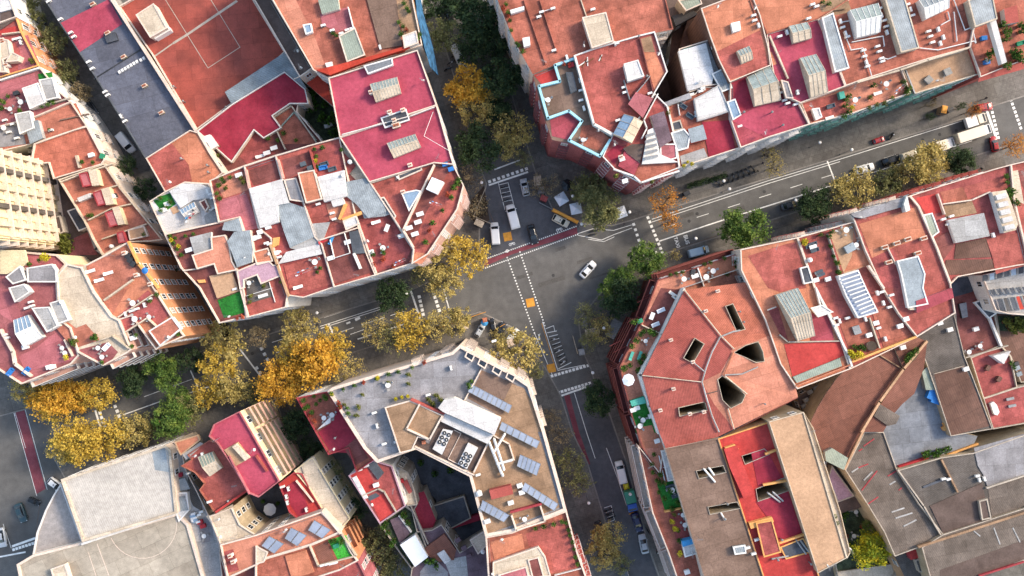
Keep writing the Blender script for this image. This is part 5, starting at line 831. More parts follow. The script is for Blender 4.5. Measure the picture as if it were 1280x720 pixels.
b=B('apartment_building','house with two white cubes and a cluttered brown patio','the white cube roof',"-60,112 0,98 50,83 72,112 90,128 42,148 -60,175",10.2,'wmar','plaster_w',style='balc',rail='whiterail')
b.t("00: -40,420 170,365 190,415 -40,480",'rose'); b.x("00: 112,442 190,415 228,510 150,545",1.5,'white_paint','wht','stair_tower','plaster_w'); b.x("00: 195,400 262,388 290,488 228,502",1.4,'white_paint','whtd','stair_tower','plaster_w'); b.t("00: 190,370 260,360 265,390 195,400",'turf'); plants(b,"00: 20,510 40,480 0,500 10,540 240,520 270,510 210,530",'g'); tables(b,"00: 105,510 50,545"); boxes(b,"00: 80,465",'dark_metal',.3,'black storage box'); b.x("00: 75,570 150,555 170,640 100,670",1.2,'white_paint','whtd','roof_canopy','plaster_w'); b.w_("00: 0,400 190,340",'plaster_w',1,.4); b.w_("00: 160,545 345,490",'cream_d',1,.4)
b=B('apartment_building','house with terracotta terrace and grey canopies','the grey canopy terrace at left',"-60,175 42,148 90,128 110,158 95,163 44,180 0,190 -60,200",10,'wter','plaster_w',style='balc',rail='whiterail')
b.t("00: 190,590 380,515 440,640 210,690",'wter'); b.x("00: 120,610 190,600 215,690 150,720",1.2,'whtd','sheet','roof_canopy',None); b.w_("00: 300,600 440,570",'brn',.6,.3); b.t("00: -20,560 90,540 130,720 -20,740",'gry'); b.ac("00: 20,600 60,620 40,660 80,690 250,650"); plants(b,"00: 245,650 100,555",'g'); tables(b,"00: 20,640")
b=B('apartment_building','plain coral roof with white ledges above the walled terraces','the plain coral ledge roof',"41,196 44,180 95,162 110,158 132,200 128,206 68,224 62,204 42,206",10.5,'wred1','cream',(.35,.7,'cream'),style='balc',rail='whiterail'); b.w_("01: 380,60 395,115",'crm',1,.6); plants(b,"01: 410,90 465,90",'g'); boxes(b,"01: 455,55"); boxes(b,"01: 510,60",'greencloth',1.3,'green storage box')
b=B('apartment_building','row of walled rust terraces with small red stair huts','the walled rust terraces',"75,225 132,205 152,235 205,300 190,302 160,303 130,320 118,300 107,277",10.2,'wter','cream',(.4,1.0,'crm'),style='balc',rail='whiterail')
for l in("01: 300,190 430,140 560,100","01: 380,285 500,230 590,205","01: 440,380 560,320 650,300","01: 510,475 640,430 730,400"): b.w_(l,'crm',1.2,.3)
for p in("01: 395,150 435,140 460,205 415,215","01: 465,245 505,230 530,300 490,310","01: 525,345 570,330 600,400 550,415","01: 585,445 615,435 635,490 595,495"): b.x(p,1.4,'wred','rose','stair_tower','wred')
for p in("01: 440,130 480,125 500,205 460,210","01: 505,225 545,215 570,300 530,305","01: 560,320 595,315 625,400 590,405"): b.x(p,1.6,'wyellow','crm','stair_block',None)
b.x("01: 385,270 450,245 455,265 395,290",1,'plaster_w','wht','awning',None); b.x("01: 640,430 720,410 740,460 650,480",.8,'cream','beige','roof_canopy','cream'); b.ac("01: 425,155 485,245 550,345 605,450"); boxes(b,"01: 570,260",'dark_metal',.5,'black storage box'); tanks(b,"01: 558,512 570,262"); plants(b,"01: 440,355 460,355 725,450 545,250",'g')
b=B('apartment_tower','pale yellow tower with ribbed facade and pink band at left edge','the pale yellow tower',"-140,165 -30,178 -12,296 -140,312",31,'sal','wyellow',(.3,.8,'wpink'),style='flat',floor=3,nofac=True)
for wa,wb in zip(b.w,b.w[1:]+b.w[:1]):
    A_=Vector(wa);B_=Vector(wb);D_=B_-A_; 
    if D_.length<4: continue
    n_=Vector((D_.y,-D_.x)).normalized()
    if n_.dot(-(A_+B_)/2)<=0: continue
    k_=int(D_.length/1.7); rz_=math.atan2(D_.y,D_.x)
    for i in range(k_):
        q_=A_+D_*((i+.5)/k_)+n_*(.45 if i%2 else .18); m_=('wyellow','crm','wyellow','slab')[i%4]
        mb=MB(); mb.box(q_.x,q_.y,3,.95,.9 if i%2 else .3,26.5,rz_,m_); mb.obj('facade_rib',b.root)
    for l in range(8):
        q_=(A_+B_)/2+n_*.62; mb=MB(); mb.box(q_.x,q_.y,4.2+l*3.1,D_.length*.98,1.0,.22,rz_,'cream'); mb.obj('balcony',b.root)
b=B('apartment_building','lower wing with long pinkish parapet below the yellow tower','the pinkish lower wing',"-60,300 0,312 72,318 85,330 72,345 0,330 -60,330",17,'rose','wyellow',(.6,.6,'cream'))
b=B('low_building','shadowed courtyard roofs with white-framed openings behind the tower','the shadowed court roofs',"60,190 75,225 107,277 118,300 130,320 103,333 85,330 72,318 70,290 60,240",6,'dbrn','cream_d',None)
b.x("0,260,8: 675,30 760,0 890,190 790,230",2,'white_paint','blackfloor','roof_opening','plaster_w'); b.t("0,260,8: 740,300 880,240 950,410 980,470 700,470",'wmar'); b.x("0,260,8: 530,90 600,80 640,240 570,270",2,'cream_d','dbrn','roof_opening','cream_d'); b.w_("0,260,8: 880,200 960,410 1030,460",'galv',2.5,.8); loose('potted_plant',mk_plant('plant_olive'),"0,260,8: 650,290 680,340 620,310 700,370 690,420",6.1,'tangled grey-green bush','the shadowed court roofs','shrub',key='plantbig2',sc=2.4)
b=B('apartment_building','bright orange corner building with windowed side over the trees','the bright orange corner roof',"103,334 130,320 160,303 195,362 228,415 232,420 200,434 196,437 165,395 150,400 140,395 118,365",20,'org','worange',(.4,.7,'cream'),style='flat')
b.t("01: 430,610 620,510 690,600 640,720 560,860 500,760",'wter'); b.t("02: 590,140 740,10 850,130 800,180 770,190 740,150 620,230",'wred2'); b.w_("02: 520,60 660,-40",'crm',1,.4); b.w_("02: 610,230 735,150 830,240",'crm',1,.3); b.w_("02: 590,145 760,35",'crm',1,.3); b.x("02: 745,215 860,145 905,205 800,290",1.2,'white_paint','wter','terrace_frame','plaster_w'); b.x("02: 775,235 810,215 830,240 795,265",.5,'white_paint','wht','vent_box',None)
boxes(b,"01: 650,580 640,560 665,600",'dark_metal',1,'black storage box'); loungers(b,"01: 450,635 540,645 495,680"); loose('parasol',mk_parasol('blue_cloth'),"01: 730,633",b.z,'small bright blue parasol',b.ref,'parasol',.2,'parasolblue',.5); b.ch("01: 620,545 680,655 750,700",0); plants(b,"02: 680,235 890,230 750,60 785,30 660,290 790,670",'g'); tables(b,"02: 675,155 745,145 665,75"); b.ac("02: 625,130 655,115 680,105 720,85 745,55"); b.w_("01: 640,490 690,600 790,720",'obar',1,.5); boxes(b,"02: 665,250")
b=B('apartment_building','cream building with smooth curved roof and banded balconies over the avenue','the smooth cream curved roof',"72,345 85,330 103,334 118,365 140,395 150,400 165,437 160,441 130,457 98,440 88,410 75,400",20.5,'crm','wpink',(.4,.6,'cream'),style='long',rail='plaster_w')
b.t("02: 280,200 340,170 380,200 430,180 500,260 380,300 330,260",'wter'); b.t("02: 390,310 540,270 590,320 560,360 510,385",'wmar'); plants(b,"02: 475,235 460,250 360,270 480,250 510,370",'g'); plants(b,"02: 365,280 375,265 350,265",'o'); tables(b,"02: 490,300 510,345"); sofas(b,"02: 530,295",'white_cloth',.8,'white cushioned seat'); b.x("02: 160,100 245,95 290,190 235,220",1.6,'plaster_w','whtd','stair_tower','plaster_w'); b.x("02: 250,75 300,60 345,160 290,180",1.2,'plaster_w','whtd','stair_tower','plaster_w'); b.w_("02: 500,260 560,240 640,300",'crm',1,.3); b.t("0,260,8: 800,600 860,570 870,640 880,720 820,720",'crm')
b=B('apartment_building','maroon terraces with pale glazed roof light at the left edge','the maroon glazed light roof',"-60,330 0,330 72,345 75,400 88,410 100,444 90,455 28,480 0,462 -60,440",20,'wmar','wpink',(.4,.7,'cream'),style='long',rail='plaster_w')
b.x("02: 45,0 120,-20 150,20 75,70",1.6,'plaster_w','whtd','stair_tower','plaster_w'); b.sky("02: 68,160 140,135 215,245 120,295",1.2,'plaster_w','plate_glass','white_paint',4); b.t("02: 0,0 50,10 80,80 120,140 60,170 0,130",'rose'); b.w_("02: 0,210 60,320 70,380 150,440",'cream',1.1,.5); b.t("02: 280,225 340,300 400,350 330,370 200,400 130,420 90,340 180,300 250,240",'rose'); b.t("0,260,8: 0,420 240,420 270,560 70,660 0,660",'wyellow',dz=.6); b.x("0,260,8: 60,690 200,580 260,720 130,760",1.4,'plaster_w','gry','roof_canopy','plaster_w'); b.x("0,260,8: 270,600 520,560 560,620 570,740 280,740",1.2,'plaster_w','gry','roof_canopy','plaster_w'); plants(b,"0,260,8: 480,490 460,500",'y',1.4); plants(b,"0,260,8: 390,520 300,560",'g'); plants(b,"02: 335,345",'y'); tables(b,"02: 310,300 325,325"); b.w_("02: 320,260 360,340",'cream',1,.3); boxes(b,"02: 125,295 245,395 260,395"); b.ac("02: 20,235 30,250 150,70 155,90 130,100"); sofas(b,"02: 50,420 130,415",'blue_cloth',.9,'faded blue bench seat')
# ================================================================ ground, roads, markings
def sheet(name,poly,z,m,kind='structure',lab=None):
    w=ccw([PX(x,y,0) for x,y in pl(poly)]); mb=MB(); tr=tessellate_polygon([[Vector((v[0],v[1],0)) for v in w]])
    mb.poly([(x,y,z) for x,y in w],[t if area([w[i] for i in t])>0 else t[::-1] for t in tr],m); o=mb.obj(name); o['kind']=kind
    return o
mb=MB(); mb.face([(-3000,-3000,-.06),(3000,-3000,-.06),(3000,3000,-.06),(-3000,3000,-.06)],'paving'); mb.obj('ground')['kind']='structure'
sheet('road',"-200,-200 1480,-200 1480,920 -200,920",0,'asphalt')
def road_y(x): return 397-.315*(x-405)
KZ=.13
def pavement(poly):
    w=ccw([PX(x,y,0) for x,y in pl(poly)]); i_=offset(w,.3); n=len(w); mb=MB()
    mb.poly([(x,y,0) for x,y in w]+[(x,y,KZ) for x,y in w]+[(x,y,KZ) for x,y in i_],[(i,(i+1)%n,n+(i+1)%n,n+i) for i in range(n)]+[(n+i,n+(i+1)%n,2*n+(i+1)%n,2*n+i) for i in range(n)],'kerbstone')
    o=mb.obj('kerb'); o['kind']='structure'
    mb=MB(); tr=tessellate_polygon([[Vector((v[0],v[1],0)) for v in i_]]); mb.poly([(x,y,KZ) for x,y in i_],[t if area([i_[a] for a in t])>0 else t[::-1] for t in tr],'paving'); o=mb.obj('pavement'); o['kind']='structure'
pavement("150,-120 505,-120 540,0 577,125 592,185 609,230 600,270 600,310 604,324 560,342 515,363 405,397 300,430 280,425")   # north-west block
pavement("630,-120 1320,-120 1320,108 1236,135 1228,142 815,268 790,276 765,283 728,281 690,262 668,214 645,140 606,0 585,-120")
pavement("800,326 831,316 1240,187 1320,162 1320,880 880,880 812,690 781,575 762,520 746,490 738,462 728,440 722,400 745,372 772,342")
pavement("380,461 440,440 515,416 600,389 640,408 668,438 684,462 702,495 716,540 735,578 778,720 812,840 480,840 380,600 355,530 340,490")
pavement("60,560 100,548 140,538 250,502 320,480 345,510 480,840 40,840 45,700 52,660 66,625 82,600")
pavement("-150,-120 90,-120 120,30 160,110 250,290 292,425 150,478 60,505 -150,560")
sheet('road',"602,232 668,214 690,262 728,281 735,288 640,320 604,325 600,300",.004,'asphalt_d')
sheet('road',"690,498 742,482 762,522 781,577 812,692 835,760 790,760 735,578 716,540",.004,'asphalt_d')
def ln(pts,w=.14,m='lane_white',z=.010,name='road_marking'):
    mb=MB(); P2=[Vector(PX(x,y,0)) for x,y in pl(pts)]
    for k,(a,c_) in enumerate(zip(P2[:-1],P2[1:])):
        d=(c_-a).normalized(); n_=Vector((-d.y,d.x))*w/2; zz=z+.0015*(k%2)
        mb.face([(*(a-n_),zz),(*(c_-n_),zz),(*(c_+n_),zz),(*(a+n_),zz)],m)
    o=mb.obj(name); o['kind']='structure'; return o
def dots(a,b_,n,s=.42,m='lane_white',name='crossing_marking'):
    mb=MB(); A=Vector(PX(*a,0));Bv=Vector(PX(*b_,0)); rz=math.atan2((Bv-A).y,(Bv-A).x)
    for i in range(n):
        p=A.lerp(Bv,i/(n-1)); c,sn=math.cos(rz)*s/2,math.sin(rz)*s/2
        mb.face([(p.x-c+sn,p.y-sn-c,.012),(p.x+c+sn,p.y+sn-c,.012),(p.x+c-sn,p.y+sn+c,.012),(p.x-c-sn,p.y-sn+c,.012)],m)
    o=mb.obj(name); o['kind']='structure'
# avenue, east of the crossing
ln("815,274 960,226 1050,199 1232,142",.13); ln("815,277.5 960,229.5 1050,202",.13)
for x in range(832,1230,39): ln([(x,284-.315*(x-832)),(x+15,284-.315*(x+15-832))],.13)
ln("824,301.5 904,275 1043,231",.28); ln("1043,231 1215,176",.14)
ln("1034,201 1045,230",.3); ln("1232,134 1246,174",.55); ln("831,315 895,295",.1,'lane_brown')
dots((790,274),(805,320),8,.62); dots((810,272),(828,316),9,.62); dots((1238,130),(1248,172),9,.6); dots((1262,120),(1276,160),9,.6)
for a,c_ in (((843,298.5),(848.5,308)),((856,296),(861,305))): pass
def word(t,px,py,rz,size,kz=.013):
    cu=bpy.data.curves.new('word','FONT'); cu.body=t; cu.size=size; cu.align_x='CENTER'; cu.align_y='CENTER'; cu.materials.append(M('lane_white'))
    o=bpy.data.objects.new('road_lettering',cu); C.objects.link(o); X,Y=PX(px,py,0); o.location=(X,Y,kz); o.rotation_euler=(0,0,rz); o['kind']='structure'; cu.offset=.03
word('TAXI',846,303,math.radians(-72),1.15); word('BUS',858,299.5,math.radians(-72),1.25)
# avenue, west
ln("405,397 470,376",.13); ln("400,408 475,384",.13); ln("401,410.5 476,386.5",.13); ln("427,414.5 442,409.5",.13); ln("452,406 480,397",.13); ln("488,394.5 505,389",.13)
ln("447,424 505,405",.28); ln("440,443 600,390.5",.2,'lane_yellow' if 0 else 'kerbstone'); ln("513,362 525,398",.42); ln("554,360 562,388",.25); dots((524,371),(529,393),5,.7); dots((542,366),(549,388),5,.7); ln("411,405 416,417",.4); ln("444,400 450,397",.6); ln("438,402.5 433,404.5",.4)
ln("147,521 200,502",.22); ln("225,495 262,483",.2); ln("238,463 247,483",.3); ln("180,496 240,474",.12); ln("298,434 330,476",.35); dots((327,436),(338,456),4,.7); dots((321,460),(329,472),3,.7); ln("345,441 372,432",.12); ln("340,428 372,418",.12)
ln("438,418 455,412",.12); ln("119,513 126,535",.45); dots((125,516),(131,534),4,.7); dots((144,508),(149,520),3,.7)
# west junction
sheet('bike_lane',"18,515 30,511 57,611 45,618",.008,'lane_red'); ln("17,515 46,620",.1); ln("31,510 59,612",.1); ln("8,490 19,520",.12); ln("12,492 32,560",.08)
ln("15,683 46,672",.5); dots((17,687),(45,678),8,.62); ln("0,696 32,690",.35); ln("4,655 14,685",.12); ln("50,628 44,672",.1,'lane_brown')
# crossing centre: slanting cycle and foot crossing, dotted both sides
dots((634,322),(668,416),27,.3); dots((650,315),(681,407),27,.3); ln("668,416 690,468",.12); ln("678,402 697,462",.13); ln("677,404 695,463",.1,'lane_yellow')
for i,(x,y) in enumerate(((634,296),(662.5,378.5),(688.5,460.5),(745,640.5))): sheet('crossing_pad',[(x-5.5,y-4.5),(x+4.5,y-6.5),(x+6.5,y+4),(x-3.5,y+6)],.016,'lane_yellow')
sheet('bike_lane',"605,326 721,284 722,292 640,318 606,333",.008,'lane_red'); dots((606,324),(720,283),46,.26); dots((607,335),(722,293),46,.26)
word('O',634,314,.3,.9,.02)
ln("722,292 741,286 767,288 790,281",.12); ln("722,294 752,300 768,293 790,285",.12); ln("735,299 755,302 768,296",.1)
ln("611,231.5 660,215",.4); dots((612,227),(658,211),9,.65); ln("618,212 650,200",.3); ln("623,229 631,262",.12); 
for i in range(5): ln([(624+i*1.6,231+i*5.2),(635.5+i*1.4,228.2+i*5.4)],.12)
ln("635,228 642,255",.12); ln("606,250 626,300",.1,'lane_brown')
dots((690,470),(735,457),11,.62); dots((694,492),(737,479),11,.62); ln("692,498 735,483",.42)
ln("682,411 692,407 693.5,414",.12)
for i in range(9): ln([(684+i*2.1,416+i*5),(696+i*1.5,413.6+i*4.6)],.13)
ln("697,463 731,456",.14); ln("698,461 714,453",.14); ln("675,417 673,423 670,430",.1); ln("673,418 675,424 671,424",.2)
sheet('bike_lane',"705,495 712,493 724,540 738,580 732,582 718,542",.008,'lane_red'); ln("718,491 733,540 744,573",.14); ln("758,560 771,595",.13); ln("771,595 786,640",.13); ln("786,643 792,640",.2,'lane_yellow'); ln("745,634 754,662",.1,'lane_brown')
ln("755,635 764,632 768,650 758,654",.11); ln("757,641 766,638",.1); ln("759,647 767,644",.1)
ln("804,-999 805,-999",.1) if 0 else None
sheet('planting_bed',"579,262 605,232 612,275 600,285",KZ+.004,'soil'); sheet('planting_bed',"-999,0 -998,0 -998,1",-.04,'soil') if 0 else None
rp=random.Random(11)
for i in range(44):   # repair patches and covers
    x=rp.uniform(300,1230); y=397-.315*(x-405)+rp.uniform(5,48)
    if 560<x<800 and rp.random()<.3: y=rp.uniform(300,420); x=rp.uniform(600,760)
    if i<26:
        l,w2=rp.uniform(6,34),rp.uniform(1.5,6); sheet('road_patch',[(x,y),(x+l,y-.315*l),(x+l+w2*.3,y-.315*l+w2),(x+w2*.3,y+w2)],.0075+.0001*i,'patch')
    else:
        X,Y=PX(x,y,0); mb=MB(); mb.face([(X+.38*math.cos(k*.52),Y+.38*math.sin(k*.52),.0095) for k in range(12)],'manhole'); mb.obj('manhole_cover')['kind']='structure'
for i,(x,y) in enumerate(((640,305),(668,296),(699,287))):   # cycle signs on the red lane
    for dx in(-2.2,2.2):
        X,Y=PX(x+dx,y-dx*.3,0); mb=MB(); rg=[(math.cos(k*.7854),math.sin(k*.7854)) for k in range(8)]
        for k in range(8): a_,c_=rg[k],rg[(k+1)%8]; mb.face([(X+.33*a_[0],Y+.33*a_[1],.016),(X+.33*c_[0],Y+.33*c_[1],.016),(X+.22*c_[0],Y+.22*c_[1],.016),(X+.22*a_[0],Y+.22*a_[1],.016)][::-1],'lane_white')
        mb.obj('cycle_sign')['kind']='structure'
    ln([(x-2.2,y+.7),(x,y-1.8),(x+2.2,y-.7),(x-.6,y-.4),(x-2.2,y+.7)],.09,'lane_white',.0165,'cycle_sign')
for k in range(-3,30):   # rubbed wheel tracks
    pass
# ================================================================ trees
def crown_data(kind,seed,n=4200,airy=1.0,leaf=.30):
    def f():
        rr=random.Random(seed); mb=MB(); cl=[]
        for i in range(46):
            while 1:
                v=Vector((rr.uniform(-1,1),rr.uniform(-1,1),rr.uniform(-.8,1)))
                if .25<v.length<1: break
            cl.append((v.x*4.0*rr.uniform(.85,1.12),v.y*4.0*rr.uniform(.85,1.12),6.4+v.z*2.6,rr.uniform(.5,1.4)))
        for i in range(n):
            c=cl[int(rr.random()**.8*len(cl))%len(cl)]; g=c[3]*.50*airy
            p=Vector((c[0]+rr.gauss(0,g),c[1]+rr.gauss(0,g),c[2]+rr.gauss(0,g*.7)))
            a=Vector((rr.gauss(0,1),rr.gauss(0,1),rr.gauss(0,.5))).normalized(); b2=a.orthogonal().normalized(); b2=(b2*math.cos(rr.random()*6)+a.cross(b2)*math.sin(rr.random()*6)); k=leaf*rr.uniform(.6,1.4)
            mb.face([p-a*k*.55,p+b2*k*.42,p+a*k*.6,p-b2*k*.42],kind)
        DATA['cl%d'%seed]=cl
        return mb.data('crown')
    return share('crown%s%d'%(kind,seed),f)
def trunk_data(seed):
    def f():
        rr=random.Random(seed+5); mb=MB(); cl=DATA['cl%d'%seed]; mb.tube((0,0,0),(.05,.03,2.4),.24,.18,'bark',8)
        hub=Vector((.05,.03,2.35)); mains=[]
        for i in range(5):
            t=i*1.257+rr.uniform(-.3,.3); m_=hub+Vector((math.cos(t)*1.3,math.sin(t)*1.3,2.0+rr.uniform(-.3,.5))); mb.tube(hub,m_,.13,.085,'bark',6); mains.append(m_)
        for c in cl:
            e=Vector(c[:3]); m_=min(mains,key=lambda q:(q-e).length); mid=(m_+e)/2+Vector((rr.uniform(-.3,.3),rr.uniform(-.3,.3),.1)); mb.tube(m_,mid,.06,.04,'bark',5); mb.tube(mid,e,.04,.015,'bark',4)
            for j in range(3): q=e+Vector((rr.gauss(0,.6),rr.gauss(0,.6),rr.gauss(0,.5))); mb.tube(e,q,.02,.008,'bark',3)
        return mb.data('trunk')
    return share('trunk%d'%seed,f)
TN=0
def tree(px,py,rp,kind,label,name='plane_tree',group='street trees',dens=1,hz=1.0):
    global TN; TN+=1
    seed=20+TN%4; n={1:3000,.5:1250,.25:600,2:5600}[dens]
    cd=crown_data('leaf_'+kind,seed+int(dens*100),n,1.0 if dens<2 else 1.1,.30 if dens<1 else .33)
    s=rp/5.5/4.35*.97; s*= (H-6)/H
    X,Y=PX(px,py,6.2*s*hz)
    o=empty(name,(X,Y,KZ-.02 if 1 else 0),label,'tree',group,R.random()*6.28); o.scale=(s,s,s*hz if hz!=1 else max(s,.8*1.0))
    for nm,dt in (('trunk',trunk_data(seed+int(dens*100))),('crown',cd)):
        c=bpy.data.objects.new(nm,dt); C.objects.link(c); c.parent=o
TREES=[
(545,322,30,'gold','large yellow-green tree at the north-west chamfer',1),(585,318,28,'yellow','yellow tree beside the start of the red bike lane',1),(556,352,24,'gold','sparse yellow tree over the zebra crossing west of the junction',1),(524,345,14,'olive','small olive tree by the coral corner building',.5),
(490,369,23,'dark','dark green tree on the avenue just west of the crossing',2),(372,409,26,'gold','thin golden tree on the avenue kerb by the cream facades',1),(325,423,18,'brown','almost leafless brownish tree on the avenue',.5),
(390,455,36,'orange','largest bright amber tree at the avenue kerb',2),(352,478,30,'orange','amber tree beside the red roof house',2),(415,432,24,'yellow','bright yellow tree behind the largest amber tree',1),(362,442,22,'yellow','yellow tree next to the thin golden tree',1),(435,462,24,'gold','half-bare golden tree by the grey terrace corner',.5),
(472,415,22,'gold','half-bare golden tree in the avenue lanes',.5),(512,412,26,'yellow','yellow tree on the southern avenue kerb',1),(545,410,24,'gold','thin golden tree near the zebra crossing',.5),(572,402,22,'gold','golden tree near the white delivery stall corner',1),(490,425,22,'olive','olive and gold tree beside the cream-rimmed building',.5),
(280,425,28,'gold','golden tree below the orange building',1),(275,455,26,'yellow','deep yellow tree below the orange building',1),(292,483,24,'gold','olive-gold tree south of the avenue',1),(318,492,20,'olive','dull olive tree by the striped window front',.5),(262,490,22,'yellow','yellow tree on the median south side',1),
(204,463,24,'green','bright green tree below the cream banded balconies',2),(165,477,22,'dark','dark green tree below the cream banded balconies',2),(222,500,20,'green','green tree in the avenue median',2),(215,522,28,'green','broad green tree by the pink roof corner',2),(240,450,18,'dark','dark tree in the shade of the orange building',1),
(62,495,32,'orange','bright amber tree at the west junction',2),(38,484,24,'gold','yellow-green tree below the maroon terraces',1),(95,500,26,'orange','amber tree under the maroon terrace building',2),(122,493,24,'yellow','yellow tree south of the cream balconies',1),(75,512,22,'yellow','yellow tree by the west zebra crossing',1),
(100,552,30,'yellow','bright yellow tree beside the pale hall',2),(135,548,28,'yellow','yellow tree above the pale hall roof',1),(170,540,24,'gold','golden tree by the pale hall rim',1),(80,562,22,'gold','gold tree at the pale hall corner',1),(192,528,20,'olive','olive tree between hall and green tree',.5),(235,512,22,'olive','olive tree near the stepped red roof',1),(150,530,18,'gold','thin gold tree in the lane by the hall',.5),
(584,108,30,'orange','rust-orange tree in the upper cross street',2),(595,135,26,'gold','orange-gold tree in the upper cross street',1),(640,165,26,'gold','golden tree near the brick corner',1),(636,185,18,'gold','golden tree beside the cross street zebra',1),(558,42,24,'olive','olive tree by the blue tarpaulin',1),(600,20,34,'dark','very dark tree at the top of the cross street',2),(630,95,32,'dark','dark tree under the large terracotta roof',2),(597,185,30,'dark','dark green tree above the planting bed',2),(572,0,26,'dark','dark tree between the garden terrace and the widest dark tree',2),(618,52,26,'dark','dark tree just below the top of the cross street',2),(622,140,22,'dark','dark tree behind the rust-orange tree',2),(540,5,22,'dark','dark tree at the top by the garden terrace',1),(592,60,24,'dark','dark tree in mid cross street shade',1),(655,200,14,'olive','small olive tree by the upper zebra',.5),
(585,222,22,'brown','nearly bare brown tree over the planting bed',.25),(592,255,22,'brown','nearly bare brown tree beside the parked white van',.25),(672,235,18,'brown','nearly bare brown tree by the market stall',.25),(690,232,16,'brown','small bare tree near the white canopies',.25),
(742,240,26,'olive','olive green tree over the white canopies',2),(752,262,26,'olive','mossy green tree between the white canopies',2),(724,238,18,'olive','faded green tree near the brick chamfer',1),
(833,255,24,'rust','fiery orange sparse tree beside the avenue crossing',.5),(835,278,16,'rust','small orange tree leaning over the bus lane',.5),
(930,285,30,'green','broad bright green tree on the south avenue kerb',2),(915,288,16,'green','small green tree beside the blue-roofed kiosk',1),(806,325,24,'green','bright green tree at the crossing south-east corner',2),(775,350,20,'green','green tree by the red pergola building',2),(776,372,26,'dark','dark green tree against the red pergola',2),(760,360,18,'green','small bright green tree on the chamfer pavement',1),
(735,395,20,'olive','thin olive tree over the terrace pergolas',.5),(752,412,20,'gold','thin golden tree over the terrace pergolas',.5),(738,425,16,'olive','small olive tree by the grey kiosk',.5),(748,498,24,'dark','dark tree beside the lower zebra crossing',2),
(646,440,32,'gold','hazy yellow-olive tree at the cream corner building',1),(625,425,16,'gold','small golden tree by the black vans',.5),(668,462,14,'olive','small olive tree at the zebra end',.5),(590,440,12,'brown','thin brown tree by the blue umbrella',.25),
(700,545,20,'brown','nearly bare tree at the top of the bike lane',.25),(712,575,22,'olive','thin olive tree beside the lower bike lane',.5),(722,605,22,'olive','thin olive tree beside the solar panel roof',.5),(758,668,24,'gold','ochre tree by the motorcycle bay',1),(752,690,22,'gold','ochre tree at the bottom of the lower street',1),(700,610,14,'brown','small brown tree beside the solar panels',.25),(775,705,18,'olive','olive tree at the bottom edge of the lower street',.5),(690,520,14,'brown','small bare tree beside the lower zebra',.25),
(1018,256,24,'dark','dark green tree on the south avenue kerb',2),(1066,235,28,'gold','pale golden tree on the avenue',1),(1108,232,22,'olive','olive-yellow tree on the avenue behind the white car',1),(1150,205,30,'gold','wide straw-gold tree on the avenue',1),(1165,198,22,'gold','straw-gold tree beside the trucks',1),(1197,203,22,'dark','round dark green tree beside the articulated truck',2),(1120,220,18,'gold','small straw tree next to the dark car',.5),(1040,238,14,'olive','small olive tree on the avenue kerb',.5),
(968,208,16,'gold','sparse ochre tree by the motorcycle row',.25),(960,192,14,'gold','tiny sparse tree on the wide pavement',.25),(1210,140,12,'rust','sparse rusty tree beside the red truck',.25),(1268,182,18,'rust','rusty orange tree at the right edge',.5),(1155,133,8,'brown','tiny bare tree by the ochre kiosk',.25),(1152,150,6,'dark','tiny round tree on the north pavement',.5),(1189,138,6,'dark','tiny dark tree beside the ochre kiosk',.5),(840,320,9,'gold','tiny yellow sapling on the bus lane kerb',.25),
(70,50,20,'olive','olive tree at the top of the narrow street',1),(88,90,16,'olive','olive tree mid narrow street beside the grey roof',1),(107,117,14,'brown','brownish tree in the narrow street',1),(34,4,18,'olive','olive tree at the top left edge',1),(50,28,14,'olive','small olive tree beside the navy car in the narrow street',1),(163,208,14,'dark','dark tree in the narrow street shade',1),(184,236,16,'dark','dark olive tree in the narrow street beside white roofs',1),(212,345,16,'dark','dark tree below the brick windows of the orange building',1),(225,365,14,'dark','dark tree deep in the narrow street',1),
(372,532,24,'dark','dark green tree at the alley mouth',2),(390,560,18,'dark','dark tree inside the alley',1),(413,590,18,'olive','yellow-olive tree inside the alley',1),(430,612,14,'olive','small olive tree at the alley bend',.5),(445,635,16,'dark','dim green tree beside the twin red terraces',1),(475,680,24,'olive','broad dim olive tree at the lower alley',1),(490,705,22,'olive','broad dim olive tree at the bottom of the alley',1),(460,665,14,'brown','brown tree beside the orange balconies',.5),
(1088,688,28,'lime','bright yellow-green tree in the sunken garden court',2),(1077,655,10,'green','small round green bush tree in the sunken garden court',1),
]
for t in TREES: tree(*t[:3],t[3],t[4],group=None,dens=t[5],hz=1.0)
# ================================================================ vehicles
for n,c,r in (('c_white','#f0f0ee',.25),('c_silver','#b9bec2',.25),('c_black','#1d1f22',.2),('c_dgrey','#4b4f55',.25),('c_navy','#1c2350',.22),('c_red','#a51f24',.25),('c_beige','#d6cbb4',.3),('c_yellow','#f4ee22',.3),('c_green','#2b8a6e',.3),('c_blue','#1f5fc0',.3),('c_lblue','#b9d2e2',.3),('c_cream','#e8dcc6',.35),('c_teal','#2f4a52',.3),('c_orange','#f2a41c',.4)):
    P_(n,c,var=.02,grain=.01,stain=.06,rough=r,spec=.5,bump=0,f=.8)
P_('tyre','#1c1c1d',var=.05,stain=0,bump=0); P_('rim','#9a9da0',var=.03,stain=0,rough=.3,metal=.7,bump=0); P_('cglass','#232a31',var=.05,stain=0,rough=.07,spec=.7,bump=0,grain=.0); P_('lamp_w','#e9eef2',var=.02,stain=0,rough=.1,bump=0); P_('lamp_r','#8f1216',var=.02,stain=0,rough=.15,bump=0)
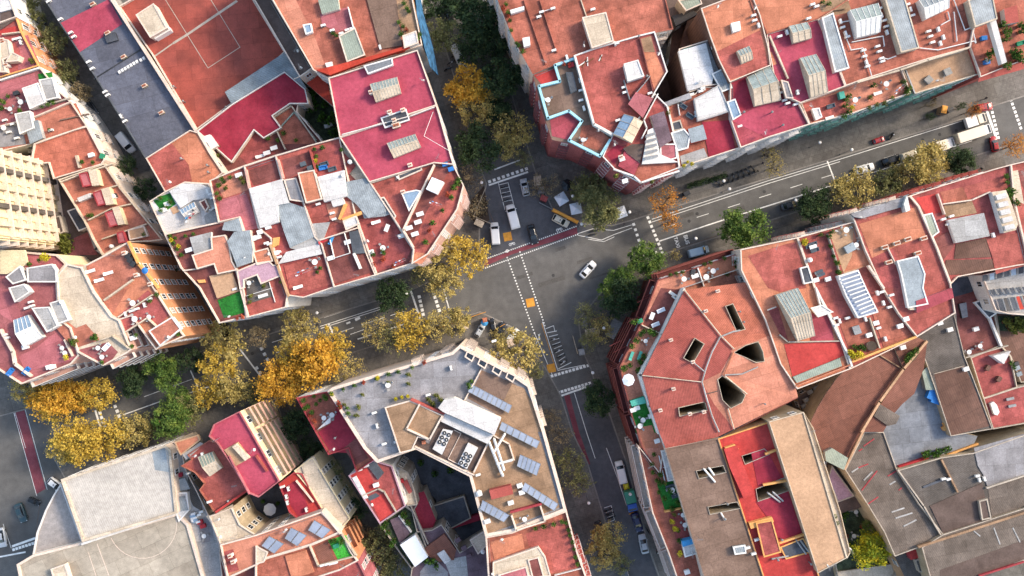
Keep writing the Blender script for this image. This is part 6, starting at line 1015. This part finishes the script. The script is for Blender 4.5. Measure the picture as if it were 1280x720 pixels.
def loft(secs,m,closed=True):
    """secs: list of rings (same count)"""
    mb=MB(); n=len(secs[0]); vs=[v for s in secs for v in s]; fs=[]
    for i in range(len(secs)-1):
        for j in range(n): a=i*n+j;b_=i*n+(j+1)%n; fs.append((a,b_,b_+n,a+n))
    fs.append(tuple(range(n-1,-1,-1))); fs.append(tuple(range((len(secs)-1)*n,len(secs)*n))); mb.poly(vs,fs,m); return mb
def wheel():
    def f():
        mb=MB(); mb.tube((0,-.11,0),(0,.11,0),.32,.32,'tyre',16); mb.tube((0,-.115,0),(0,.115,0),.2,.2,'rim',10); return mb.data('wheel',smooth=False)
    return share('wheel',f)
PROF={ # x stations: (x, half width, z low, z belt)
'car':dict(L=4.5,W=1.84,st=[(-2.25,.62,.38,.62),(-2.18,.78,.25,.86),(-1.9,.88,.2,.98),(-.9,.92,.18,.95),(.6,.92,.18,.93),(1.3,.9,.2,.86),(1.95,.84,.22,.74),(2.2,.72,.28,.62),(2.26,.55,.36,.52)],
  cab=[(-1.75,.74,.97,.97),(-1.15,.66,.97,1.42),(-.2,.68,.95,1.46),(.35,.66,.93,1.40),(1.12,.74,.88,.88)],roof=(-1.1,.33,.60,1.43)),
'van':dict(L=5.1,W=1.95,st=[(-2.55,.85,.4,1.2),(-2.5,.93,.28,1.75),(-2.3,.96,.22,1.9),(-1,.97,.2,1.95),(.9,.97,.2,1.93),(1.45,.95,.2,1.5),(2.0,.92,.22,1.1),(2.45,.86,.28,.9),(2.55,.7,.36,.7)],
  cab=[(.85,.86,1.85,1.93),(1.0,.88,1.75,1.90),(1.2,.88,1.5,1.73),(1.5,.88,1.3,1.50),(1.85,.86,1.1,1.16)],roof=(-2.3,.7,.84,1.955)),
'hatch':dict(L=4.0,W=1.75,st=[(-2.0,.66,.38,.75),(-1.92,.8,.25,.95),(-1.6,.85,.2,1.0),(-.6,.87,.18,.97),(.6,.87,.18,.93),(1.15,.85,.2,.86),(1.7,.8,.22,.76),(1.95,.68,.28,.62),(2.0,.5,.36,.52)],
  cab=[(-1.85,.72,.97,.99),(-1.5,.66,.97,1.38),(-.2,.67,.95,1.47),(.25,.65,.93,1.42),(1.0,.73,.87,.88)],roof=(-1.45,.25,.60,1.43))}
CARP={}
def car_parts(kind,m):
    key=(kind,m)
    if key in CARP: return CARP[key]
    p=PROF[kind]; P3=[]
    secs=[[(x,-w*.9,zl),(x,-w,zl+.12),(x,-w,(zl+zb)/2+.05),(x,-w*.93,zb-.03),(x,-w*.75,zb+.02),(x,0,zb+.04),(x,w*.75,zb+.02),(x,w*.93,zb-.03),(x,w,(zl+zb)/2+.05),(x,w,zl+.12),(x,w*.9,zl),(x,0,zl)] for x,w,zl,zb in p['st']]
    secs=[s[::-1] for s in secs]
    P3.append(('body',loft(secs,m).data('body',smooth=True)))
    cs=[[(x,-w,z0-.04),(x,-w*.86,z1),(x,0,z1+.03),(x,w*.86,z1),(x,w,z0-.04)][::-1] for x,w,z0,z1 in p['cab']]
    P3.append(('windows',loft(cs,'cglass').data('windows')))
    r=p['roof']; mb=MB(); n=6; top=[]
    x0,x1,w,z=r; mb.poly([(x0,-w,z),(x1,-w*.97,z-.01),(x1,w*.97,z-.01),(x0,w,z),(x0+.05,-w*.8,z+.06),(x1-.1,-w*.78,z+.055),(x1-.1,w*.78,z+.055),(x0+.05,w*.8,z+.06)],[(0,1,5,4),(1,2,6,5),(2,3,7,6),(3,0,4,7),(4,5,6,7)],m); P3.append(('roof_panel',mb.data('roof_panel',smooth=False)))
    x=p['L']/2
    for s in(-1,1):
        mb=MB(); mb.box(x-.2,s*.62,.58,.2,.3,.13,s*-.35,'lamp_w'); P3.append(('headlight',mb.data('headlight')))
        mb=MB(); mb.box(-x+.1,s*.62,.68,.1,.26,.14,0,'lamp_r'); P3.append(('tail_light',mb.data('tail_light')))
        mb=MB(); mb.box(.85 if kind!='van' else 1.4,s*(p['W']/2+.06),.92,.12,.2,.12,0,m); P3.append(('wing_mirror',mb.data('wing_mirror')))
    CARP[key]=(P3,p); return CARP[key]
def car(px,py,ang,kind,m,label,name='parked_car',cat='car',group=None,sc=1.0):
    X,Y=PX(px,py,.7); P3,p=car_parts(kind,m); o=empty(name,(X,Y,0.005),label,cat,group,math.radians(ang))
    for n,d in P3: c=bpy.data.objects.new(n,d); C.objects.link(c); c.parent=o
    for sx in(-1,1):
        for sy in(-1,1): c=bpy.data.objects.new('wheel',wheel()); C.objects.link(c); c.parent=o; c.location=(sx*p['L']*.30,sy*(p['W']/2-.13),.32)
    o.scale=(sc,sc,sc); return o
def truck(px,py,ang,L_,m,mcab,label,name='box_truck',z=2.7):
    X,Y=PX(px,py,z*.7); o=empty(name,(X,Y,.005),label,'truck',None,math.radians(ang))
    mb=MB(); mb.box(-.9,0,1.0,L_-2.4,2.3,z-1,0,m); c=mb.obj('cargo_box',None); c.parent=o; c.location=(0,0,0)
    mb=MB(); mb.box(-.9,0,z,L_-2.6,2.1,.03,0,m); mb.box(-.9,0,.75,L_-2.4,1.0,.25,0,'dark_metal'); c=mb.obj('chassis',None); c.parent=o
    mb=MB(); mb.box(L_/2-.95,0,.5,1.7,2.15,1.5,0,mcab,tap=.95); c=mb.obj('cab',None); c.parent=o
    d=MB(); d.poly([(L_/2-.12,-.95,1.25),(L_/2-.12,.95,1.25),(L_/2-.35,.88,2.0),(L_/2-.35,-.88,2.0)],[(0,1,2,3)],'cglass'); d.box(L_/2-.5,0,1.99,.45,1.8,.03,0,'cglass'); e=d.obj('windscreen',None); e.parent=c
    for sy in(-1,1):
        mb=MB(); mb.box(L_/2-.08,sy*.8,.65,.08,.3,.15,0,'lamp_w'); e=mb.obj('headlight',None); e.parent=o
        for sx in(-.33,-.2,.33): c=bpy.data.objects.new('wheel',wheel()); C.objects.link(c); c.parent=o; c.location=(sx*L_,sy*.95,.42); c.scale=(1.3,1.2,1.3)
    return o
def moto_parts(m):
    P3=[]; b_=MB(); b_.tube((-.35,0,.55),(.35,0,.6),.16,.13,m,8); b_.box(.15,0,.62,.5,.28,.2,0,m,tap=.8); b_.tube((.4,0,.6),(.72,0,.32),.05,.05,'galv',6); b_.tube((-.3,0,.5),(-.65,0,.32),.05,.05,'dark_metal',6); P3.append(('body',b_.data('body')))
    b_=MB(); b_.box(-.35,0,.72,.65,.26,.1,0,'tyre',tap=.85); P3.append(('seat',b_.data('seat')))
    b_=MB(); b_.tube((.42,-.36,.98),(.42,.36,.98),.025,.025,'dark_metal',6); b_.tube((.4,0,.6),(.42,0,.98),.04,.04,'galv',6); P3.append(('handlebar',b_.data('handlebar')))
    for x in(-.68,.72): b_=MB(); b_.tube((x,-.06,.31),(x,.06,.31),.31,.31,'tyre',14); b_.tube((x,-.065,.31),(x,.065,.31),.18,.18,'rim',8); P3.append(('wheel',b_.data('wheel')))
    return P3
MP={}
def moto(px,py,ang,m,label,group=None,z=.135):
    if m not in MP: MP[m]=moto_parts(m)
    X,Y=PX(px,py,.7); o=empty('motorcycle',(X,Y,z),label,'motorcycle',group,math.radians(ang))
    for n,d in MP[m]: c=bpy.data.objects.new(n,d); C.objects.link(c); c.parent=o
# image angle helper: heading in world degrees (x right, y up)
car(735,337,48,'car','c_white','white car with blue-tinted rear glass driving alone through the junction','white_car')
car(641,271,105,'van','c_white','long white van parked beside the motorcycle bays','delivery_van','van',sc=1.12); car(619,292,95,'van','c_white','white van parked below the bare planting bed','delivery_van','van')
car(656,234,102,'hatch','c_silver','small silver car with black bonnet facing the upper zebra crossing'); car(701,276,-28,'hatch','c_beige','beige car beside the long orange barrier'); car(666,293,-75,'car','c_black','black car standing on the start of the red bike lane')
car(776,590,103,'van','c_white','white van with black roof patch heading the queue in the lower street','delivery_van','van'); 
truck(788.5,625.5,-76,5.2,'c_green','c_blue','green load and blue cab truck below the bright yellow car'); car(783.5,610,-76,'hatch','c_yellow','bright yellow car between the white van and the green truck',sc=.72)
car(796.5,653,-72,'car','c_navy','dark navy car below the blue-cabbed truck'); car(804.5,680,102,'car','c_silver','silver car last in the lower street row beside red motorcycles')
moto(818,675,-75,'c_red','red motorcycle beside the silver car',None,.135); moto(821.5,689,-75,'c_red','red motorcycle with black-clad rider at the lower street',None,.135); moto(810,664,-60,'c_black','black motorcycle behind the navy car',None,.135)
car(26,641,-70,'car','c_teal','dark teal car with pale roof in the west junction'); car(70,606,-38,'hatch','c_white','white car tucked under the corner of the pale hall'); car(42,627,-25,'hatch','c_black','black small car beside the teal car at the west junction',sc=.7)
car(2,672,-80,'car','c_silver','silver car half outside the left edge of the junction')
car(1081,211,18,'car','c_white','white car between gold trees on the avenue'); car(1115,200,18,'car','c_black','black car in the avenue lane behind the white car'); car(873,314.5,15,'van','c_lblue','pale blue roofed van parked at the kerb by the red terrace','delivery_van','van',sc=.95); car(988,256,18,'car','c_dgrey','dark grey car parked beside the bus lane'); car(1138,194,18,'van','c_beige','beige van under the straw-gold tree','delivery_van','van'); 
truck(1217,167,18,8.6,'c_cream','c_white','cream articulated truck waiting at the right zebra crossing','articulated_truck',3.2); truck(1181,181,18,4.8,'c_cream','c_white','smaller cream truck queuing behind the articulated truck','box_truck',2.8); truck(1218,151,18,4.9,'c_white','c_cream','white open-backed truck ahead of the grey patch in the top avenue lane','tipper_truck',2.0)
car(1099,175,18,'hatch','c_red','red small car in the open avenue lane',sc=.7); moto(1115,170,60,'c_black','black motorcycle with white fairing in the open avenue lane',None,.01); car(1230,134,10,'hatch','c_red','red small car at the right zebra crossing'); car(1243,180,100,'hatch','c_red','red car beside the cream articulated truck',sc=.9)
car(625,414,60,'car','c_black','large black car by the cream corner building'); car(616,406,105,'hatch','c_black','small black car beside the blue umbrella',sc=.75); car(600,413,60,'hatch','c_silver','silver-grey car under the golden tree',sc=.8); car(641,419,50,'van','c_white','white van beside the large black car','delivery_van','van',sc=.7)
car(573,70,-65,'van','c_white','pale van parked in the shade of the cross street','delivery_van','van'); car(560,16,-65,'car','c_black','black car in the top cross street shade'); car(579,84,-65,'hatch','c_silver','silver car behind the shaded pale van')
car(158,179,-52,'van','c_white','white van in the dark narrow street','delivery_van','van'); car(46,22,-50,'car','c_navy','navy car at the top of the narrow street'); car(114,135,-55,'hatch','c_dgrey','dark grey car in the narrow street')
car(1093,208,18,'hatch','c_silver','silver car just ahead of the white avenue car',sc=.8) if 0 else None
car(780,716,105,'van','c_dgrey','dark grey van at the bottom edge of the lower street','delivery_van','van'); car(449,664,-60,'hatch','c_black','black car in the alley beside orange balconies')
car(757,687,95,'hatch','c_black','black small car beside the ochre tree at the bottom',sc=.8)
def msort(lst,z,g,base):
    for i,(x,y,a,m) in enumerate(lst): moto(x,y,a,m,f"{({'c_black':'black','c_dgrey':'grey','c_red':'red','c_silver':'silver'})[m]} motorcycle, {ORD[i] if i<19 else 'last'} from the left in {base}",g,z)
msort([(898+i*6.2,229-i*2.4+R.uniform(-1,1),110+R.uniform(-20,20),'c_black' if i%3 else 'c_dgrey') for i in range(8)],.135,'motorcycles on the wide avenue pavement','the avenue pavement row')
msort([(692+i*3.0,424+i*7.0,20,'c_black' if i%2 else 'c_silver') for i in range(5)],.01,'motorcycles in the marked bays','the marked junction bays')
msort([(630+i*1.6,234+i*8,15,'c_black' if i!=1 else 'c_dgrey') for i in range(3)],.01,'motorcycles in the upper bays','the upper zebra bays')
msort([(760+i*2.2,638+i*4.5,20,'c_black') for i in range(3)],.01,'motorcycles by the ochre pad','the lower street bays')
msort([(560+i*4,86-i*8,25,'c_silver' if i%2 else 'c_black') for i in range(4)],.135,'motorcycles in the shaded cross street','the shaded cross street row')
msort([(743,288,10,'c_black'),(750,286,15,'c_dgrey'),(741,293,10,'c_black')],.01,'motorcycles by the bike lane bend','the bike lane bend row')
# riders
def rider(px,py,ang,label,z,name='person'):
    me=bpy.data.meshes.new('person'); V=[(0,0,.82),(.05,0,1.1),(.14,0,1.35),(.18,0,1.47),(.22,0,1.62),(.24,.2,1.33),(.36,.27,1.1),(.55,.3,1.02),(.24,-.2,1.33),(.36,-.27,1.1),(.55,-.3,1.02),(.1,.12,.8),(.42,.18,.72),(.3,.2,.34),(.42,.2,.3),(.1,-.12,.8),(.42,-.18,.72),(.3,-.2,.34),(.42,-.2,.3)]
    E=[(0,1),(1,2),(2,3),(3,4),(2,5),(5,6),(6,7),(2,8),(8,9),(9,10),(0,11),(11,12),(12,13),(13,14),(0,15),(15,16),(16,17),(17,18)]
    Rr=[.17,.17,.18,.07,.12,.08,.06,.045,.08,.06,.045,.1,.085,.06,.05,.1,.085,.06,.05]
    me.from_pydata(V,E,[]); me.materials.append(M('c_black')); o=bpy.data.objects.new(name,me); C.objects.link(o); X,Y=PX(px,py,1); o.location=(X,Y,z); o.rotation_euler=(0,0,math.radians(ang)); tag(o,label,'person')
    sk=o.modifiers.new('s','SKIN'); 
    for i,v in enumerate(me.skin_vertices[0].data): v.radius=(Rr[i],Rr[i]); v.use_root=(i==0)
    s2=o.modifiers.new('u','SUBSURF'); s2.levels=1; s2.render_levels=1
    mb=MB(); 
    import bmesh; bm=bmesh.new(); bmesh.ops.create_uvsphere(bm,u_segments=12,v_segments=8,radius=.15,matrix=Matrix.Translation((.23,0,1.66))); hm=bpy.data.meshes.new('helmet'); bm.to_mesh(hm); bm.free(); hm.materials.append(M('c_white')); h=bpy.data.objects.new('helmet',hm); C.objects.link(h); h.parent=o
rider(821.5,689,-75,'motorcyclist in black with white helmet riding a red motorcycle',.05); rider(1115,170,60,'motorcyclist in black with white helmet on the avenue',-.05)
def walker(px,py,ang,label,m,grp=None):
    V=[(0,0,.92),(.01,0,1.15),(.02,0,1.38),(.04,0,1.5),(.05,0,1.63),(0,.2,1.38),(-.1,.25,1.12),(.0,.27,.88),(0,-.2,1.38),(.1,-.25,1.12),(.2,-.26,.9),(0,.1,.86),(.16,.1,.5),(.12,.1,.08),(.28,.1,.04),(0,-.1,.86),(-.1,-.1,.5),(-.28,-.1,.14),(-.16,-.1,.04)]
    E=[(0,1),(1,2),(2,3),(3,4),(2,5),(5,6),(6,7),(2,8),(8,9),(9,10),(0,11),(11,12),(12,13),(13,14),(0,15),(15,16),(16,17),(17,18)]
    Rr=[.15,.14,.15,.06,.11,.08,.055,.04,.08,.055,.04,.1,.075,.05,.045,.1,.075,.05,.045]
    me=bpy.data.meshes.new('person'); me.from_pydata(V,E,[]); me.materials.append(M(m)); o=bpy.data.objects.new('person',me); C.objects.link(o); X,Y=PX(px,py,1); o.location=(X,Y,KZ); o.rotation_euler=(0,0,math.radians(ang)); tag(o,label,'person')
    sk=o.modifiers.new('s','SKIN')
    for i,v in enumerate(me.skin_vertices[0].data): v.radius=(Rr[i],Rr[i]); v.use_root=(i==0)
    s2=o.modifiers.new('u','SUBSURF'); s2.levels=1; s2.render_levels=1
    mb=MB(); mb.cyl(.03,0,1.62,.11,.09,.16,'soil',8); h=mb.obj('hair',None); h.parent=o
walker(955,194,200,'person in dark clothes walking nearest the buildings on the wide pavement','c_black'); walker(953,204,15,'person in dark clothes in the middle of the wide pavement','c_navy'); walker(947,214,200,'person in black near the sparse ochre tree','c_black'); walker(1168,124,20,'person in dark clothes under the green cornice','c_black'); walker(1232,123,190,'person in grey beside the small red car','c_dgrey'); walker(1226,211,200,'person in dark clothes on the south pavement by the round dark tree','c_black'); walker(780,280,60,'person in dark clothes beside the nearest pale canopy','c_navy')
# ================================================================ street furniture
def single(name,mb,loc,label,cat,rz=0,group=None):
    o=bpy.data.objects.new(name,mb.data(name)); C.objects.link(o); o.location=loc; o.rotation_euler=(0,0,rz); tag(o,label,cat,group); return o
for px,py,rz,lab in ((702,248.5,.55,'pale blue square canopy beside the bare trees'),(720,260.5,.2,'pale blue canopy half under the green trees'),(776,265.5,.35,'pale blue canopy nearest the avenue crossing')):
    X,Y=PX(px,py,2.5); o=empty('market_canopy',(X,Y,KZ),lab,'canopy','pale canopies on the chamfer',rz)
    for n,d in mk_canopy('white_cloth',2.5)(): c=bpy.data.objects.new(n,d); C.objects.link(c); c.parent=o
mb=MB(); mb.box(0,0,0,6.6,.75,.9,0,'c_orange',tap=.97); mb.box(0,0,.9,6.2,.3,.25,0,'c_orange'); X,Y=PX(706.5,270,.6); single('road_barrier',mb,(X,Y,.01),'long orange barrier beside the beige car','barrier',math.radians(-27))
mb=MB(); mb.box(0,0,0,4.6,.12,1.1,0,'galv'); X,Y=PX(685,259,.6); single('railing',mb,(X,Y,.01),'thin grey railing leading to the orange barrier','railing',math.radians(-28))
def kiosk(px,py,l,w,h,rz,m,top,label,name='kiosk',cat='kiosk'):
    X,Y=PX(px,py,h); o=empty(name,(X,Y,KZ),label,cat,None,rz); mb=MB(); mb.box(0,0,0,l*.9,w*.9,h,0,m); a=mb.obj('body',None); a.parent=o
    mb=MB(); mb.box(0,0,h,l,w,.12,0,top); mb.box(0,0,h+.12,l*.7,w*.7,.08,0,top); a=mb.obj('roof',None); a.parent=o
    mb=MB(); mb.box(0,-w*.46,.9,l*.6,.06,h*.45,0,'glass_dark'); a=mb.obj('window',None); a.parent=o
kiosk(672,226,1.7,2.1,2.3,.1,'cream_d','crm','beige kiosk beside the upper zebra crossing'); kiosk(676,237.5,1.4,1.6,2.1,.1,'galv','gry','small grey kiosk under the beige kiosk'); kiosk(680,248,1.6,1.3,2,-.4,'wred','red2','small red stall in the bare trees','market_stall','stall')
kiosk(599,279,2.0,1.4,2.2,-.45,'cream_d','crm','cream kiosk below the planting bed'); kiosk(1180,137,1.2,1.7,2.4,-.2,'wochre','c_orange' if 1 else 'org','ochre kiosk on the avenue pavement')
kiosk(727,440,1.3,1.4,2.1,.2,'galv','whtd','small grey kiosk at the chamfer south corner'); kiosk(581,408,1.4,1.2,2.1,.2,'cream_d','crm','small pinkish kiosk by the avenue barrier'); kiosk(606,400,1.0,1.0,1.9,.2,'wcoral','org','tiny coral stall by the avenue barrier','market_stall','stall')
for i,(x,y,l,w_,rz,m,lab) in enumerate(((767,411,2.2,4.2,-.5,'whtd','large pale grey pergola nearest the red pergola building'),(741,417,3.2,2.4,.2,'crm','beige pergola in the middle of the terrace cluster'),(732,402,1.2,2.4,-.4,'gry','narrow grey pergola at the junction side'),(746,402,2.6,1.8,.3,'tan','tan pergola under the thin golden tree'),(638,428,1.6,1.6,.4,'cream','small cream awning by the black vans'),(598,452,.9,.9,.3,'white_paint','tiny white box canopy by the cream building'))):
    X,Y=PX(x,y,2.5); o=empty('terrace_pergola',(X,Y,KZ),lab,'pergola',None,rz); mb=MB(); mb.box(0,0,2.4,l,w_,.06,0,m)
    for k in range(int(w_/.4)): mb.box(0,-w_/2+.2+k*.4,2.46,l+.2,.08,.1,0,'wood' if m=='tan' else m)
    a=mb.obj('roof',None); a.parent=o
    for u in(-1,1):
        for v in(-1,1): mb=MB(); mb.box(u*l*.45,v*w_*.45,0,.09,.09,2.4,0,'dark_metal'); a=mb.obj('post',None); a.parent=o
X,Y=PX(605.5,403.5,2.3); o=empty('parasol',(X,Y,KZ),'bright blue parasol by the black vans','parasol')
o.scale=(.6,.6,.8)
for n,d in mk_parasol('skyblue')(): c=bpy.data.objects.new(n,d); C.objects.link(c); c.parent=o
X,Y=PX(709,231,2.3); o=empty('parasol',(X,Y,KZ),'dark green parasol beside the olive trees','parasol')
for n,d in mk_parasol('c_black')(): c=bpy.data.objects.new(n,d); C.objects.link(c); c.parent=o
for a,b_,lab in (((515,421),(607,390),'long yellow tape fence along the southern avenue kerb'),((592,270),(617,281),'pale wooden rail below the planting bed'),((607,235),(592,270),'pale wooden rail on the street side of the planting bed'),((662,424),(646,440),'yellow barrier rail by the white van'),((631,405),(620,412),'yellow barrier rail over the large black car'),((716,420),(722,442),'pale railing at the terrace pergolas'),((655,417),(640,428),'orange barrier rail at the junction corner')):
    A=Vector(PX(*a,1));Bv=Vector(PX(*b_,1)); mb=MB(); d=Bv-A; n=max(2,int(d.length/2)); col='lane_yellow' if 'ellow' in lab or 'orange' in lab else 'crm'
    mb.box(d.length/2,0,.85,d.length,.12,.12,0,col); mb.box(d.length/2,0,.4,d.length,.06,.08,0,col)
    for k in range(n+1): mb.box(d.length*k/n,0,0,.08,.08,.9,0,col)
    single('railing',mb,(A.x,A.y,.13),lab,'railing',math.atan2(d.y,d.x))
LAMPS=[((912,236),'wide pavement near motorcycles'),((905,226),'motorcycle row'),((995,250),'south kerb by the dark tree'),((1065,187),'double white line'),((1100,118),'green cornice terraces'),((870,298),'bus lane lettering'),((787,265),'avenue canopy'),((727,280),'orange barrier end'),((602,228),'upper zebra west end'),((396,391),'west avenue kerb'),((622,442),'cream corner building'),((788,618),'green truck'),((736,629),'lower street pavement'),((755,410),'terrace pergolas'),((508,367),'west zebra crossing'),((820,316),'south-east crossing corner'),((1025,178),'avenue lane dashes'),((716,245),'pale canopies'),((741,466),'lower zebra east end')]
def lamp_parts():
    def f():
        a=MB(); a.cyl(0,0,0,.14,.09,.6,'galv',8); a.cyl(0,0,.6,.07,.05,5.6,'galv',8); return a.data('pole')
    def g():
        a=MB(); a.cyl(0,0,6.1,.12,.36,.12,'white_paint',12); a.cyl(0,0,6.22,.36,.2,.2,'white_paint',12); return a.data('lamp_head')
    return share('lp',f),share('lh',g)
for (x,y),w_ in LAMPS:
    X,Y=PX(x,y,6.3); o=empty('street_lamp',(X,Y,KZ-.13),'grey post lamp with round white head by the '+w_,'street lamp','round-headed street lamps')
    for n,d in zip(('pole','lamp_head'),lamp_parts()): c=bpy.data.objects.new(n,d); C.objects.link(c); c.parent=o
def binp(m):
    a=MB(); a.box(0,0,.12,1.5,1.0,1.2,0,m,tap=.95); b_=MB(); b_.box(0,0,1.33,1.52,1.02,.12,0,'dark_metal',tap=.9); return a,b_
for x,y,m,lab in ((748,655,'c_dgrey','dark waste container below the ochre road pad'),(1187,138,'c_dgrey','dark waste container beside the ochre kiosk'),(858,242,'c_dgrey','dark waste container by the fiery orange tree'),(768,300,'c_green','green waste container')):
    if y==300: continue
    X,Y=PX(x,y,1); o=empty('waste_container',(X,Y,KZ),lab,'waste container',None,.4); a,b_=binp(m); c=a.obj('body',None); c.parent=o; c=b_.obj('lid',None); c.parent=o
# dark row of planters along the north pavement (long black hedge block)
rr=random.Random(3); mb=MB()
for i in range(46): leafball(mb,-4.6+i*.2,rr.uniform(-.5,.5),1.0,.5,.8,26,.26,'leaf_dark',rr)
X,Y=PX(884,226,1); single('hedge',mb,(X,Y,KZ),'long very dark hedge on the avenue pavement below the grey canopy terraces','hedge',math.radians(17))
mb=MB()
for i in range(30): leafball(mb,rr.uniform(-1.6,1.6),rr.uniform(-2.4,2.4),.35,.5,.3,14,.3,'leaf_brown',rr)
X,Y=PX(600,258,.5); single('shrub_bed',mb,(X,Y,KZ),'low tangle of brown shrubs in the triangular planting bed','shrub bed',-.3)
# ================================================================ facades, labels, light, camera
tot=0
for b in BLD:
    tot+=b.fac()
    if b.z>15: b.aer(R.choice((1,2,2,3)))
    if b.z>15.5 and len(b.w)>5 and R.random()<.5:
        w_=offset(b.w,.6)
        mb=MB(); i=R.randrange(len(w_)); a_,c_=w_[i],w_[(i+1)%len(w_)]
        if inside(a_,b.w) and inside(c_,b.w): mb.tube((*a_,b.z+.12),(*c_,b.z+.12),.05,.05,'galv',5); mb.obj('pipe',b.root)
finish_things()
print('windows+balconies',tot,'things',len(THINGS),'buildings',len(BLD),'objs',len(bpy.data.objects))
for n,c in (('unused',0),): pass
sc=bpy.context.scene
w=bpy.data.worlds.new('World'); sc.world=w; w.use_nodes=True; nt=w.node_tree
sky=nt.nodes.new('ShaderNodeTexSky'); sky.sky_type='NISHITA'; sky.sun_disc=False
EL=math.radians(33); AZ=math.atan2(.40,.92)   # direction towards the sun in the xy plane
sky.sun_elevation=EL; sky.sun_rotation=math.pi/2-AZ; sky.air_density=1.3; sky.dust_density=2.5; sky.ozone_density=1
bg=nt.nodes['Background']; bg.inputs[1].default_value=SKY_STR; nt.links.new(sky.outputs[0],bg.inputs[0])
ld=bpy.data.lights.new('sun','SUN'); ld.energy=SUN_STR; ld.angle=math.radians(11); ld.color=(1,.86,.70); lo=bpy.data.objects.new('sun',ld); C.objects.link(lo)
d=-Vector((math.cos(AZ)*math.cos(EL),math.sin(AZ)*math.cos(EL),math.sin(EL))); lo.rotation_euler=d.to_track_quat('-Z','Y').to_euler()
cd=bpy.data.cameras.new('camera'); co=bpy.data.objects.new('camera',cd); C.objects.link(co); co.location=(0,0,H); co.rotation_euler=(0,0,0)
cd.sensor_width=36; cd.lens=36*H/(1280/S); cd.clip_end=5000; sc.camera=co
sc.view_settings.view_transform='Standard'; sc.view_settings.look='None'; sc.view_settings.gamma=1; sc.view_settings.exposure=EXPO
sc.cycles.max_bounces=5; sc.cycles.diffuse_bounces=3; sc.cycles.use_denoising=True
